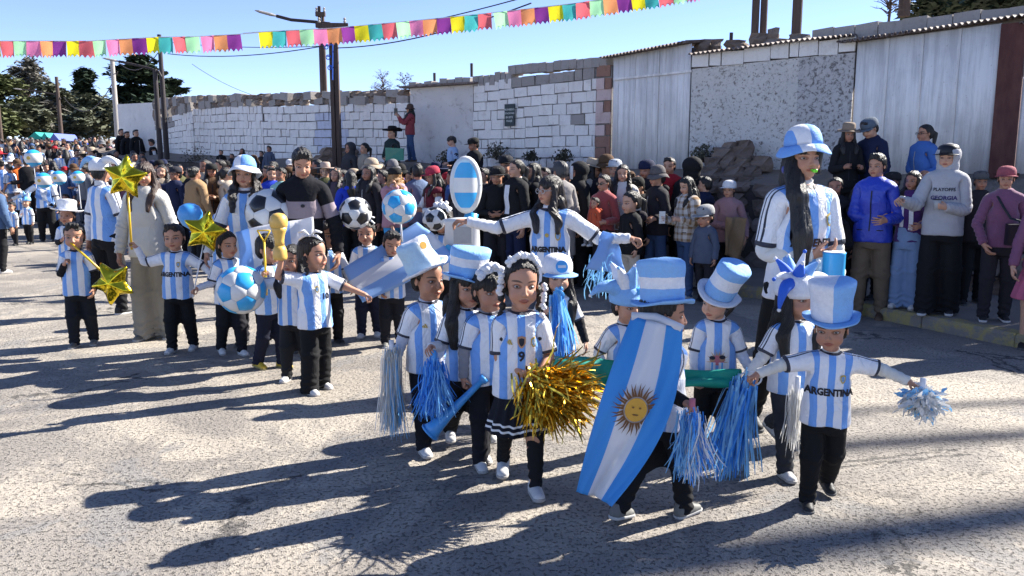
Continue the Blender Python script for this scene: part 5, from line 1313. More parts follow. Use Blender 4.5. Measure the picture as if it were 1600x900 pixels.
def flag_mesh(k, v):
    r = random.Random(v * 31 + ord(k)); nx_, nz_ = 6, 6; vs = []; ph = r.uniform(0, 6); sk = r.uniform(-.15, .15)
    for j in range(nz_ + 1):
        for i in range(nx_ + 1):
            u, t = i / nx_, j / nz_; zz = -t
            if j == nz_: zz = -1 + (0 if i % 2 == 0 else .20)
            vs.append((u - .5 + sk * t * .5, .10 * math.sin(u * 4 + ph + t * 2) * (t + .15), zz))
    fs = [(j * 7 + i, j * 7 + i + 1, (j + 1) * 7 + i + 1, (j + 1) * 7 + i) for j in range(nz_) for i in range(nx_)]
    return mk_mesh('flag', vs, fs, [PM[k]], True)
FMESH = {}
def bunting(label, pts, seq, x0, dx, Y):
    o0 = at(pts[0][0], pts[0][1], Y); root = empty('bunting', o0, label, 'bunting')
    xs_ = [p[0] for p in pts]; ys_ = [p[1] for p in pts]; m = MB(); m.tube([at(p[0], p[1], Y) - o0 for p in pts], .006, 5); m.build('string', MT['white'], root)
    x = x0
    for i, c in enumerate(seq):
        if c != ' ':
            if (c, i % 4) not in FMESH: FMESH[(c, i % 4)] = flag_mesh(c, i % 4)
            p = at(x + dx / 2, np.interp(x + dx / 2, xs_, ys_), Y); q = at(x + dx / 2 + 5, np.interp(x + dx / 2 + 5, xs_, ys_), Y)
            o = link('flag', FMESH[(c, i % 4)], root); o.location = p - o0; o.scale = (dx / 1256 * Y * 1.0, .22, .24); o.rotation_euler = (rnd.uniform(-.15, .15), -math.atan2(q.z - p.z, q.x - p.x), rnd.uniform(-.2, .2))
        x += dx if c != ' ' else 3
bunting('left string of paper pennants ending at the purple flag before the gap', [(-60, 65), (0, 64), (140, 64), (245, 58), (310, 57), (378, 53), (404, 51)], 'yrgpovyrgpovytrg pov', -21, 20.7, 12)
bunting('right string of paper pennants rising from the gap to the top of the picture', [(380, 52), (404, 50), (520, 44), (640, 33), (770, 20), (900, 5), (1022, -13), (1120, -30)], 'ytrgpovytrgpovytr gpovytrgovytrgp', 404, 21.4, 12)
# ---- trees
def tree(px, ytop, ybot, Y, wpx, label, mat, kind='round', seed=0, n=1500, leaf=.16, name='tree'):
    r = random.Random(seed); b = at(px, ybot, Y); top = at(px, ytop, Y); H = top.z - b.z; wd = wpx / F_PX * Y / 2; root = empty(name, b, label, 'tree')
    m = MB(); m.tube([(0, 0, -.5), (.05, 0, H * .4), (.0, .1, H * .8)], [H * .030, H * .02, H * .008], 7); tips = []
    nb = 26 if kind != 'bare' else 44
    for i in range(nb):
        t = r.uniform(.22, .97); a = r.uniform(0, 6.28)
        if kind == 'cedar': R_ = wd * (1.12 - t) ** .7 * r.uniform(.5, 1.1); dz = -.02 * H * r.random()
        elif kind == 'flat': R_ = wd * (1.0 if t < .8 else .7) * r.uniform(.4, 1.1); dz = .06 * H
        elif kind == 'conic': R_ = wd * (1.05 - t) * r.uniform(.6, 1.05); dz = 0
        else: R_ = wd * math.sin(min(1, t * 1.05) * 2.7) ** .6 * r.uniform(.5, 1.0) if t < .95 else wd * .3; dz = .08 * H
        p0 = Vector((0, 0, H * t * .9)); p1 = Vector((math.cos(a) * R_, math.sin(a) * R_, H * t + dz)); mid_p = p0.lerp(p1, .5) + Vector((0, 0, -.02 * H if kind == 'cedar' else .03 * H))
        m.tube([p0, mid_p, p1], [H * .010, H * .006, H * .002], 5, cap=False); tips.append((p0, mid_p, p1, R_))
        if kind == 'bare':
            for k in range(4):
                q = mid_p.lerp(p1, r.random()); m.tube([q, q + Vector((r.uniform(-1, 1), r.uniform(-1, 1), r.uniform(0, 1.2))) * H * .10], [H * .003, H * .001], 4, cap=False)
    m.build('trunk', MT['timber'], root)
    vs = []; fs = []
    for i in range(n):
        p0, mm, p1, R_ = r.choice(tips); t = r.random() ** .7; c = (mm.lerp(p1, t) if t > .2 else p0.lerp(mm, .6 + t)); s_ = wd * (.16 if kind != 'bare' else .1)
        c = c + Vector((r.gauss(0, s_), r.gauss(0, s_), r.gauss(0, s_ * (.35 if kind in ('cedar', 'flat') else .8))))
        if kind == 'cedar' and r.random() < .5: c.z = round(c.z / (H * .07)) * H * .07 + r.gauss(0, H * .012)
        a = r.uniform(0, 6.28); e = r.uniform(-.6, .6); l = leaf * r.uniform(.6, 1.5); u = Vector((math.cos(a), math.sin(a), e)) * l; v = Vector((-math.sin(a), math.cos(a), r.uniform(-.5, .5))) * l * .5
        bb = len(vs); vs += [c - u, c + v, c + u, c - v + Vector((0, 0, l * .15))]; fs.append((bb, bb + 1, bb + 2, bb + 3))
    if n: o = link('crown', mk_mesh('crown', [tuple(v) for v in vs], fs, [mat], False), root)
    return root
LFd = m_leaf('dark_cedar_foliage', (.018, .030, .020), (.048, .070, .040)); LFg = m_leaf('grey_green_foliage', (.085, .098, .066), (.15, .155, .105)); LFl = m_leaf('yellow_green_foliage', (.075, .095, .04), (.15, .16, .075)); LFw = m_leaf('dry_weed_foliage', (.05, .05, .035), (.10, .095, .065)); LFt = m_leaf('bare_twig_foliage', (.11, .105, .095), (.19, .18, .155))
G_ = 'trees beyond the far crowd'
tree(225, 88, 215, 62, 110, 'broad dark cedar with layered branches beyond the two dark poles', LFd, 'cedar', 1, 9000, .30)
tree(140, 112, 215, 60, 62, 'narrow pointed dark cedar between the street lamp and the pale pole', LFd, 'conic', 2, 5000, .26)
tree(50, 100, 215, 70, 62, 'tall half bare grey tree left of the distant street lamp', LFt, 'round', 3, 4200, .20)
tree(8, 128, 220, 52, 78, 'pale yellow green tree at the left edge of the picture', LFl, 'round', 4, 7000, .20)
tree(85, 140, 222, 58, 70, 'grey green bushy tree behind the distant street lamp', LFg, 'round', 5, 6000, .2)
tree(170, 165, 222, 55, 60, 'low grey green tree under the dark cedars', LFg, 'round', 6, 4500, .2)
tree(270, 118, 215, 66, 44, 'dark flat topped cedar just behind the two dark poles', LFd, 'flat', 7, 3500, .28)
tree(-40, 120, 222, 56, 80, 'grey green tree beyond the left edge', LFg, 'round', 8, 2500, .2)
tree(120, 178, 225, 50, 60, 'low bushy tree behind the distant tents', LFg, 'round', 9, 3500, .17)
tree(205, 178, 225, 50, 70, 'low olive bush tree behind the far crowd', LFl if False else LFg, 'round', 10, 3500, .17)
tree(1540, -70, 40, 17, 230, 'dark conifer rising behind the big pale panel', LFd, 'cedar', 11, 7000, .10)
tree(1385, -55, 45, 15.5, 70, 'bare twiggy tree by the brown trunk like post', LFt, 'bare', 12, 0)
tree(598, 112, 165, 21, 44, 'bare bush on the wall top right of the lamp pole', LFt, 'bare', 13, 150, .03, 'bush')
tree(632, 116, 160, 21, 34, 'second bare bush on the wall top nearer the stucco wall', LFt, 'bare', 14, 150, .03, 'bush')
for i, (px, yt, Y, w_, mt, l) in enumerate(((-5, 178, 47, 60, LFl, 'low yellow green tree at the far left edge'), (40, 172, 50, 70, LFg, 'low grey green tree left of the distant street lamp'), (75, 165, 57, 60, LFt, 'grey twiggy tree right behind the distant street lamp'), (150, 160, 54, 70, LFg, 'grey green tree in front of the pointed cedar'), (240, 160, 52, 70, LFd, 'dark low tree left of the white wall end'), (285, 175, 50, 60, LFd, 'dark low tree behind the small block wall'), (115, 150, 62, 60, LFt, 'half bare tree between street lamp and pointed cedar'))):
    tree(px, yt, 226, Y, w_, l, mt, 'round', 40 + i, 5200, .22)
def shrub(px, py, Y, s, label, mat=None):
    b = at(px, py, Y); r = random.Random(int(px)); m = MB()
    for i in range(26):
        a = r.uniform(0, 6.28); e = r.uniform(.3, 1.4); d = Vector((math.cos(a) * math.cos(e), math.sin(a) * math.cos(e), math.sin(e))) * s * r.uniform(.5, 1); m.tube([(0, 0, 0), d * .6, d], [.006, .004, .002], 4, cap=False)
    root = empty('shrub', b, label, 'plant'); m.build('stem', MT['timber'], root); vs = []; fs = []
    for i in range(420):
        a = r.uniform(0, 6.28); e = r.uniform(.2, 1.5); q = r.uniform(.3, 1) * s; c = Vector((math.cos(a) * math.cos(e), math.sin(a) * math.cos(e), math.sin(e))) * q; u = Vector((r.gauss(0, 1), r.gauss(0, 1), r.gauss(0, 1))).normalized() * .035; v = Vector((r.gauss(0, 1), r.gauss(0, 1), r.gauss(0, 1))).normalized() * .022
        bb = len(vs); vs += [c - u, c + v, c + u, c - v]; fs.append((bb, bb + 1, bb + 2, bb + 3))
    link('leaves', mk_mesh('leaves', [tuple(v) for v in vs[:len(vs) // 2]], fs[:len(fs) // 2], [mat or LFw], False), root)
shrub(307, 262, 23, .62, 'dark green shrub at the foot of the short block wall')
shrub(776, 250, 16.2, .36, 'dry dark weed below the plaque on the block wall'); shrub(830, 252, 15.4, .2, 'small dry weed at the foot of the block wall'); shrub(880, 254, 14.9, .26, 'low dark weed beside the red brick pier'); shrub(700, 256, 16.6, .3, 'small weed at the foot of the stucco wall')
shrub(1100, 254, 13.2, .3, 'small weed below the white upright sheets')
# far roofs of stalls
for i, (px, py, wpx, c, l) in enumerate(((72, 212, 24, (.03, .33, .26), 'green stall awning beyond the far crowd'), (87, 213, 14, (.04, .35, .30), 'small teal stall awning right of the bigger green one'), (101, 214, 16, (.12, .16, .45), 'blue violet stall awning beside the teal one'))):
    p = at(px, py, 42); s_ = wpx / F_PX * 42 / 2; root = empty('stall_awning', (p.x, p.y, hz(0, 42)), l, 'awning'); m = MB(); z = p.z - hz(0, 42); m.add([(-s_, -1, z - .2), (s_, -1, z - .2), (s_, 1, z - .2), (-s_, 1, z - .2), (0, -1, z + .15), (0, 1, z + .15)], [(0, 1, 4), (3, 5, 2), (0, 4, 5, 3), (1, 2, 5, 4), (3, 2, 1, 0)]); m.build('canopy', m_plain('awning_cloth', c, .8), root)
    for sx in (-1, 1):
        for sy in (-1, 1): m = MB(); m.tube([(sx * s_ * .95, sy * .95, 0), (sx * s_ * .95, sy * .95, z - .3)], .03, 5); m.build('post', MT['polepale'], root)

# cables, an added shadow-casting tube and a few onlookers just outside the frame throw the shadows that cross the road
def shadow_caster(a, b, h, r, label):
    a, b = gnd(*a), gnd(*b); k = h / sdir.z; a = a + sdir * k; b = b + sdir * k; d = b - a; a, b = a - d * 1.2, b + d * 1.5; o0 = a.copy(); m = MB(); m.tube([a.lerp(b, t) - o0 - Vector((0, 0, .5 * t * (1 - t))) for t in np.linspace(0, 1, 12)], r, 6); o = m.build('overhead_wire', MT['darkpole']); o.location = o0; tag(o, label, 'cable', 'overhead wires')
shadow_caster((1330, 700), (1600, 684), 15, .09, 'thick upper cable outside the right edge whose shadow crosses the road')
shadow_caster((1400, 642), (1600, 632), 14, .06, 'thinner cable outside the right edge above the road')
shadow_caster((1150, 872), (1600, 812), 18, .17, 'thick cable bundle far outside the right edge, nearest the camera')  # unseen tube, added only for the broad soft shadow at lower right
# ================================================================== held things
def m_foil(name, base):
    m = Mat(name, .16, .5, 1.0, base); o = m.obj(); m.bump(m.noise(o, 9, 2, .4, .8), .03, .5); m.bump(m.noise(o, 40, 2), .006, .25); return m.m
MT['foil'] = m_foil('gold_foil', (.72, .55, .03)); MT['tinsel'] = Mat('gold_tinsel', .22, .5, 1.0, (.62, .40, .05)).m
MT['plastic_b'] = m_plain('blue_plastic', (.07, .34, .76), .35, .5); MT['plastic_y'] = m_plain('yellow_plastic', (.80, .50, .02), .35, .5); MT['cupy'] = m_plain('gold_plastic', (.72, .44, .10), .38, .5)
MT['vinylw'] = m_plain('white_vinyl', (.66, .66, .65), .35, .5, var=.05); MT['vinylb'] = m_plain('sky_vinyl', (.03, .36, .72), .35, .5, var=.05); MT['vinylk'] = m_plain('black_vinyl', (.015, .015, .018), .3, .5)
MT['vinylg'] = m_plain('grey_vinyl', (.40, .40, .40), .4, .4); MT['green'] = m_plain('green_ribbon_cloth', (.005, .27, .20), .6, bump=.3, scale=12)
def m_strand(name, c, tr=.3):
    m = Mat(name, .5, .3, 0, c); t = m.nt.nodes.new('ShaderNodeBsdfTranslucent'); t.inputs[0].default_value = (*c, 1); x = m.nt.nodes.new('ShaderNodeMixShader'); x.inputs[0].default_value = tr
    m.nt.links.new(m.b.outputs[0], x.inputs[1]); m.nt.links.new(t.outputs[0], x.inputs[2]); m.nt.links.new(x.outputs[0], m.nt.nodes['Material Output'].inputs[0]); return m.m
MT['st_w'] = m_strand('white_strand', (.76, .75, .72)); MT['st_b'] = m_strand('blue_strand', (.06, .31, .82)); MT['st_s'] = m_strand('sky_strand', (.25, .56, .86)); MT['st_c'] = m_strand('cream_strand', (.62, .59, .52))
MT['clothb'] = m_strand('sky_flag_cloth', (.08, .38, .80), .38); MT['clothw'] = m_strand('white_flag_cloth', (.78, .78, .80), .30); MT['clothl'] = m_strand('pale_blue_flag_cloth', (.33, .52, .82), .42)
SUN_DIRS = []
def sun_emblem(parent, center, ux, uz, r, off=-.006):
    """round sun with a face disc and rays laid on a cloth point; ux, uz unit vectors of the cloth"""
    n = ux.cross(uz).normalized(); n = n if n.y < 0 else -n; vs = []; fs = []; mi = []
    for i in range(24): a = i / 24 * 6.283; vs.append(center + (ux * math.cos(a) + uz * math.sin(a)) * r * .44 + n * .010)
    fs.append(tuple(range(24))); mi.append(0)
    for i in range(32):
        a = i / 32 * 6.283; w_ = .050 * r; d = ux * math.cos(a) + uz * math.sin(a); t = -ux * math.sin(a) + uz * math.cos(a); b = len(vs); wv = t * (.06 * r * (1 if i % 2 else 0))
        vs += [center + d * r * .48 - t * w_ + n * .009, center + d * r * .48 + t * w_ + n * .009, center + d * r * .75 + t * w_ * .6 + wv + n * .009, center + d * r + n * .009, center + d * r * .75 - t * w_ * .6 + wv + n * .009]; fs.append((b, b + 1, b + 2, b + 3, b + 4)); mi.append(1)
    o = link('sun_emblem', mk_mesh('sun_emblem', [tuple(v) for v in vs], fs, [MT['sun'], MT['sunline']], False, fmat=mi), parent)
    for dx in (-.14, .14):
        m = MB(); c = center + ux * dx * r + uz * .08 * r + n * .013; m.add([c + (ux * math.cos(a) + uz * math.sin(a) * .7) * r * .05 for a in np.linspace(0, 5.5, 8)], [tuple(range(8))]); m.build('eye', MT['sunline'], o)
    m = MB(); c = center - uz * .16 * r + n * .013; m.add([c + ux * -.13 * r, c + ux * .13 * r, c + ux * .09 * r - uz * .05 * r, c - ux * .09 * r - uz * .05 * r], [(0, 1, 2, 3)]); m.build('mouth', MT['sunline'], o)
# panels of a ball
def ico():
    t = (1 + 5 ** .5) / 2; v = [Vector(p).normalized() for p in [(-1, t, 0), (1, t, 0), (-1, -t, 0), (1, -t, 0), (0, -1, t), (0, 1, t), (0, -1, -t), (0, 1, -t), (t, 0, -1), (t, 0, 1), (-t, 0, -1), (-t, 0, 1)]]
    f = [(0, 11, 5), (0, 5, 1), (0, 1, 7), (0, 7, 10), (0, 10, 11), (1, 5, 9), (5, 11, 4), (11, 10, 2), (10, 7, 6), (7, 1, 8), (3, 9, 4), (3, 4, 2), (3, 2, 6), (3, 6, 8), (3, 8, 9), (4, 9, 5), (2, 4, 11), (6, 2, 10), (8, 6, 7), (9, 8, 1)]
    return v, f
def panel_mesh(c, poly, mat):
    n = len(poly); c = c.normalized(); vs = [c * 1.012]; rings = (.5, .93, 1.0)
    for q in rings:
        for i in range(n):
            for h_ in (0, .5):
                p = poly[i].lerp(poly[(i + 1) % n], h_); p = (c * p.length).lerp(p, q * .992); vs.append(p.normalized() * (1.004 if q < .6 else (1.0 if q < .95 else .984)))
    k = n * 2; fs = [(0, 1 + i, 1 + (i + 1) % k) for i in range(k)]
    for r in range(2): fs += [(1 + r * k + i, 1 + (r + 1) * k + i, 1 + (r + 1) * k + (i + 1) % k, 1 + r * k + (i + 1) % k) for i in range(k)]
    return mk_mesh('panel', [tuple(v) for v in vs], fs, [mat], True)
def ball_panels(kind):
    def f():
        v, F_ = ico(); out = []; pm = MT['vinylk' if kind == 'k' else 'vinylb']
        for i, a in enumerate(v):
            nb = sorted({j for t in F_ if i in t for j in t if j != i}, key=lambda j: 0); x = (v[nb[0]] - a * v[nb[0]].dot(a)).normalized(); y = a.cross(x)
            nb.sort(key=lambda j: math.atan2((v[j] - a).dot(y), (v[j] - a).dot(x))); out.append(panel_mesh(a, [a.lerp(v[j], .41) for j in nb], pm))
        for t in F_:
            P_ = []; 
            for q in range(3): P_ += [v[t[q]].lerp(v[t[(q + 1) % 3]], .41), v[t[q]].lerp(v[t[(q + 1) % 3]], .59)]
            out.append(panel_mesh((v[t[0]] + v[t[1]] + v[t[2]]) / 3, P_, MT['vinylw']))
        m = MB(); 
        for i in range(1, 12): pass
        prof = [(math.sin(a) * .972, -math.cos(a) * .972) for a in np.linspace(.02, math.pi - .02, 14)]; m.lathe(prof, 20); core = m.mesh('core', MT['vinylk'], True)
        return out, core
    return tmpl(('ball', kind), f)
def ball(px, py, Y, r, kind, label, rot=(0, 0, 0), stick=None, squash=1.0, name='toy_football'):
    c = at(px, py, Y); root = empty(name, c, label, 'ball'); root.rotation_euler = [R(a) for a in rot]; out, core = ball_panels(kind)
    o = link('core', core, root); o.scale = (r, r, r)
    for me in out: o = link('panel', me, root); o.scale = (r, r, r)
    if stick is not None:
        A = root.rotation_euler.to_matrix().inverted(); d = A @ (Vector(stick) - c); m = MB(); m.tube([d.normalized() * r * .95, d * 1.12], .008, 6); m.build('stick', MT['white'], root, True)
    return root
def star(px, py, Y, rpx, label, rot=0, stick_to=None, yaw=0, smat='plastic_y', sr=.010):
    c = at(px, py, Y); r = rpx / F_PX * Y; root = empty('star_balloon', c, label, 'balloon'); n = 10; vs = []; fs = []; rings = [1, .93, .8, .6, .35, 0]
    def ro(a): # radius of a fat star
        k = (a % (2 * math.pi / 5)) / (2 * math.pi / 5); k = abs(k - .5) * 2; th_ = (1 - k) * math.pi / 5; ri = .56; x1, y1 = ri * math.cos(math.pi / 5), ri * math.sin(math.pi / 5)
        rr_ = y1 / (y1 * math.cos(th_) + (1 - x1) * math.sin(th_)); return min(rr_, .97) * (1 - .03 * math.sin(k * math.pi))
    N = 60; wr = random.Random(px)
    ph = [wr.uniform(0, 6) for _ in range(6)]
    for side in (-1, 1):
        b = len(vs)
        for q in rings[:-1]:
            for i in range(N):
                a = 2 * math.pi * i / N; R_ = ro(a) * q; th = .34 * (1 - q ** 2.6) ** .55 * (.72 + .28 * (ro(a) - .54) / .46); th *= 1 + .05 * math.sin(17 * a + ph[1]) * q ** 3
                aa = a + R(90 + rot); vs.append((R_ * r * math.cos(aa), side * th * r, R_ * r * math.sin(aa)))
        vs.append((0, side * .34 * r, 0)); c_ = len(vs) - 1
        for j in range(len(rings) - 2):
            for i in range(N):
                f = (b + j * N + i, b + j * N + (i + 1) % N, b + (j + 1) * N + (i + 1) % N, b + (j + 1) * N + i); fs.append(f if side < 0 else f[::-1])
        j = len(rings) - 2; fs += [((b + j * N + i, b + j * N + (i + 1) % N, c_) if side < 0 else (c_, b + j * N + (i + 1) % N, b + j * N + i)) for i in range(N)]
    o = link('foil', mk_mesh('foil', vs, fs, [MT['foil']], True), root); o.rotation_euler = (0, 0, R(yaw))
    if stick_to is not None: m = MB(); d = Vector(stick_to) - c; m.tube([d.normalized() * r * .5 + Vector((0, .02, 0)), d * 1.0 + d.normalized() * .05], sr, 8); m.build('stick', MT[smat], root, True)
    return root
def strands(name, root, p, spread, L, n, mats, seed=0, down=1.0, r0=.02, wd=.003, seg=6, dirn=None, curl=.15, droop=1.0):
    r = random.Random(seed); V = []; F_ = []; mi = []
    for i in range(n):
        a = r.uniform(0, 6.283); e = r.random() ** .5 * spread
        d = Vector((math.cos(a) * e, math.sin(a) * e, -down)) if dirn is None else (Vector(dirn) + Vector((r.gauss(0, spread), r.gauss(0, spread), r.gauss(0, spread))))
        d = d.normalized(); q = Vector(p) + Vector((r.gauss(0, r0), r.gauss(0, r0), r.gauss(0, r0))); l = L * r.uniform(.65, 1.08); st = l / seg; b = len(V); side = d.cross(Vector((r.gauss(0, 1), r.gauss(0, 1), r.gauss(0, 1)))).normalized()
        for k in range(seg + 1):
            w_ = wd * (1 if k < seg else .5); V += [q - side * w_, q + side * w_]; q = q + d * st
            d = (d + Vector((r.gauss(0, curl), r.gauss(0, curl), r.gauss(0, curl) - .12 * droop))).normalized(); side = (side + Vector((r.gauss(0, .25), r.gauss(0, .25), r.gauss(0, .25)))).normalized()
        F_ += [(b + 2 * k, b + 2 * k + 1, b + 2 * k + 3, b + 2 * k + 2) for k in range(seg)]; m_ = min(len(mats) - 1, int(len(mats) * ((a / 6.283 + .12 * r.random()) % 1))); mi += [m_] * seg
    o = link(name, mk_mesh(name, [tuple(v) for v in V], F_, mats, False, fmat=mi), root); o['kind'] = 'stuff'; return o
def pompom(p, label, mats, L=.3, n=420, spread=.35, seed=0, name='pompom', **k):
    p = Vector(p); root = empty(name, p, label, 'pompom'); m = MB(); m.tube([(0, 0, .06), (0, 0, -.05)], .014, 8); m.build('handle', k.pop('hm', MT['white']), root, True); strands('strands', root, (0, 0, -.02), spread, L, n, mats, seed, **k); return root
def cloth(name, label, corners, mats, bands, nu=14, nv=22, wav=.02, seed=0, cat='flag', sag=0, side_fn=None, vert=False):
    """corners: 4 world points tl, tr, br, bl; bands run along u edges: list of upper limits in u"""
    tl, tr, br, bl = [Vector(c) for c in corners]; nrm = (tr - tl).cross(bl - tl).normalized(); o0 = tl.copy(); r = random.Random(seed); ph = [r.uniform(0, 6) for _ in range(6)]; V = []; F_ = []; mi = []
    def P(u, v):
        p = tl.lerp(tr, u).lerp(bl.lerp(br, u), v); w_ = wav * (math.sin(u * 7 + v * 3 + ph[0]) + .6 * math.sin(v * 8 - u * 5 + ph[1]) + .35 * math.sin(u * 17 + ph[2] + v * 4) + .2 * math.sin(u * 31 + v * 13))
        p = p + nrm * w_ + Vector((0, 0, -sag * 4 * u * (1 - u) if not vert else 0)); return side_fn(p, u, v) if side_fn else p
    for j in range(nv + 1):
        for i in range(nu + 1): V.append(P(i / nu, j / nv) - o0)
    for j in range(nv):
        for i in range(nu):
            F_.append((j * (nu + 1) + i, j * (nu + 1) + i + 1, (j + 1) * (nu + 1) + i + 1, (j + 1) * (nu + 1) + i)); u = (i + .5) / nu; mi.append(next(k for k, b in enumerate(bands) if u <= b))
    ms = {}
    root = empty(name, o0, label, cat)
    me = mk_mesh('cloth', [tuple(v) for v in V], F_, mats, True, fmat=mi); o = link('cloth', me, root)
    sm = o.modifiers.new('thick', 'SOLIDIFY'); sm.thickness = .003
    return root, P, nrm
def jester(mats, horns, base='cap'):
    """horns: list of (angle deg, elevation, length, r, drop, matindex)"""
    m = MB(); m.lathe([(.43, .56), (.455, .66), (.45, .80), (.40, .98), (.24, 1.10), (.03, 1.14)], 22, (0, .075, 0), 0, 1, 1.1)
    for a, e, L, r, dr, mi in horns:
        a = R(a); d = Vector((math.cos(a) * math.cos(R(e)), math.sin(a) * math.cos(R(e)), math.sin(R(e)))); p = Vector((0, .075, .80)) + Vector((d.x * .3, d.y * .33, d.z * .25)); pts = []; q = p; st = L / 8
        for k in range(9): pts.append(q); q = q + d * st; d = (d + Vector((0, 0, -dr * .16))).normalized()
        m.tube(pts, [r * (1 - .85 * (k / 8) ** 1.3) for k in range(9)], 12, mi); 
        if mi == 1 or True: m.lathe([(.01, -.05), (.045, -.02), (.045, .02), (.01, .05)], 8, tuple(pts[-1]), 1 - mi if mi < 2 else 0)
    return m.mesh('hat', mats, True, rest=True)
# ================================================================== the children and adults walking in the road
def fg(px, feet, ytop, p, label, pose, **k):
    g = gnd(px, feet, 0); 
    if g.y > 18: 
        for _ in range(6): g = gnd(px, feet, hz(0, g.y))
    zt = at(px, ytop, g.y).z; H = zt - g.z; k_ = (g.y + .085 * H) / g.y; g = Vector((g.x * k_, g.y * k_, g.z)); zt = at(px, ytop, g.y).z; H = zt - g.z
    return person(label, p, H, (g.x, g.y, g.z), pose, **k)
GC = 'children in striped football jerseys walking in the parade'
LS = (.72, .71, .68)
def jersey_marks(r, txt='ARGENTINA', z=.60, size=.036, crest=(.048, .675), bars=(-.045, .675), p='c', num=None, numz=.6, numx=0, fw=1.0):
    root, rig, pt = r; tm = pt['tm']; top = pt['top']
    if txt: print_text(txt, tm, rig, root, z, size, 0, MT['ink'], .0024, fw, parent=top)
    if num: print_text(num, tm, rig, root, numz, .055, numx, MT['navy'], .002, parent=top, name='number')
    if crest: badge('crest', tm, rig, root, crest[0], crest[1], .026, .034, MT['gold'], parent=top, name='crest'); badge('crest', tm, rig, root, crest[0], crest[1], .017, .022, MT['clothl'], .0045, parent=top, name='crest_field')
    if bars: badge('bars', tm, rig, root, bars[0], bars[1], .028, .020, MT['gold'], parent=top, name='bar_mark')
def sunburst(r, z=.545):
    root, rig, pt = r; tm = pt['tm']; top = pt['top']
    V, F_ = shape2d('rays'); V, F_ = refine(V * (.062, .075), F_, .02); lay_print('sunburst', V, F_, tm, rig, root, MT['sun'], 0, z + .02, .003, parent=top)
    badge('disc', tm, rig, root, 0, z + .03, .075, .055, MT['pinkp'], .0034, parent=top, name='sun_disc')
    for cx, cz, sx, sy, m_ in ((-.028, z + .035, .030, .030, 'tanp'), (.024, z + .040, .032, .032, 'tanp')): badge('disc', tm, rig, root, cx, cz, sx, sy, MT[m_], .0048, parent=top, name='printed_head'); badge('disc', tm, rig, root, cx, cz + .008, sx * 1.05, sy * .7, MT['navy'], .0056, parent=top, name='printed_hair')
    for cx, s in ((-.028, .034), (.024, .036)): badge('sq', tm, rig, root, cx, z - .01, s, .058, MT['white'], .0044, parent=top, name='printed_shirt'); badge('sq', tm, rig, root, cx, z - .01, s * .25, .058, MT['blue'], .0052, parent=top, name='printed_stripe'); badge('sq', tm, rig, root, cx, z - .055, s * .8, .03, MT['navy'], .0044, parent=top, name='printed_shorts')
    badge('sq', tm, rig, root, 0, z - .085, .10, .022, MT['red'], .0044, parent=top, name='printed_band')

# ---- F1 boy with the halved top hat
h1 = hat_tophat(MT['hat_v'], MT['brim_b'], .43, .50, .86, .64, .05)
P1 = fg(1280, 800, 478, 'c', 'boy in a halved white and blue top hat spreading his arms at front right', dict(face=-8, head=(-22, 4, -3), twist=-4, side=2,
    aR=((-1, -.05, -.22), (-1, -.25, -.30)), aL=((1, -.15, -.24), (.8, -.60, -.32)), cR=.75, cL=.7, lR=(10, 10), lL=(-12, 20), spread=1.5), group=GC,
    top=('jersey', 'j', 'jc'), under=(.66, .64, .58), legs=('track', (.010, .010, .011)), shoes='black', hair=('short', 1), hat=dict(kind='t', mesh=h1, tilt=(4, 3)), skin=1)
jersey_marks(P1, z=.585, size=.046, fw=.86, crest=(.052, .668), bars=None)
# ---- F2 horned hat child
hj = jester([MT['brim_w'], MT['royal'], MT['brim_b']], [(195, 15, .85, .17, 2.4, 1), (182, 40, .62, .13, 1.0, 0), (235, 62, .46, .16, .2, 1), (280, 80, .60, .13, .3, 0), (320, 55, .48, .17, .3, 2), (345, 22, 1.0, .13, 1.3, 0), (288, 18, .40, .14, 1.9, 2), (120, 60, .5, .15, .5, 1), (60, 60, .5, .14, .5, 2)])
P2 = fg(1228, 745, 428, 'c', 'child in a horned jester hat right behind the boy in the halved top hat', dict(face=12, head=(22, 2, 0), aR=((-.55, -.1, -1), (-.75, -.35, -.75)), aL=((.3, 0, -1), (.4, -.4, -.8)), cR=.8, lR=(18, 10), lL=(-22, 40)), group=GC,
    top=('jersey', 'j', 'jc2'), under=(.66, .65, .62), legs=('track', (.035, .036, .042)), shoes='white', hair=('longf', 0), hat=dict(kind='t', mesh=hj, tilt=(2, -4), s=1.04), skin=0)
# ---- F3 cape boy
P3 = fg(1026, 822, 447, 'c', 'boy seen from behind in a banded top hat wearing the long flag cape', dict(face=128, head=(-32, 4, 0), aR=((-.3, -.1, -1), (.42, -.8, -.10)), aL=((.3, .2, -1), (.4, .2, -.6)), cR=.8, lR=(22, 14), lL=(-16, 14)), group=GC,
    top=('jersey', 'j', 'jc'), under=BLACK, legs=('track', (.010, .010, .012)), shoes='grey', hair=('short', 0), hat=dict(kind='t', mesh=hat_tophat(MT['hat_h2'], MT['brim_b'], .39, .44, .78, .58), tilt=(-4, 4)), skin=1)
y3 = P3[1].W4[1, 3]
cp = [(986, 494, y3 - .10), (1066, 514, y3 - .16), (957, 790, y3 - .36), (902, 766, y3 - .22)]
def capef(p, u, v):
    p = p + Vector((.075 * u * math.sin(v * math.pi) * 1.0, -.06 * math.sin(v * math.pi), 0)); return p + Vector((-.03 * math.sin(v * math.pi) * (1 - u), 0, 0))
capr, Pc, nc = cloth('flag_cape', 'long blue and white flag with a sun emblem worn as a cape', [at(*c) for c in cp], [MT['clothb'], MT['clothw'], MT['clothb']], [.30, .70, 1], 26, 52, .021, 3, side_fn=capef)
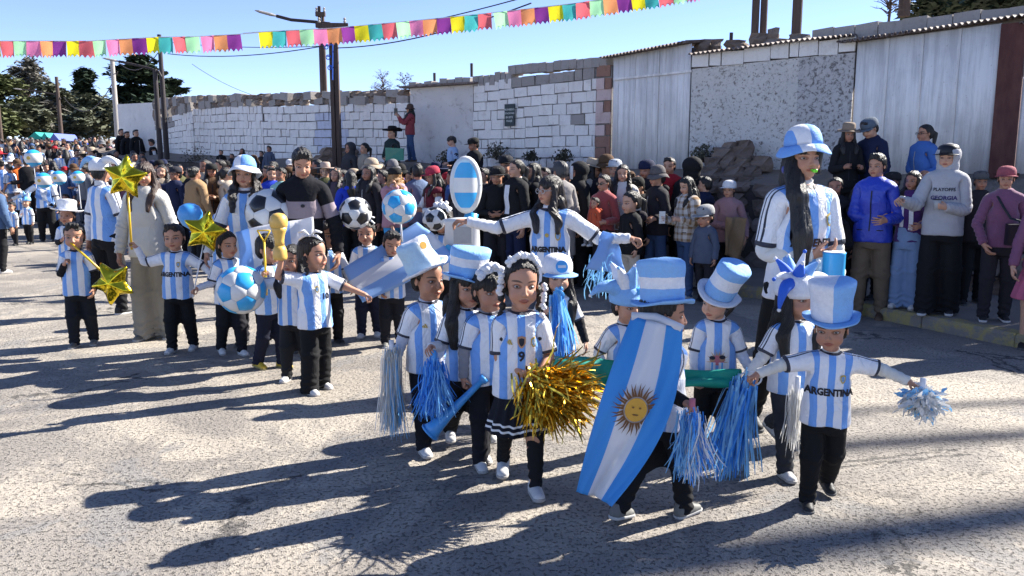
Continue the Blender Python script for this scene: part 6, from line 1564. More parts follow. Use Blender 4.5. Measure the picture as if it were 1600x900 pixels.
c0 = Pc(.5, .47); ux = (Pc(.6, .47) - c0).normalized(); uz = (c0 - Pc(.5, .55)).normalized(); uz = (uz - ux * uz.dot(ux)).normalized(); sun_emblem(capr, c0 - capr.location + Vector((0, -.012, 0)), ux, uz, .118)
m = MB(); a_ = Pc(0, 0) - capr.location; b_ = Pc(1, 0) - capr.location; m.tube([a_, (a_ + b_) / 2 + Vector((0, .03, .015)), b_], [.02, .024, .02], 8); m.build('tie', MT['clothw'], capr, True)
g = P3[1].grip('R'); pompom(g, 'blue and white pompom hanging from the hand of the boy in the flag cape', [MT['st_b'], MT['st_b'], MT['st_s'], MT['st_w']], .27, 460, .28, 1, hm=MT['pinkp'])
# ---- F4
P4 = fg(1112, 722, 436, 'c', 'girl with a tall tilted banded hat over her eyes and a sun ray print', dict(face=-8, head=(-40, 12, 4), aR=((-.22, -.05, -1), (-.05, -.3, -1)), aL=((.35, -.05, -1), (.35, -.5, -.7)), cR=.6, lR=(-14, 24), lL=(12, 8)), group=GC,
    top=('jersey', 'j', 'jc2'), under=(.72, .74, .80), legs=('track', (.010, .010, .012)), shoes='blackw', hair=('pony', 0), hat=dict(kind='t', mesh=hat_tophat(MT['hat_h'], MT['brim_w'], .39, .42, .92, .60), tilt=(-8, 26), off=(.06, 0, -.08)), skin=2)
sunburst(P4)
# ---- F5
hj2 = jester([MT['brim_b'], MT['brim_w'], MT['blue']], [(170, 30, 1.0, .24, 1.2, 0), (200, 60, .8, .24, .5, 1), (250, 70, .7, .24, .2, 0), (330, 60, .7, .22, .4, 1), (290, 15, .6, .2, 1.2, 2), (20, 60, .6, .22, .4, 0), (100, 60, .7, .24, .5, 1)])
P5 = fg(972, 712, 448, 'c', 'child in a floppy blue spiked fabric crown half hidden behind the flag cape', dict(face=15, head=(20, 6, 0), aR=((-.5, .1, -.9), (.2, -.6, -.5)), aL=((.4, -.3, -.8), (.5, -.6, -.3)), lR=(10, 6), lL=(-8, 10)), group=GC,
    top=('jersey', 'j', 'jc'), under=LS, legs=('track', (.012, .012, .016)), shoes='red', hair=('short', 0), hat=dict(kind='t', mesh=hj2, s=1.05), skin=0)
# ---- F6 gold pompom girl
P6 = fg(812, 776, 402, 'c', 'girl in a number nine jersey and black skirt carrying the gold tinsel pompom', dict(face=4, head=(6, 3, 3), aR=((-.02, -.10, -1), (.75, -.55, -.38)), aL=((.25, -.1, -1), (-.3, -.9, -.35)), cR=.55, lR=(-12, 20), lL=(15, 9)), group=GC,
    top=('jersey', 'j', 'jc'), legs=('skirt', (.012, .013, .02), 'skirt'), shoes='white', hair=('braid', 0), skin=0)
jersey_marks(P6, None, crest=(.052, .665), bars=(-.05, .665), num='9', numz=.590)
badge('crest', P6[2]['tm'], P6[1], P6[0], 0, .668, .034, .042, MT['tanp'], parent=P6[2]['top'], name='centre_crest'); badge('crest', P6[2]['tm'], P6[1], P6[0], 0, .668, .022, .028, MT['navy'], .0048, parent=P6[2]['top'], name='crest_field')
skinned('leggings', t_legs('c', 0, 'leggings'), P6[1], P6[0], [MT['cloth']], color=(.012, .012, .014))
def ring_band(r, zc, rad, mat, nm='band', hgt=.006, p='c'):  # white lines on the skirt
    pass
def head_fluff(r, n=26, mat='white', seed=0, label='fluffy_headband', r0=.052):
    root, rig, _ = r; rr_ = random.Random(seed); m = MB(); h = rig.P['hh'] * rig.H
    for i in range(n):
        a = math.pi * (.20 + .60 * (i + .5) / n); p = rig.headpt(.40 * math.cos(a), -.10, .56 + .50 * math.sin(a)) - root.location; s = h * r0
        for k in range(3): q = p + Vector((rr_.gauss(0, s * .4), rr_.gauss(0, s * .4), rr_.gauss(0, s * .4))); m.lathe([(.01 * s, -s), (s * .8, -s * .5), (s, 0), (s * .8, s * .5), (.01 * s, s)], 7, tuple(q))
    return m.build(label, MT[mat], root, True)
head_fluff(P6)
for sx, z0_, z1_ in ((.44, .5, -.55), (-.46, .65, .25)):
    m = MB(); h = P6[1].P['hh'] * P6[1].H; rr_ = random.Random(4)
    for i in range(14): t = i / 13; p = P6[1].headpt(sx + .02 * math.sin(i), -.22 if sx > 0 else .0, z0_ + (z1_ - z0_) * t) - P6[0].location; s = h * .06; m.lathe([(.01 * s, -s), (s, -s * .4), (s, s * .4), (.01 * s, s)], 7, tuple(p + Vector((rr_.gauss(0, .006),) * 3)))
    m.build('hair_ribbon', MT['white'], P6[0], True)
g = P6[1].grip('R'); gp = empty('gold_pompom', g, 'large gold tinsel pompom in the hands of the girl with number nine', 'pompom')
m = MB(); m.tube([(-.04, .02, .02), (.10, -.02, -.02)], .014, 8); m.build('handle', MT['white'], gp, True)
strands('strands', gp, (.03, -.05, -.02), .38, .30, 520, [MT['tinsel']], 5, dirn=(1.0, -.15, -.25), wd=.0055, curl=.22, r0=.03, seg=5, droop=.7); strands('loose_strands', gp, (.02, -.05, -.02), .40, .22, 340, [MT['tinsel']], 6, dirn=(.25, -.2, -1), wd=.005, curl=.2, r0=.04, seg=5)
# ---- F7 cap kid
P7 = fg(868, 655, 404, 'c', 'small child in a white badge cap blowing a horn behind the gold pompom', dict(face=8, head=(4, 8, 0), aL=((.45, -.05, -1), (.3, -.35, -1)), aR=((-.3, -.3, -.9), (.5, -.7, .8)), cR=.8, lR=(6, 6), lL=(-6, 8)), group=GC,
    top=('jersey', 'j', 'jc2'), under=BLACK, legs=('track', (.012, .012, .014)), shoes='white', hair=('longf', 0), hat=dict(kind='cap', mats=[MT['brim_w'], MT['brim_b']], s=1.08), skin=2)
jersey_marks(P7, 'ARGENTINA', .56, .034, crest=(.05, .67), bars=None)
o = P7[2]['hat']; m = MB(); m.lathe([(.17, 0), (.17, .012)], 20); bm_ = m.build('badge', [MT['blue']], o); bm_.location = (0, -.40, .87); bm_.rotation_euler = (R(66), 0, 0); m = MB(); m.box((0, 0, .018), (.11, .035, .006)); b2 = m.build('badge_bar', MT['white'], bm_)
def horn(p0, p1, r0, r1, label, mat='plastic_b', name='toy_horn'):
    p0, p1 = Vector(p0), Vector(p1); d = p1 - p0; root = empty(name, p0, label, 'horn'); m = MB(); ts = [0, .06, .07, .35, .7, .9, 1]; rr = [r0 * 1.8, r0 * 1.6, r0, r0 * 1.2, r0 * 1.9, r1 * .75, r1]; m.tube([d * t for t in ts], rr, 14); m.build('tube', MT[mat], root, True); m = MB(); m.tube([d * .985, d * 1.01], [r1 * 1.06, r1 * 1.06], 14); m.build('rim', MT[mat], root, True); return root
mp_ = P7[1].headpt(0, -.42, .2); horn(mp_, mp_ + Vector((-.02, -.14, -.02)), .010, .036, 'blue toy horn in the mouth of the child in the white cap')
rs_ = empty('streamer', mp_, 'sky blue streamer hanging from the horn of the child in the white cap', 'streamer'); strands('strands', rs_, (-.03, -.12, -.02), .12, .46, 60, [MT['st_b'], MT['st_s']], 8, wd=.007, curl=.05, dirn=(.12, 0, -1))
# ---- F8, F9, F10
P8 = fg(764, 732, 418, 'c', 'child in grey sleeves holding a blue horn, tucked behind the gold pompom girl', dict(face=18, head=(15, 5, 0), aR=((-.25, -.1, -1), (-.05, -.25, -1)), aL=((.3, 0, -1), (.2, -.1, -1)), cR=.85, lR=(14, 10), lL=(-18, 26)), group=GC,
    top=('jersey', 'j', 'jc2'), under=(.24, .24, .26), legs=('track', (.012, .012, .016)), shoes='white', hair=('fringe', 0), skin=1)
head_fluff(P8, 16, 'white', 3, 'white_headband', .09)
g = P8[1].grip('R'); horn(g + Vector((.10, -.03, .06)), g + Vector((-.20, -.05, -.24)), .016, .055, 'long blue toy horn carried by the child in grey sleeves')
P9 = fg(732, 722, 412, 'c', 'child in a straight banded top hat and white turtleneck under a sun ray print', dict(face=14, head=(12, 5, 2), aR=((-.35, -.15, -1), (-.25, -.8, .15)), aL=((.2, 0, -1), (.3, -.3, -1)), cR=.45, lR=(-16, 24), lL=(14, 8)), group=GC,
    top=('jersey', 'j', 'jc2'), under=(.70, .70, .72), legs=('track', (.012, .012, .014)), shoes='white', hair=('longf', 0), hat=dict(kind='t', mesh=hat_tophat(MT['hat_h2'], MT['brim_b'], .44, .48, .66, .62), tilt=(0, 3)), skin=0)
sunburst(P9, .54)
P10 = fg(672, 708, 402, 'c', 'child under a big pale tilted top hat bearing a small sun', dict(face=26, head=(22, 4, 0), aR=((-.35, .05, -1), (-.30, -.15, -.9)), aL=((.3, -.1, -1), (.3, -.8, -.1)), cR=.8, lR=(16, 8), lL=(-16, 26)), group=GC,
    top=('jersey', 'j', 'jc'), under=(.50, .52, .60), legs=('track', (.011, .011, .014)), shoes='white', hair=('buzz', 0), hat=dict(kind='t', mesh=hat_tophat(MT['hat_big'], MT['brim_w'], .43, .40, .68, .62), tilt=(-22, -22), off=(-.05, .06, -.02)), skin=1)
jersey_marks(P10, None, crest=None, bars=(-.045, .67))
o = P10[2]['hat']; m = MB(); m.lathe([(.09, 0), (.09, .02)], 16); q = m.build('sun_badge', MT['sun'], o); q.location = (-.10, -.42, 1.30); q.rotation_euler = (R(85), 0, R(-12))
g = P10[1].grip('R'); pompom(at(612, 548, g.y - .05), 'long cream and blue tasselled pompom swinging left of the front cluster', [MT['st_c'], MT['st_c'], MT['st_c'], MT['st_w'], MT['st_s']], .44, 640, .13, 11, wd=.0028, curl=.05)
g = P9[1].grip('R'); pompom(at(678, 565, g.y - .02), 'bright blue pompom hanging beside the banded top hat child', [MT['st_b'], MT['st_b'], MT['st_b'], MT['st_s']], .28, 560, .34, 12, hm=MT['plastic_b'])
# ---- F11 cup girl
P11 = fg(497, 617, 371, 'c', 'girl in a number ten jersey raising a golden cup beside her head', dict(face=52, head=(18, 2, 0), aR=((-.62, -.35, .12), (.28, -.15, 1)), aL=((.9, .05, -.45), (1, .0, -.42)), cR=.85, cL=.8, lR=(4, 6), lL=(-4, 4), spread=1.6), group=GC,
    top=('jersey', 'j', 'jc2'), under=None, legs=('wide', (.010, .010, .011)), shoes='white', hair=('braid', 0), skin=0)
jersey_marks(P11, None, crest=(-.04, .68), bars=None, num='10', numz=.615, numx=.02)
def bow(r, mat='white', at_=(0, .1, 1.02), s=.18, name='bow'):
    root, rig, _ = r; h = rig.P['hh'] * rig.H; m = MB(); c = rig.headpt(*at_) - root.location
    for sx in (-1, 1):
        for k in range(2): m.tube([c, c + Vector((sx * h * s * .6, 0, h * s * (.5 - k * .5))), c + Vector((sx * h * s * 1.2, -.005, h * s * (.35 - .8 * k)))], [h * .02, h * s * .38, h * s * .2], 8, flat=.45)
    m.lathe([(.01, -h * .04), (h * .06, 0), (.01, h * .04)], 8, tuple(c)); return m.build(name, MT[mat], root, True)
bow(P11, 'white', (-.1, .05, 1.02), .3)
g = P11[1].grip('R'); cup = empty('golden_cup', g + Vector((0, 0, -.04)), 'golden plastic winners cup raised by the girl in number ten', 'cup')
m = MB(); m.lathe([(.046, -.02), (.050, .0), (.047, .05), (.034, .08)], 18); m.build('base', MT['cupy'], cup, True)
m = MB(); m.lathe([(.034, .08), (.032, .11), (.038, .15), (.048, .18), (.056, .205)], 18); m.build('stem', MT['cupy'], cup, True)
m = MB(); m.lathe([(.050, .195), (.061, .22), (.063, .25), (.055, .28), (.038, .298), (.01, .305)], 18); m.build('globe', MT['cupy'], cup, True)
# ---- others on the left
P12 = fg(464, 598, 384, 'c', 'long haired child half hidden behind the girl with the golden cup', dict(face=-5, head=(-10, 0, 0), aR=((-1, -.1, -.12), (-1, -.2, .05)), cR=.85, lR=(8, 6), lL=(-8, 12)), group=GC, top=('jersey', 'j', 'jc'), under=(.72, .72, .72), legs=('track', (.02, .02, .022)), shoes='white', hair=('long', 0), skin=1)
P13 = fg(428, 580, 366, 'c', 'boy in profile holding up a thin yellow stick with an open triangle on top', dict(face=58, head=(8, 2, 0), aR=((.05, -.3, -.9), (.25, -.3, 1)), aL=((.3, .1, -1), (.6, .1, -.6)), cR=.9, lR=(-8, 10), lL=(8, 8)), group=GC, top=('jersey', 'j', 'jc2'), under=BLACK, legs=('track', (.012, .014, .028)), shoes='yellow', hair=('fringe', 0), skin=1)
g = P13[1].grip('R'); st = empty('yellow_stick', g, 'thin yellow plastic stick with an open triangular top', 'stick'); m = MB(); m.tube([(0, 0, -.18), (0, 0, .24)], .009, 8); m.build('rod', MT['plastic_y'], st, True)
for a_, b_ in (((0, 0, .24), (-.05, 0, .33)), ((0, 0, .24), (.05, 0, .33)), ((-.05, 0, .33), (.05, 0, .33))): m = MB(); m.tube([a_, b_], .006, 6); m.build('prong', MT['plastic_y'], st, True)
P14 = fg(364, 558, 360, 'c', 'girl with a dark ponytail looking right beside the sky blue toy football', dict(face=35, head=(15, 4, 0), aR=((-.25, -.1, -.8), (-.45, -.6, -.15)), aL=((.3, 0, -1), (.5, -.3, -.8)), cR=.85, lR=(-8, 10), lL=(10, 6)), group=GC, top=('jersey', 'j', 'jc2'), under=(.60, .62, .68), legs=('track', (.012, .012, .016)), shoes='white', hair=('pony', 0), skin=0)
P15 = fg(285, 553, 348, 'c', 'smiling boy in a lettered jersey holding a gold star on a yellow stick', dict(face=0, head=(5, 2, -4), aR=((-1, -.2, -.30), (-.35, -.2, 1)), aL=((.9, 0, -.55), (.8, -.4, -.7)), cR=.85, lR=(10, 10), lL=(-6, 8)), group=GC, top=('jersey', 'j', 'jc2'), under=(.70, .70, .72), legs=('track', (.011, .011, .013)), shoes='white', hair=('short', 0), skin=0)
jersey_marks(P15, z=.60, size=.046, fw=.86, crest=(.045, .69), bars=None)
P16 = fg(131, 545, 348, 'c', 'boy at far left blowing a yellow pipe joined to a gold star', dict(face=14, head=(4, 5, 0), aR=((-.15, -.25, -1), (.55, -.5, .75)), aL=((.3, .0, -1), (.1, -.4, -.9)), cR=.9, lR=(4, 6), lL=(-6, 8)), group=GC, top=('jersey', 'j', 'jc2'), under=BLACK, legs=('track', (.012, .014, .02)), shoes='grey', hair=('short', 0), skin=0)
g15 = P15[1].grip('R'); star(196, 277, g15.y - .02, 37, 'gold star balloon held high in front of the grey jacket woman', -8, g15, 0)
g14 = P14[1].grip('R'); star(320, 362, g14.y + .05, 36, 'gold star balloon between the smiling boy and the ponytail girl', -14, g14, 10, 'white', .006)
mp_ = P16[1].headpt(0, -.40, .2); star(176, 442, mp_.y - .10, 38, 'gold star balloon lowest of the three, on the pipe of the boy at the left', 172 + 0, mp_, -5)
g = P12[1].grip('R'); ball(377, 453, g.y - .05, 38 / F_PX * g.y, 'b', 'white and sky blue toy football on a stick beside the ponytail girl', (20, 30, 10), g)
P17 = fg(244, 535, 252, 'a', 'woman in a pale grey jacket and loose beige trousers behind the left gold stars', dict(face=-6, head=(18, 4, 0), aR=((-.32, .05, -1), (-.12, -.25, -1)), aL=((.25, .05, -1), (.15, -.1, -1)), cR=.4, lR=(3, 4), lL=(-4, 6)), group='adults walking with the children', top=('jacket', (.46, .45, .42), 'shiny'), legs=('wide', (.27, .25, .21)), shoes='grey', hair=('longf', (.05, .025, .018)), skin=0)
hj3 = jester([MT['brim_w'], MT['brim_b'], MT['white']], [(180, 35, 1.2, .2, 1.8, 2), (215, 30, 1.1, .17, 2.0, 2), (0, 35, 1.2, .2, 1.8, 1), (330, 30, 1.1, .18, 2.0, 0)])
P18 = fg(176, 494, 250, 'a', 'adult in a striped jersey and droopy white jester hat beside the grey jacket', dict(face=150, head=(10, 0, 0), aL=((-.25, 0, -1), (-.1, -.1, -1)), aR=((.3, 0, -1), (.3, 0, -1)), lR=(8, 8), lL=(-12, 14)), group='adults walking with the children', top=('jersey', 'j', 'ja2'), under=(.72, .72, .73), legs=('track', (.012, .012, .014)), shoes='blackw', hair=('short', 0), hat=dict(kind='t', mesh=hj3, s=1.05), skin=1)
P19 = fg(115, 462, 322, 'c', 'small child under a white wide brimmed top hat behind the pipe blowing boy', dict(face=5, aR=((-.1, -.3, -1), (.5, -.5, .2)), lR=(3, 5)), group=GC, top=('jersey', 'j', 'jc'), under=BLACK, legs=('track', BLACK), shoes='black', hair=('short', 0), hat=dict(kind='t', mesh=hat_tophat(MT['brim_w'], MT['brim_w'], .46, .44, .55, .78), tilt=(-8, 4)), skin=1, lod=1)
P20 = fg(396, 545, 252, 'a', 'woman with long curly hair and a brimmed hat carrying a black and white football', dict(face=5, head=(0, 0, 0), aR=((-.35, -.2, -1), (-.2, -.5, -.8)), aL=((.35, -.1, -1), (-.1, -.9, .25)), lR=(3, 4)), group='adults walking with the children', top=('jersey', 'j', 'ja2'), under=(.72, .72, .73), legs=('track', (.02, .02, .025)), shoes='black', hair=('wavy', 1), hat=dict(kind='bucket', mats=[MT['bucket'], MT['brim_w']], s=.98, tilt=(-14, 0)), skin=0)
badge('disc', P20[2]['tm'], P20[1], P20[0], .045, .745, .03, .03, MT['gold'], parent=P20[2]['top'])
ball(421, 332, P20[1].W4[1, 3] - .34, .205, 'k', 'black and white toy football held by the curly haired woman', (70, 20, 40))
P21 = fg(483, 558, 229, 'a', 'man in a black sweater with a pale chest band looking down at the children', dict(face=6, head=(14, 22, 0), aR=((-.35, .0, -1), (.05, -.5, -.9)), aL=((.35, 0, -1), (.12, -.25, -1)), lR=(3, 4)), group='adults walking with the children', top=('long', 'j', None) if False else ('long', (1, 1, 1), 'sweater'), legs=('jeans', (.015, .016, .02)), shoes='black', hair=('crop', 0), skin=0)
print_text('BOLERO', P21[2]['tm'], P21[1], P21[0], .695, .022, 0, MT['ink'], .0004, parent=P21[2]['top'], name='chest_print') if False else None
badge('disc', P21[2]['tm'], P21[1], P21[0], .01, .725, .02, .016, MT['ink'], parent=P21[2]['top'], name='chest_mark')
P22 = fg(518, 540, 347, 'c', 'girl with brown side swept hair just right of the golden cup', dict(face=30, head=(10, 4, 0), lR=(5, 5), aL=((.4, 0, -1), (.4, -.3, -.8))), group=GC, top=('jersey', 'j', 'jc'), under=(.7, .7, .7), legs=('track', BLACK), shoes='black', hair=('half', 2), skin=1)
P23 = fg(577, 530, 344, 'c', 'girl with a white bow and turtleneck facing the camera beside the flag', dict(face=0, head=(0, 3, 0), aR=((-.3, -.05, -1), (.1, -.4, -1)), lR=(4, 5), lL=(-4, 6)), group=GC, top=('jersey', 'j', 'jc2'), under=(.74, .74, .75), legs=('track', (.016, .018, .04)), shoes='white', hair=('pony', 0), skin=0)
bow(P23, 'white', (0, .0, 1.04), .3); jersey_marks(P23, None, crest=(0, .67), bars=None)
P24 = fg(614, 544, 359, 'c', 'boy looking down behind the raised flag, right of the white bow girl', dict(face=10, head=(12, 16, 4), lR=(4, 6), lL=(-6, 8), aL=((.5, -.1, -.8), (.5, -.5, .3)), aR=((-.2, 0, -1), (.2, -.5, -.6))), group=GC, top=('jersey', 'j', 'jc'), under=LS, legs=('track', (.014, .015, .02)), shoes='grey', hair=('short', 0), skin=0)
P25 = fg(355, 500, 336, 'c', 'small child in a pale blue woolly hat behind the middle gold star', dict(face=12, head=(10, 0, 0)), group=GC, top=('jersey', 'j', 'jc'), under=(.5, .6, .8), legs=('track', BLACK), shoes='white', hair=('short', 0), hat=dict(kind='beanie', mats=[MT['bucket']]), skin=1, lod=1)
P26 = fg(694, 520, 322, 'c', 'girl with a white flower headband behind the big white inflatable cup', dict(face=-10, head=(-8, 3, 0), aR=((-.5, 0, -.5), (-.5, -.3, .9))), group=GC, top=('jersey', 'j', 'jc2'), under=LS, legs=('track', BLACK), shoes='white', hair=('longf', 1), skin=1, lod=1)
head_fluff(P26, 12, 'white', 9, 'flower_headband', .10)
P27 = fg(858, 600, 274, 'a', 'smiling woman in glasses and a lettered striped jersey spreading both arms wide', dict(face=-14, head=(-42, 2, 0), aR=((-.95, .0, -.32), (-1, -.05, .22)), aL=((.85, .0, -.62), (1, -.15, .02)), cR=.6, cL=.8, lR=(4, 5)), group='adults walking with the children', top=('jersey', 'j', 'ja'), under=(.76, .76, .78), legs=('jeans', (.05, .06, .09)), shoes='white', hair=('longf', 1), skin=0)
jersey_marks(P27, z=.640, size=.034, fw=.88, crest=(.052, .715), bars=None); badge('disc', P27[2]['tm'], P27[1], P27[0], -.045, .715, .03, .03, MT['clothl'], parent=P27[2]['top']); badge('disc', P27[2]['tm'], P27[1], P27[0], .0, .72, .02, .02, MT['gold'], parent=P27[2]['top'])
def glasses(r, mat='steel', lens=False, s=1.0):
    root, rig, _ = r; h = rig.P['hh'] * rig.H; m = MB(); c = {}
    for sx in (-1, 1):
        pts = [rig.headpt(sx * (.16 + .105 * math.cos(a)) * s, -.395, .465 + .085 * math.sin(a)) - root.location for a in np.linspace(0, 6.283, 15)]; m.tube(pts, h * .013, 5)
        m.tube([rig.headpt(sx * .265, -.39, .48) - root.location, rig.headpt(sx * .37, -.05, .47) - root.location], h * .012, 5)
    m.tube([rig.headpt(-.055, -.40, .48) - root.location, rig.headpt(.055, -.40, .48) - root.location], h * .012, 5); o = m.build('glasses', MT[mat], root, True)
    if lens:
        for sx in (-1, 1): m = MB(); m.add([rig.headpt(sx * .16 + .10 * math.cos(a), -.398, .465 + .08 * math.sin(a)) - root.location for a in np.linspace(0, 5.8, 12)], [tuple(range(12))]); m.build('lens', MT['glass'], o)
    return o
glasses(P27, 'steel')
g = P27[1].grip('L'); sh = cloth('fringed_shawl', 'sky blue fringed cloth dangling from the hand of the smiling woman', [at(946, 362, g.y - .03), at(964, 366, g.y + .02), at(975, 428, g.y + .05), at(914, 420, g.y - .08)], [MT['clothl']], [1], 12, 12, .02, 4, cat='cloth')
strands('fringe', sh[0], at(944, 422, g.y) - sh[0].location, .3, .12, 90, [MT['st_s']], 3, wd=.004, r0=.07, dirn=(-.2, 0, -1))
# ---- F28 whistle woman
P28 = fg(1230, 702, 209, 'a', 'tall woman with very long black hair, bucket hat and green whistle', dict(face=14, head=(-2, 2, 0), aR=((-.13, .05, -1), (.95, -.42, .02)), aL=((.17, -.1, -1), (-.12, -.60, -.62)), cR=.5, cL=.5, lR=(-10, 14), lL=(8, 6)), group='adults walking with the children', top=('jersey', 'j', 'ja'), under=(.72, .70, .66), legs=('track', (.010, .010, .011)), shoes='black', hair=('side', 0), hat=dict(kind='bucket', mats=[MT['bucket'], MT['bucket']], s=.94, tilt=(-6, -3), off=(0, 0, .07)), skin=0)
jersey_marks(P28, txt=None, z=.655, size=.033, crest=(.058, .735), bars=None); print_text('ARGENTINA', P28[2]['tm'], P28[1], P28[0], .655, .033, .026, MT['ink'], .0016, parent=P28[2]['top'])
mp_ = P28[1].headpt(0, -.40, .20); wh = empty('whistle', mp_, 'bright green whistle in the mouth of the tall woman', 'whistle'); MT['lime'] = m_plain('lime_plastic', (.20, .80, .03), .35, .5)
m = MB(); m.box((0, -.010, 0), (.009, .015, .006)); m.build('mouthpiece', MT['lime'], wh); m = MB(); m.lathe([(.003, -.010), (.014, -.009), (.014, .009), (.003, .010)], 14, (.004, -.032, -.003)); m.build('barrel', MT['lime'], wh, True)
er = P28[1].headpt(-.40, .02, .20) - P28[0].location; m = MB(); m.lathe([(.001, -.006), (.026, -.004), (.026, .004), (.001, .006)], 16); o = m.build('earring', m_plain('violet_enamel', (.10, .11, .38), .4), P28[0], True); o.location = er; o.rotation_euler = (R(90), 0, R(20))
g = (P28[1].grip('R') + P28[1].grip('L')) / 2; dr = at(1302, 425, g.y - .05); tb = empty('blue_drum', dr, 'small bright blue drum at the hands of the tall woman, behind the horned hat', 'drum'); m = MB(); m.lathe([(.060, -.11), (.063, -.10), (.060, 0), (.060, .10), (.063, .11)], 20); m.build('shell', MT['plastic_b'] if False else MT['vinylb'], tb, True); m = MB(); m.lathe([(.057, .108), (.057, .115)], 20); m.build('skin', MT['white'], tb)
# pompoms at the right
g = P1[1].grip('L'); pompom(g + Vector((.02, -.02, .0)), 'short blue and white paper pompom in the outstretched hand of the top hat boy', [MT['st_s'], MT['st_s'], MT['st_w'], MT['st_w']], .105, 420, .9, 21, wd=.010, curl=.35, down=.5, hm=MT['white'], droop=.5)
g = P2[1].grip('R'); hp = empty('tinsel_hoop', at(1172, 592, g.y), 'thin hoop trailing long sky blue tinsel between the printed jersey girl and the boy', 'hoop'); m = MB(); m.tube([Vector((.06 * math.cos(a), 0, .04 * math.sin(a))) for a in np.linspace(0, 6.28, 18)], .005, 6); m.build('ring', MT['white'], hp, True); strands('strands', hp, (-.04, 0, -.03), .14, .50, 220, [MT['st_s'], MT['st_s'], MT['st_b']], 31, wd=.006, curl=.05, r0=.03, dirn=(-.16, 0, -1))
pompom(at(1246, 606, g.y - .1), 'thin white tassel hanging between the horned hat child and the top hat boy', [MT['st_w']], .30, 140, .12, 33, wd=.0022, curl=.04)
# ---- flags and ribbons
yF = P23[1].W4[1, 3] - .25
fr_ = cloth('striped_flag', 'long flag held taut from the golden cup girl up to the inflatable cup', [at(536, 420, yF - .35), at(566, 474, yF - .45), at(716, 402, yF - .15), at(652, 346, yF + .1)], [MT['clothl'], MT['clothw'], MT['clothl']], [.36, .68, 1], 12, 26, .018, 7, vert=True)
yG = P13[1].W4[1, 3] + .10
cloth('striped_flag', 'wide white and pale blue flag sagging behind the boy with the yellow stick', [at(366, 362, yG + .08), at(488, 338, yG + .08), at(494, 452, yG), at(382, 462, yG)], [MT['clothl'], MT['clothw'], MT['clothl'], MT['clothw']], [.22, .55, .72, 1], 20, 12, .03, 8)
ya, yb = P6[1].W4[1, 3] + .22, P4[1].W4[1, 3] - .22
cloth('green_ribbon', 'wide green cloth band stretched across behind the flag cape boy', [at(862, 552, ya + .1), at(1156, 580, yb), at(1158, 606, yb - .05), at(866, 600, ya)], [MT['green']], [1], 40, 8, .030, 9, sag=.015, cat='ribbon')

# ---- inflatables
def oval_inflatable(px, py, Y, label):
    c = at(px, py, Y); root = empty('oval_inflatable', c, label, 'inflatable'); k = Y / F_PX; rx, rz = 23 * k, 43 * k
    m = MB(); n = 28; pts = [Vector((rx * .80 * math.cos(a), 0, rz * .88 * math.sin(a))) for a in np.linspace(0, 6.2832, n + 1)]; m.tube(pts, rx * .30, 12, cap=False); m.build('rim', MT['vinylw'], root, True)
    for i, (z0, z1, mt) in enumerate(((.26, .80, 'vinylb'), (-.26, .26, 'vinylw'), (-.80, -.26, 'vinylb'))):
        V = []; F_ = []; 
        for j in range(7):
            z = z0 + (z1 - z0) * j / 6; wdt = math.sqrt(max(.02, 1 - (z / .86) ** 2)) * .80
            for q in range(9): x = (q / 8 * 2 - 1) * wdt; V.append((x * rx, -.10 * math.sqrt(max(0, 1 - (x / .85) ** 2)) * (1 - .1 * abs(z)) - .02, z * rz))
        for j in range(6):
            for q in range(8): F_.append((j * 9 + q, j * 9 + q + 1, (j + 1) * 9 + q + 1, (j + 1) * 9 + q))
        link('panel', mk_mesh('panel', V, F_, [MT[mt]], True), root)
    m = MB(); m.tube([(rx * .4, .05, -rz), (rx * .1, .04, -rz * 1.5), (0, 0, -rz * 2.1)], [rx * .45, rx * .5, rx * .4], 14); m.build('neck', MT['vinylb'], root, True); return root
oval_inflatable(728, 289, P26[1].W4[1, 3] - .1, 'tall oval inflatable with blue and white panels above the inflatable cup')
def inflatable_cup(px, py, Y, label):
    c = at(px, py, Y); root = empty('inflatable_cup', c, label, 'inflatable'); k = Y / F_PX
    m = MB(); m.lathe([(24 * k, -38 * k), (27 * k, -36 * k), (28 * k, -20 * k), (27 * k, 10 * k), (29 * k, 14 * k), (27 * k, 20 * k), (10 * k, 22 * k)], 24, sy=.6); m.build('body', MT['vinylw'], root, True)
    m = MB(); m.box((2 * k, -17.2 * k, -4 * k), (14 * k, .01, 13 * k)); m.build('grey_panel', MT['vinylg'], root)
    hv = [(16 * math.sin(t) ** 3, 13 * math.cos(t) - 5 * math.cos(2 * t) - 2 * math.cos(3 * t) - math.cos(4 * t)) for t in np.linspace(0, 6.2, 24)]; m = MB(); s = .72 * k
    pf = [(x * s - 15 * k, -18.5 * k, z * s - 27 * k) for x, z in hv]; pb = [(x, y + .02, z) for x, y, z in pf]; m.add(pf + pb, [tuple(range(24))] + [(i, (i + 1) % 24, 24 + (i + 1) % 24, 24 + i) for i in range(24)]); m.build('heart', MT['vinylb'], root); return root
inflatable_cup(722, 362, P26[1].W4[1, 3] - .45, 'big white inflatable cup with a blue heart behind the banded top hats')
g = P21[1].W4[1, 3]; ball(555, 333, g + .1, 25.5 / F_PX * (g + .1), 'k', 'black and white toy football just right of the man in the black sweater', (30, 10, 80))
ball(624, 323, g - .1, 27 / F_PX * (g - .1), 'b', 'white and sky blue toy football raised above the flag', (-10, 25, 15), at(628, 372, g))
ball(679, 342, g + .9, 19 / F_PX * (g + .9), 'k', 'small black and white football partly behind the flower headband girl', (0, 40, 70))
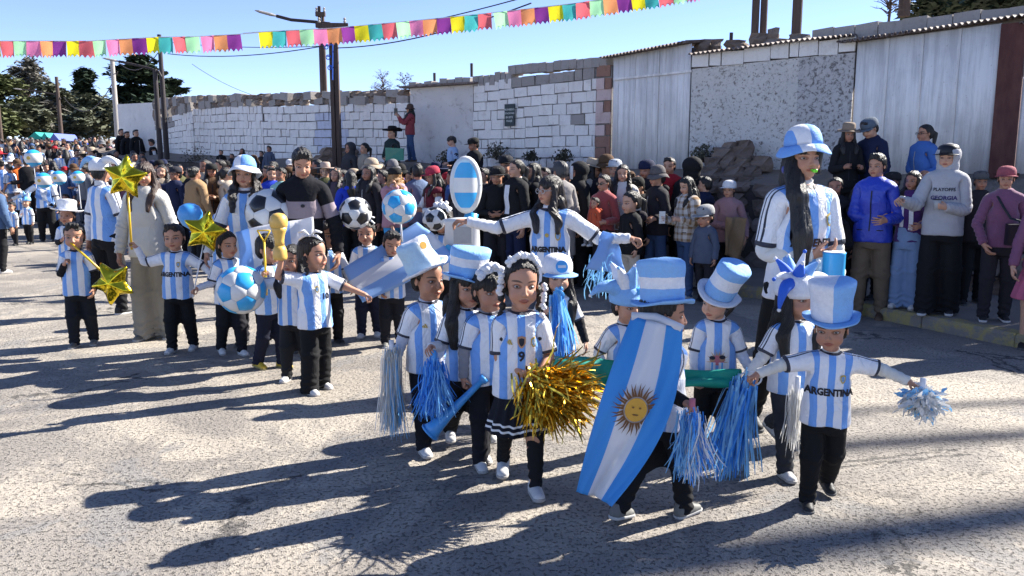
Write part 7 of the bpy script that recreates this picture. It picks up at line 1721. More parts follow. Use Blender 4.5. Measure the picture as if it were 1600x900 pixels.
q = at(297, 337, 10.4); bb_ = empty('blue_balloon', q, 'royal blue balloon behind the smiling boy and the middle star', 'balloon'); m = MB(); m.lathe([(.005, -.19), (.03, -.165), (.10, -.12), (.15, -.03), (.155, .04), (.12, .12), (.06, .155), (.005, .165)], 22); m.build('skin', MT['plastic_b'], bb_, True); m = MB(); m.lathe([(.004, -.215), (.02, -.21), (.005, -.19)], 10); m.build('knot', MT['plastic_b'], bb_, True)
# ================================================================== spectators
def kerb_x(y): return float(np.interp(y, [p[1] for p in KERB], [p[0] for p in KERB]))
def gz(x, y): return hz(x, y) + (.14 if x > kerb_x(y) + .1 and y < 40 else 0)
CN = {'black': (.012, .012, .014), 'dark': (.025, .023, .028), 'navy': (.014, .02, .055), 'blue': (.02, .075, .42), 'royal': (.02, .05, .45), 'denim': (.05, .09, .19), 'light denim': (.19, .28, .44), 'grey': (.17, .17, .18), 'pale grey': (.42, .42, .44), 'white': (.70, .70, .70), 'cream': (.52, .45, .36), 'tan': (.33, .21, .11), 'brown': (.10, .055, .03), 'beige': (.40, .32, .24), 'red': (.38, .02, .03), 'maroon': (.11, .015, .025), 'pink': (.48, .22, .25), 'mauve': (.20, .085, .15), 'purple': (.07, .025, .13), 'green': (.02, .12, .06), 'aqua': (.22, .48, .48), 'orange': (.60, .12, .02), 'olive': (.09, .09, .04), 'sky blue': (.20, .38, .60), 'slate': (.09, .11, .16), 'khaki': (.15, .115, .08)}
GW = 'spectators along the kerb and bank'
HANG = lambda s=0: None
def phone(rig, S, label, color='black'):
    g = rig.grip(S); o = empty('phone', g, label, 'phone'); m = MB(); m.box((0, -.01, .02), (.037, .005, .075)); m.build('body', MT['vinylk' if color == 'black' else 'vinylw'], o); m = MB(); m.box((0, .0, .02), (.033, .0062, .068)); m.build('screen', MT['glass'], o); return o
def cr(px, ytop, Y, label, pose=None, base=None, p='a', Hr=(1.42, 1.84), **k):
    h = at(px, ytop, Y); z0 = gz(h.x, Y) if base is None else base; H = h.z - z0
    if base is None:                                     # keep a believable height: slide along the ray if needed
        for _ in range(30):
            if H < Hr[0]: Y -= .12
            elif H > Hr[1]: Y += .12
            else: break
            h = at(px, ytop, Y); z0 = gz(h.x, Y); H = h.z - z0
        H = max(Hr[0] - .12, min(Hr[1] + .08, H))
    k.setdefault('group', GW); k.setdefault('lod', 1); k.setdefault('skin', int(px * 7 + ytop) % 5)
    r_ = person(label, p, H, (h.x, Y, z0), pose or {}, **k); top = k.get('top', ('', 0)); PP = PR[p]; rh = random.Random(label + 'z')
    if top[0] in ('jacket', 'puffer', 'vest', 'coat') and 'hoodie' not in label:
        V, F_ = shape2d('sq'); V, F_ = refine(V * (.007, PP['sh'] - PP['hip'] - .06), F_, .03); lay_print('zipper', V, F_, r_[2]['tm'], r_[1], r_[0], MT['vinylg'] if rh.random() < .5 else MT['ink'], 0, (PP['sh'] + PP['hip']) / 2 + .01, .003, parent=r_[2]['top'])
        if k.get('hair') and top[0] != 'vest' and rh.random() < .45: skinned('hood', t_hood(p, 1, True), r_[1], r_[0], [MT['cloth']], color=tuple(min(.8, c * rh.choice([1, 1.3])) for c in (top[1] if top[1] != (1, 1, 1) else CN['cream'])))
        if rh.random() < .6:
            for sx in (-1, 1): badge('sq', r_[2]['tm'], r_[1], r_[0], sx * .058, PP['hip'] + .045, .034, .006, MT['ink'], .003, parent=r_[2]['top'], name='pocket')
    return r_
PH = dict(aR=((-.2, -.1, -1), (.35, -.9, .15)), aL=((.2, -.1, -1), (-.35, -.9, .12)), cL=.8, cR=.8)     # holding something in front
X_ = dict(aR=((-.2, -.15, -1), (.75, -.6, -.1)), aL=((.2, -.15, -1), (-.75, -.6, -.1)), cL=.5, cR=.5)     # arms folded
UP = dict(aR=((-.3, -.7, -.4), (.1, -.5, .8)), aL=((.3, -.1, -1), (.1, -.3, -.9)), cR=.8)
LF = dict(aR=((-.5, -.2, -.9), (-.8, -.5, .2)), aL=((.0, -.2, -1), (-.9, -.3, .1)), cL=.8, cR=.8)         # holding towards image left
# ---- right end, nearest
a = cr(1483, 226, 8.1, 'young man in a pale grey lettered hoodie with the hood over a cap', dict(face=-32, head=(-10, 3, 0), **LF), lod=0, top=('jacket', CN['pale grey']), legs=('wide', CN['black']), shoes='blackw', hair=None, hat=dict(kind='cap', mats=[MT['ink']], s=1.0))
skinned('hood', t_hood('a', 1, False), a[1], a[0], [MT['cloth']], color=CN['pale grey'])
print_text('PLAYOFFS', a[2]['tm'], a[1], a[0], .735, .026, 0, MT['navy'], .0008, parent=a[2]['top']); print_text('GEORGIA', a[2]['tm'], a[1], a[0], .685, .032, 0, MT['purple_p'] if 'purple_p' in MT else m_plain('violet_print', (.06, .04, .16), .7), .001, parent=a[2]['top'])
g = a[1].grip('L'); cp_ = empty('drink_cup', g, 'small clear cup in the hands of the pale hoodie man', 'cup'); m = MB(); m.lathe([(.028, -.05), (.033, 0), (.038, .05)], 14); m.build('wall', MT['vinylg'], cp_, True); m = MB(); m.lathe([(.039, .048), (.039, .056)], 14); m.build('lid', MT['vinylk'], cp_, True)
a = cr(1574, 262, 7.75, 'woman in a mauve sweater and pink cap with a black shoulder bag', dict(face=-22, head=(-8, 3, 0), aR=((-.35, 0, -1), (.15, -.5, -1)), aL=((.3, 0, -1), (0, -.3, -1))), lod=0, top=('long', CN['mauve'], 'knit'), legs=('jeans', CN['dark']), shoes='blackw', hair=('pony', 0), hat=dict(kind='cap', color=(.33, .09, .11)))
q = a[1].bone('chest') @ np.array([.03, -.10, .60, 1]); bg_ = empty('shoulder_bag', Vector(q[:3]) + Vector((.08, -.08, -.03)), 'black crossbody bag worn by the woman in the mauve sweater', 'bag'); m = MB(); m.box((0, 0, 0), (.14, .05, .10), -.3, jit=.004); m.build('body', MT['vinylk'] if False else MT['ink'], bg_); m = MB(); m.box((-.01, -.035, .035), (.13, .025, .045), -.3, jit=.004); m.build('flap', MT['ink'], bg_); s0 = a[1].bone('chest') @ np.array([.05, -.01, .80, 1]); cb = a[1].bone('chest'); sp_ = [Vector((cb @ np.array([x_, y_, z_, 1]))[:3]) - bg_.location for x_, y_, z_ in ((-.052, -.02, .838), (-.045, -.062, .81), (-.015, -.086, .75), (.03, -.094, .68))]; m = MB(); m.tube(sp_ + [Vector((.02, -.02, .11))], .013, 6, flat=.45); m.build('strap', MT['ink'], bg_)
cr(1534, 268, 8.7, 'man in dark clothes and a faded cap behind the pale hoodie and mauve sweater', dict(face=-15), top=('jacket', CN['dark']), legs=('track', CN['black']), hat=dict(kind='cap', color=(.10, .10, .10)))
cr(1645, 282, 7.7, 'person with a pink patterned skirt cut off by the right edge', dict(face=-30), top=('long', CN['mauve']), legs=('skirt', (.45, .12, .2)), hair=('long', 0))
a = cr(1428, 267, 8.45, 'girl in a purple cardigan, white scarf and light blue jeans', dict(face=-48, head=(-6, 2, 0), **X_), lod=0, top=('long', CN['purple'], 'knit'), legs=('wide', CN['light denim']), shoes='white', hair=('long', 1))
V, F_ = shape2d('sq'); 
for sx, sz, wd_, hg in ((-.03, .70, .028, .20), (.035, .69, .028, .22)): badge('sq', a[2]['tm'], a[1], a[0], sx, sz, wd_, hg, MT['white'], .006, parent=a[2]['top'], name='scarf_end')
cr(1372, 241, 8.6, 'man in a bright blue jacket and khaki trousers looking left with hands joined', dict(face=-38, head=(-10, 4, 0), **X_), lod=0, top=('jacket', CN['royal'], 'shiny'), legs=('track', CN['khaki']), shoes='brown', hair=('crop', 0))
cr(1394, 270, 9.0, 'person in a black and green sports jacket just right of the bright blue jacket', dict(face=-60), top=('jacket', (.01, .05, .035)), legs=('track', CN['black']), hair=('short', 0), hat=dict(kind='cap', color=(.02, .02, .02)))
a = cr(1326, 196, 9.7, 'woman in a beige felt hat and black coat standing higher against the wall', dict(face=-5, head=(5, 8, 0), **PH), base=.70, top=('jacket', CN['black']), legs=('track', CN['black']), hair=('long', 0), hat=dict(kind='felt', color=(.26, .20, .15)))
cr(1368, 186, 9.75, 'man in a grey cap and navy sweater bending his head toward the felt hat', dict(face=-62, head=(0, 25, 0), lean=6), base=.70, top=('long', CN['navy']), legs=('track', CN['black']), hair=('short', 0), hat=dict(kind='cap', color=(.10, .13, .17)))
a = cr(1446, 194, 9.6, 'woman in glasses and a patterned blue jacket in profile against the pale panel', dict(face=-72, head=(-6, 0, 0), **X_), base=.66, lod=0, top=('jacket', (.06, .15, .42)), legs=('track', CN['dark']), hair=('pony', 0)); glasses(a, 'ink')
a = cr(1301, 312, 8.6, 'woman in glasses and black coat with a white collar half behind the tall woman', dict(face=-12, head=(-8, 0, 0), **X_), p='a', Hr=(1.0, 1.6), top=('jacket', CN['black']), legs=('track', CN['black']), hair=('long', 0)); glasses(a, 'ink')
cr(1306, 276, 9.0, 'woman with tied hair and a fur trimmed hood behind the black coats', dict(face=-25), top=('puffer', CN['dark']), legs=('track', CN['black']), hair=('bun', 0))
cr(1342, 290, 8.9, 'person in a dark coat between the fur hood and the blue jacket', dict(face=-20), Hr=(1.1, 1.7), top=('jacket', CN['black']), legs=('track', CN['black']), hair=('long', 0))
# ---- middle
a = cr(1140, 284, 10.2, 'woman in a white cap and dusty pink hoodie carrying a tan jacket on her arm', dict(face=-20, head=(-15, 3, 0), aR=((-.25, -.1, -1), (.6, -.7, -.1)), aL=((.3, 0, -1), (-.1, -.6, -.7))), lod=0, top=('jacket', (.34, .20, .21)), legs=('track', CN['black']), shoes='blackw', hair=('pony', 0), hat=dict(kind='cap', color=(.72, .72, .72)))
g = a[1].grip('R'); cj = cloth('tan_jacket', 'tan jacket folded over the arm of the woman in the white cap', [g + Vector((-.12, -.10, .12)), g + Vector((.14, -.10, .10)), g + Vector((.10, -.06, -.42)), g + Vector((-.10, -.06, -.36))], [m_plain('tan_jacket_cloth', (.30, .20, .11), .85, bump=.4)], [1], 12, 14, .03, 17, cat='jacket')
cr(1104, 322, 9.6, 'boy in a grey cap and grey jacket in front of the dusty pink hoodie', dict(face=-40, head=(-10, 10, 0)), p='c', Hr=(1.1, 1.4), top=('jacket', CN['slate']), legs=('jeans', CN['dark']), hair=('short', 0), hat=dict(kind='cap', color=(.32, .32, .32)))
def m_plaid():
    m = Mat('plaid_cloth', .85, .2); x, y, z = m.xyz(m.attr('rest').outputs['Vector']); a_ = ((x / .05).frac() > .6); b_ = ((z / .05).frac() > .6); c = m.mix(a_ * .5 + b_ * .5, (.55, .52, .48), (.24, .15, .08)); m.color(c); m.bump(m.noise(m.obj(), 14, 3), .02, .4); return m.m
MT['plaid'] = m_plaid()
a = cr(1076, 275, 9.95, 'young woman in a cream plaid shirt and jeans looking at her phone', dict(face=-62, head=(0, 18, 0), aR=((-.15, -.2, -1), (-.85, -.5, .15)), aL=((.0, -.2, -1), (-.9, -.3, .2)), cL=.8, cR=.8), lod=0, top=('jacket', (1, 1, 1), 'plaid'), legs=('jeans', CN['denim']), shoes='white', hair=('long', 0)); phone(a[1], 'R', 'white phone in the hands of the woman in the plaid shirt', 'w')
a = cr(1080, 247, 10.7, 'tall person in a black hood and dark puffer jacket behind the plaid shirt', dict(face=-150), top=('puffer', CN['black']), legs=('track', CN['black']), hair=None); skinned('hood', t_hood('a', 1, False), a[1], a[0], [MT['cloth']], color=CN['black'])
cr(1101, 275, 10.5, 'person in a dark blue puffer jacket between the black hood and the white cap', dict(face=-120), top=('puffer', CN['navy']), legs=('jeans', CN['dark']), hair=('short', 0))
cr(1028, 264, 10.4, 'man in a grey brimmed hat, black jacket and jeans seen from the side', dict(face=-70, head=(-5, 5, 0), **X_), lod=0, top=('jacket', CN['dark']), legs=('jeans', CN['denim']), shoes='black', hair=('short', 0), hat=dict(kind='bucket', color=(.12, .11, .11)))
cr(1004, 279, 10.7, 'person in a black cap leaning forward left of the grey brimmed hat', dict(face=-50, head=(0, 20, 0), lean=8), top=('jacket', CN['black']), legs=('track', CN['dark']), hair=('short', 0), hat=dict(kind='cap', color=(.015, .015, .015)))
a = cr(973, 256, 10.5, 'young woman in a white sweater with straight dark hair facing the camera', dict(face=-12, head=(4, 4, 0), aR=((-.25, -.1, -1), (.2, -.8, .3)), aL=((.3, 0, -1), (-.2, -.5, -.8))), lod=0, top=('long', (.60, .59, .57), 'knit'), legs=('track', (.28, .18, .13)), shoes='pale', hair=('long', 0))
cr(961, 250, 11.0, 'person in a pale cap directly behind the white sweater woman', dict(face=-20), top=('jacket', CN['grey']), legs=('track', CN['dark']), hat=dict(kind='cap', color=(.45, .48, .52)))
cr(987, 298, 9.9, 'child in a black jacket with tied dark hair in front of the white sweater', dict(face=-60, head=(-5, 5, 0)), p='c', Hr=(1.15, 1.5), top=('jacket', CN['black']), legs=('track', CN['cream']), shoes='blackw', hair=('pony', 0))
a = cr(944, 272, 10.3, 'woman in dark glasses and a red and grey sweater holding a small child', dict(face=-40, head=(-8, 4, 0), **X_), top=('long', (.32, .07, .07), 'knit'), legs=('track', CN['dark']), hair=('pony', 1)); glasses(a, 'ink', True)
g = a[1].grip('R'); cr(930, 300, a[1].W4[1, 3] - .22, 'small child in an orange top carried by the woman in dark glasses', dict(face=-50, lL=(60, 60), lR=(60, 60)), base=g.z - .32, p='c', top=('jacket', (.50, .09, .04)), legs=('track', CN['grey']), shoes='white', hair=('short', 0))
a = cr(903, 254, 10.9, 'person in a long black hooded cloak wearing a white mask', dict(face=-65, head=(-10, 0, 0)), top=('coat', CN['black']), legs=('track', CN['black']), hair=None); skinned('hood', t_hood('a', 1, False), a[1], a[0], [MT['cloth']], color=CN['black'])
m = MB(); c_ = a[1]; V = []; F_ = []
for j in range(7):
    for i in range(7): u, v = (i / 3 - 1), (j / 3 - 1); p_ = c_.headpt(.27 * u * (1 - .25 * v * v), -.30 - .14 * math.sqrt(max(0, 1 - .8 * u * u)) * (1 - .2 * v * v), .42 + .40 * v); V.append(tuple(p_ - a[0].location))
F_ = [(j * 7 + i, j * 7 + i + 1, (j + 1) * 7 + i + 1, (j + 1) * 7 + i) for j in range(6) for i in range(6)]; link('mask', mk_mesh('mask', V, F_, [MT['vinylw']], True), a[0])
a = cr(875, 253, 10.3, 'man with grey hair seen from behind in a long pale grey coat and wide trousers', dict(face=-160, head=(12, 0, 0)), lod=0, top=('coat', (.27, .25, .24)), legs=('wide', (.25, .26, .29)), shoes='black', hair=('crop', (.06, .06, .065)))
cr(850, 262, 11.2, 'person with dark hair peeking left of the long grey coat', dict(face=-30), top=('jacket', CN['black']), legs=('track', CN['dark']), hair=('short', 0))
a = cr(806, 250, 10.7, 'woman in a white turtleneck and open black blazer looking left', dict(face=-52, head=(-8, 0, 0)), lod=0, top=('jacket', (1, 1, 1), 'blazer') if False else ('jacket', CN['black']), legs=('jeans', CN['navy']), shoes='black', hair=('pony', 0)); badge('sq', a[2]['tm'], a[1], a[0], .0, .70, .055, .22, MT['white'], .006, parent=a[2]['top'], name='turtleneck_front'); skinned('turtleneck', t_neck('a'), a[1], a[0], [MT['knit']], color=CN['white'])
cr(832, 255, 11.0, 'woman with an orange ribbon in her hair behind the white turtleneck', dict(face=-70), top=('jacket', CN['black']), legs=('track', CN['dark']), hair=('long', 0))
cr(777, 262, 10.9, 'man in a black cap and black sweater with a white collar', dict(face=-8, head=(0, 8, 0), **X_), top=('long', CN['black']), under=CN['white'], legs=('track', CN['dark']), hair=('short', 0), hat=dict(kind='cap', color=(.02, .018, .02)))
cr(790, 245, 11.5, 'man in a dark cap at the back between the black cap and the turtleneck', dict(face=-20), top=('jacket', CN['black']), legs=('track', CN['dark']), hat=dict(kind='cap', color=(.015, .015, .02)))
cr(755, 262, 11.6, 'person in a dark jacket left of the black cap man', dict(face=-50), top=('jacket', CN['dark']), legs=('track', CN['black']), hair=('short', 0))
# ---- centre left
a = cr(678, 262, 11.2, 'woman in a red and white cap, maroon vest and white sleeves in profile', dict(face=-60, head=(0, 12, 0), **LF), top=('vest', CN['maroon']), under=CN['white'], legs=('track', (.25, .15, .13)), hair=('long', 0), hat=dict(kind='cap', color=(.40, .04, .07)))
cr(652, 256, 12.0, 'man in a slate blue hoodie seen from behind', dict(face=-150, head=(-20, 0, 0)), top=('jacket', (.12, .17, .28)), legs=('jeans', CN['denim']), hair=('short', 0))
cr(706, 266, 11.9, 'person in a blue hooded top behind the maroon vest', dict(face=-100), top=('jacket', (.06, .13, .32)), legs=('jeans', CN['dark']), hair=('short', 0))
cr(722, 272, 11.3, 'woman in a black and white patterned jacket right of the maroon vest', dict(face=-30), top=('jacket', (.09, .09, .10)), legs=('track', CN['dark']), hair=('long', 0), hat=dict(kind='cap', color=(.06, .08, .14)))
a = cr(616, 262, 11.6, 'woman with blonde streaked hair, dark cap and pink sleeves raising a phone', dict(face=-150, **UP), top=('jacket', (.45, .24, .28)), legs=('leggings', (.06, .32, .62)), hair=('wavy', (.42, .20, .05)), hat=dict(kind='cap', color=(.02, .02, .02)))
cr(575, 258, 11.9, 'woman with long black hair and dark patterned coat in front of the stone pier', dict(face=-30), top=('jacket', CN['dark']), legs=('track', CN['black']), hair=('long', 0))
cr(547, 268, 12.2, 'woman in a royal blue top with long dark hair turned away', dict(face=-160), top=('jacket', CN['royal']), legs=('track', CN['black']), hair=('long', 0))
cr(597, 266, 12.6, 'person in a black coat left of the pink sleeved woman', dict(face=-60), top=('jacket', CN['black']), legs=('track', CN['black']), hair=('short', 0))
cr(524, 262, 12.8, 'woman in a dark floral blouse behind the black and white football', dict(face=-20), top=('long', (.08, .06, .08)), legs=('track', CN['black']), hair=('wavy', 1))
cr(508, 256, 13.6, 'person in a pale brimmed hat just right of the man in the striped sweater', dict(face=10), top=('jacket', CN['olive']), legs=('track', CN['black']), hair=('short', 0), hat=dict(kind='sun', color=(.42, .33, .28)))
cr(438, 262, 12.9, 'person in an aqua shirt just left of the black sweater man', dict(face=-20), top=('long', (.25, .45, .45)), legs=('track', CN['dark']), hair=('short', 0))
cr(424, 262, 13.6, 'person in a royal blue jacket behind the curly haired woman', dict(face=20), top=('jacket', CN['royal']), legs=('track', CN['dark']), hair=('short', 0))
cr(354, 262, 13.8, 'person in a cream jacket with dark tied hair left of the curly haired woman', dict(face=120), top=('jacket', (.45, .38, .30)), legs=('jeans', CN['dark']), hair=('pony', 0))
cr(330, 256, 14.2, 'person in a brown jacket and cap with light jeans between the cream and tan jackets', dict(face=20, **PH), top=('jacket', CN['brown']), legs=('jeans', CN['light denim']), hair=('long', 0), hat=dict(kind='cap', color=(.02, .02, .02)))
cr(304, 260, 13.6, 'woman in a tan jacket with tied hair seen from behind', dict(face=150), top=('jacket', CN['tan']), legs=('track', CN['black']), hair=('bun', 0))
cr(273, 262, 14.0, 'man in a black jacket over a white shirt pointing left', dict(face=-30, aR=((-1, -.2, -.2), (-1, -.2, .1))), top=('jacket', CN['navy']), legs=('track', CN['black']), hair=('short', 0), hat=dict(kind='cap', color=(.03, .03, .04)))
cr(252, 258, 14.2, 'woman in a pale patterned jacket partly behind the grey jacket', dict(face=10), top=('jacket', CN['beige']), legs=('track', CN['black']), hair=('long', 0))
# ---- people up on the bank
def bk(px, ytop, Y, base, label, pose=None, **k): return cr(px, ytop, Y, label, pose, base=base, **k)
a = bk(640, 164, 17.3, 1.72, 'woman in a red hooded jacket, jeans and brown hat standing on the bank filming', dict(face=-75, aR=((-.6, -.3, -.5), (-.5, -.1, 1)), aL=((-.5, -.1, -.6), (-.6, -.1, .8)), cR=.8), top=('jacket', (.26, .05, .06)), legs=('jeans', CN['denim']), shoes='brown', hair=('long', 0), hat=dict(kind='bucket', color=(.10, .06, .045)), lod=0); phone(a[1], 'R', 'phone held up by the woman in the red hooded jacket')
SIT = dict(lL=(86, 84), lR=(84, 80))
def sit(px, ytop, Y, base, label, H=1.6, **k):
    z = at(px, ytop, Y); pose = dict(SIT); pose.update(k.pop('pose', {})); seat = .50 * H
    pr = 'a'; hip = z.z - base - H * (1 - PR[pr]['pel']); return person(label, k.pop('p', 'a'), H, (z.x, Y, base), dict(hips=hip, **pose), group=GW, lod=1, skin=int(px) % 5, **k)
a = sit(612, 200, 16.6, 1.55, 'person in a black cowboy hat and dark jacket sitting on the bank', pose=dict(face=-45, **X_), top=('jacket', (.02, .035, .035)), legs=('jeans', CN['denim']), hair=('short', 0), hat=dict(kind='cowboy', color=(.015, .012, .012)))
q = at(617, 241, 16.3); gb = empty('shopping_bag', q, 'shiny green bag beside the person in the black cowboy hat', 'bag'); m = MB(); m.box((0, 0, 0), (.17, .08, .12), 0, jit=.02); m.build('body', m_plain('shiny_green_bag', (.02, .22, .13), .3, .6, bump=.6, scale=14), gb); m = MB(); m.tube([Vector((.07 * math.cos(t), 0, .11 + .10 * math.sin(t))) for t in np.linspace(0, 3.14, 10)], .012, 6); m.build('handle', MT['plastic_b'] if False else MT['ink'], gb)
a = sit(546, 224, 16.9, 1.5, 'person in a dark grey hood sitting on the bank beside the lamp pole', pose=dict(face=-40, **X_), top=('jacket', (.05, .05, .055)), legs=('track', CN['black']), hair=None); skinned('hood', t_hood('a', 1, False), a[1], a[0], [MT['cloth']], color=(.05, .05, .055))
sit(569, 224, 16.7, 1.5, 'person in a cream jacket and dark cap sitting right of the grey hood', pose=dict(face=-50, **PH), top=('jacket', (.34, .29, .23)), legs=('track', CN['black']), hair=('pony', 0))
sit(707, 212, 14.9, 1.45, 'boy in a pale blue jersey sitting at the foot of the stucco wall', H=1.3, pose=dict(face=-70, head=(0, 15, 0), **X_), top=('tee', (.30, .42, .62)), under=BLACK, legs=('track', CN['dark']), hair=('fringe', 0))
bk(741, 216, 13.6, .62, 'man in a black cap and black jacket leaning against the bank holding a phone', dict(face=-60, head=(0, 12, 0), **LF), top=('jacket', CN['black']), legs=('track', CN['black']), hair=('short', 0), hat=dict(kind='cap', color=(.015, .015, .015)))
for px, top, Y, l, c, hr in ((345, 234, 21.5, 'dark figure in a black jacket sitting on the bank left of the long haired one', 'black', 'short'), (362, 240, 21.0, 'figure in a dark grey coat on the bank between two others', 'dark', 'short'), (378, 232, 20.6, 'long haired figure in black on the bank above the curly haired woman', 'black', 'long'), (420, 228, 19.6, 'man in a slate jacket standing on the bank left of the striped sweater man', 'slate', 'crop'), (408, 236, 19.9, 'small dark figure beside the slate jacket on the bank', 'dark', 'short')):
    bk(px, top, Y, hz(0, Y) + 1.0, l, dict(face=-30 + px % 40), top=('jacket', CN[c]), legs=('track', CN['black']), hair=(hr, 0))
for px, top, Y, l in ((189, 202, 28.5, 'left one of two people in black at the end of the white wall'), (198, 205, 28.2, 'right one of two people in black at the end of the white wall'), (212, 203, 27.5, 'person in a long black coat leaning at the end of the white wall')):
    bk(px, top, Y, at(px, top, Y).z - 1.62, l, dict(face=60), lod=2, top=('coat', CN['black']), legs=('track', CN['black']), hair=('short', 0))
sit(238, 217, 26.5, 1.9, 'person in a black vest and white sleeves sitting below the two dark poles', pose=dict(face=-60, head=(0, 20, 0), **X_), top=('vest', CN['black']), under=CN['white'], legs=('track', CN['dark']), hair=('short', 0))
# ---- left parade, further away
def kid(px, feet, top, label, face=0, mat='jc2', hat=None, hair='short', legs='black', **k):
    return fg(px, feet, top, 'c', label, dict(face=face, lL=(8, 6), lR=(-8, 8), **k), group='children further back in the parade', top=('jersey', 'j', mat), under=LS, legs=('track', CN[legs]), shoes='black', hair=(hair, 0), hat=hat, lod=1, skin=int(px) % 5)
TH = hat_tophat(MT['brim_w'], MT['brim_w'], .45, .43, .55, .66)
kid(47, 382, 308, 'child in a pale pointed crown and long striped jersey in the far left rows', 0, hat=dict(kind='t', mesh=hj2, s=.9), aR=((-.3, -.2, -1), (.5, -.7, .3)))
kid(24, 384, 316, 'child in a long pale jersey left of the pointed crown', -10, 'jc')
kid(88, 368, 312, 'child in a blue cap and striped jersey far left, between crown and balloons', 10, hat=dict(kind='cap', color=(.1, .3, .7)))
kid(108, 372, 303, 'child laughing under the round flag balloon in the far left rows', 0, 'jc')
kid(68, 356, 300, 'child half hidden behind the blue cap in the far left rows', 0, 'jc2')
kid(12, 362, 300, 'child in a striped jersey near the left edge, second row', 15, 'jc')
kid(32, 352, 296, 'child with a white sun hat near the left edge, third row', 5, 'jc2', hat=dict(kind='sun', color=(.7, .7, .7)))
a = fg(76, 378, 268, 'a', 'adult in white sleeves bending over the children by the flag balloons', dict(face=30, lean=14, aR=((-.6, -.3, -.6), (-.8, -.3, -.4)), lL=(5, 5)), group='adults walking with the children', top=('jersey', 'j', 'ja2'), under=LS, legs=('track', CN['black']), shoes='black', hair=('short', 0), lod=1)
a = fg(3, 428, 280, 'a', 'woman in a denim jacket with long brown hair cut by the left edge', dict(face=150, aL=((.1, -.1, -1), (.2, -.4, -1))), group='adults walking with the children', top=('jacket', (.07, .12, .22)), legs=('track', CN['black']), shoes='white', hair=('long', (.09, .035, .015)), lod=1)
def round_balloon(px, py, Y, rpx, label, stick=True):
    c = at(px, py, Y); r = rpx / F_PX * Y; root = empty('round_balloon', c, label, 'balloon', 'round flag balloons over the far rows'); m = MB()
    for i in range(10): pass
    n = 18; prof = [(math.sin(a) * r, -math.cos(a) * r) for a in np.linspace(.03, math.pi - .03, 17)]
    V = []; F_ = []; mi = []
    for q, z in prof:
        for k in range(n): V.append((q * math.cos(6.2832 * k / n), q * math.sin(6.2832 * k / n), z))
    for i in range(16):
        for k in range(n): F_.append((i * n + k, i * n + (k + 1) % n, (i + 1) * n + (k + 1) % n, (i + 1) * n + k)); mi.append(1 if 5 <= i <= 10 else 0)
    link('skin', mk_mesh('skin', V, F_, [MT['vinylb'], MT['vinylw']], True, fmat=mi), root)
    m = MB(); m.lathe([(r * .22, 0), (r * .22, r * .05)], 12); o = m.build('sun_badge', MT['gold'], root); o.location = (0, -r * .97, 0); o.rotation_euler = (R(90), 0, 0)
    if stick: m = MB(); m.tube([(0, 0, -r), (0, .02, -r - .45)], .008, 5); m.build('stick', MT['white'], root)
round_balloon(52, 247, 17, 13, 'topmost round flag balloon over the far left rows'); round_balloon(92, 278, 15.2, 11, 'middle one of three round flag balloons over the far left rows'); round_balloon(122, 277, 14.8, 10, 'right one of three round flag balloons over the far left rows'); round_balloon(68, 282, 15.6, 12, 'left one of three round flag balloons over the far left rows', False)
cloth('striped_flag', 'pale blue and white flag flying among the far left children', [at(58, 296, 14.6), at(78, 296, 14.4), at(84, 318, 14.2), at(56, 310, 14.4)], [MT['clothl'], MT['clothw'], MT['clothl']], [.3, .7, 1], 10, 10, .02, 12)
# ---- dense rows behind, built one by one from a shared handful of figures
used_l = set(); rc = random.Random(11)
ADJ = [('black', 8), ('dark', 7), ('navy', 5), ('denim', 3), ('grey', 3), ('white', 3), ('brown', 2), ('red', 2), ('maroon', 2), ('beige', 2), ('slate', 2), ('royal', 1), ('olive', 1), ('pink', 2), ('tan', 1), ('orange', 1), ('sky blue', 2), ('cream', 2), ('green', 1), ('purple', 1)]
BAG = [c for c, n in ADJ for _ in range(n)]
HATS = [None] * 9 + [('cap', 'cap'), ('cap', 'cap'), ('cap', 'cap'), ('bucket', 'bucket hat'), ('beanie', 'woolly hat'), ('sun', 'sun hat')]
HS = ['short', 'short', 'long', 'pony', 'crop', 'long', 'bun']; HW = {'short': 'short hair', 'long': 'long hair', 'pony': 'a ponytail', 'crop': 'cropped hair', 'bun': 'a bun'}
def where(px):
    marks = [(0, 'at the left edge'), (30, 'left of the green awning'), (72, 'below the green awning'), (100, 'by the distant street lamp'), (130, 'past the street lamp'), (160, 'left of the pale pole'), (184, 'by the pale pole'), (215, 'near the white wall end'), (250, 'below the two dark poles'), (300, 'below the dark shrub'), (345, 'below the short block wall'), (395, 'behind the curly haired woman'), (450, 'behind the striped sweater man'), (527, 'below the timber lamp pole'), (580, 'below the cowboy hat'), (640, 'below the red jacket woman'), (700, 'below the stucco wall'), (760, 'left of the wall plaque'), (800, 'below the wall plaque'), (850, 'below the block wall'), (930, 'below the red brick pier'), (1010, 'below the white upright sheets'), (1100, 'by the stone heap')]
    return min(marks, key=lambda m_: abs(m_[0] - px))[1]
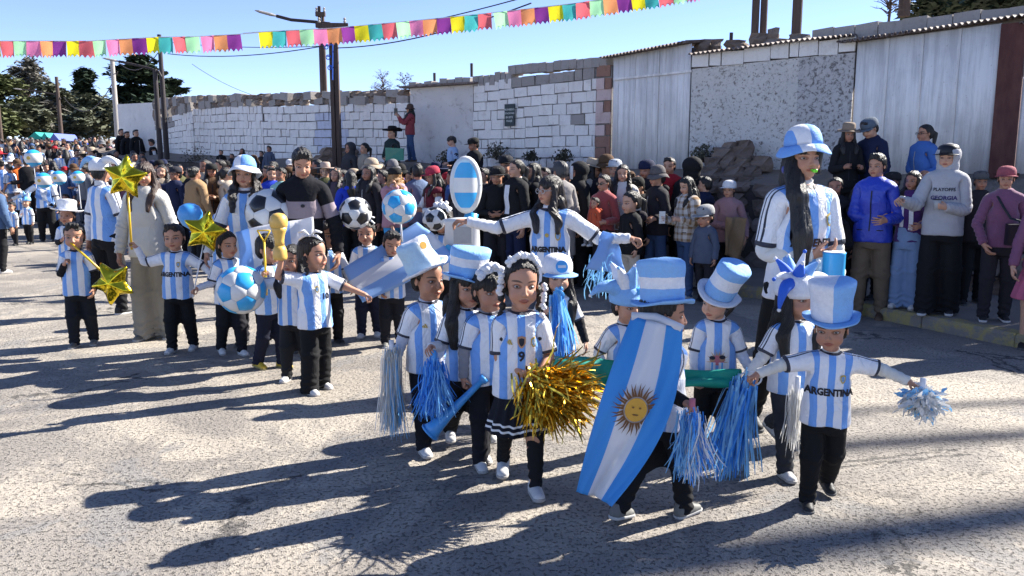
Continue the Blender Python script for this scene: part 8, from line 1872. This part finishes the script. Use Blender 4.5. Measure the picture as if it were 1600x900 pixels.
def mob(px, top, Y, prefix, group, lod=2, hmin=1.5, hmax=1.75):
    for _ in range(60):
        c = rc.choice(BAG); ht = rc.choice(HATS); hs = rc.choice(HS); hc_ = rc.choice(['black', 'black', 'navy', 'white', 'grey', 'red', 'brown', 'beige'])
        l = f"{prefix} in {c} with " + (f"a {hc_} {ht[1]}" if ht else HW[hs]) + ' ' + where(px)
        if l not in used_l: break
    jr = px < 150 and Y < 34 and rc.random() < .55
    if jr: l = l.replace(' in ' + c, ' in a striped jersey')
    while l in used_l: l = l + ' again' if False else l.replace(' in ', rc.choice([' turned left in ', ' turned right in ', ' standing in ', ' leaning in ']), 1)
    used_l.add(l); h = at(px, top, Y); H = rc.uniform(hmin, hmax); z0 = h.z - H; g0 = gz(h.x, Y)
    if abs(z0 - g0) > .25: z0 = g0 + max(-.0, min(.45, z0 - g0)); 
    H = max(1.25, min(1.85, h.z - z0)); z0 = min(z0, h.z - H) if h.z - z0 > 1.85 else z0
    return person(l, 'a', H, (h.x, Y, g0), dict(face=rc.choice([-60, -40, -20, 0, 20, -90, -150, 60]), head=(rc.uniform(-20, 20), rc.uniform(-3, 14), 0), **rc.choice([{}, {}, X_, PH, UP])), group=group, lod=lod, skin=rc.randint(0, 4), top=('jersey', 'j', 'ja2') if jr else (rc.choice(['jacket', 'jacket', 'long', 'puffer']), CN[c]), legs=(rc.choice(['track', 'jeans']), CN[rc.choice(['black', 'dark', 'denim', 'navy', 'grey'])]), shoes='black', hair=(hs, 0), hat=dict(kind=ht[0], color=CN[hc_]) if ht else None)
GB = 'spectators packed in the rows behind'
for px in range(250, 760, 15):                            # second and third rows beyond the parade
    yk = float(np.interp(px, [250, 400, 560, 760], [17.5, 15.8, 13.6, 12.4])); mob(px + rc.uniform(-5, 5), 258 + rc.uniform(-5, 12), yk + rc.uniform(-.6, .6), 'spectator', GB)
for px in range(258, 640, 24):
    yk = float(np.interp(px, [250, 400, 640], [19.5, 17.2, 13.6])); mob(px + rc.uniform(-6, 6), 250 + rc.uniform(-3, 8), yk + rc.uniform(-.5, .5), 'back row spectator', GB)
for px in range(770, 1060, 30): mob(px + rc.uniform(-6, 6), 264 + rc.uniform(-4, 8), float(np.interp(px, [770, 1060], [11.9, 11.0])), 'back row spectator', GB)
GF = 'distant spectators filling the street'
for row, (Y, ty, x0, x1, st) in enumerate(((19, 268, 128, 250, 15), (22, 252, 0, 250, 14), (26, 242, 0, 232, 13), (31, 232, 0, 225, 12), (37, 222, 0, 185, 12), (43, 215, 0, 182, 11))):
    px = x0
    while px < x1:
        x = px + rc.uniform(-3, 3); gg = at(x, 300, Y).x; zt = gz(gg, Y) + rc.uniform(1.5, 1.72) + (.25 if row > 3 else 0)
        d = ray(x, 300); 
        # row of the picture where that height shows
        py = 450 - F_PX * (((zt - EYE) / Y * CP + SP) / (CP - (zt - EYE) / Y * SP) - 0) if False else None
        lo_, hi_ = 100, 500
        for _ in range(22):
            m_ = (lo_ + hi_) / 2
            if at(x, m_, Y).z > zt: lo_ = m_
            else: hi_ = m_
        mob(x, lo_, Y + rc.uniform(-.8, .8), ['mid distance walker', 'farther walker', 'distant spectator', 'far spectator', 'very distant spectator', 'farthest spectator'][row], GF); px += st

for x, y, l, c in ((3.7, 3.5, 'onlooker in a dark jacket just outside the right edge of the picture', 'dark'), (4.35, 3.2, 'onlooker in a navy coat outside the right edge, nearest the camera', 'navy'), (5.0, 3.9, 'onlooker in brown outside the right edge close to the kerb', 'brown')):
    person(l, 'a', 1.66, (x, y, 0), dict(face=-60), group=GW, lod=2, top=('jacket', CN[c]), legs=('track', CN['black']), hair=('short', 0))
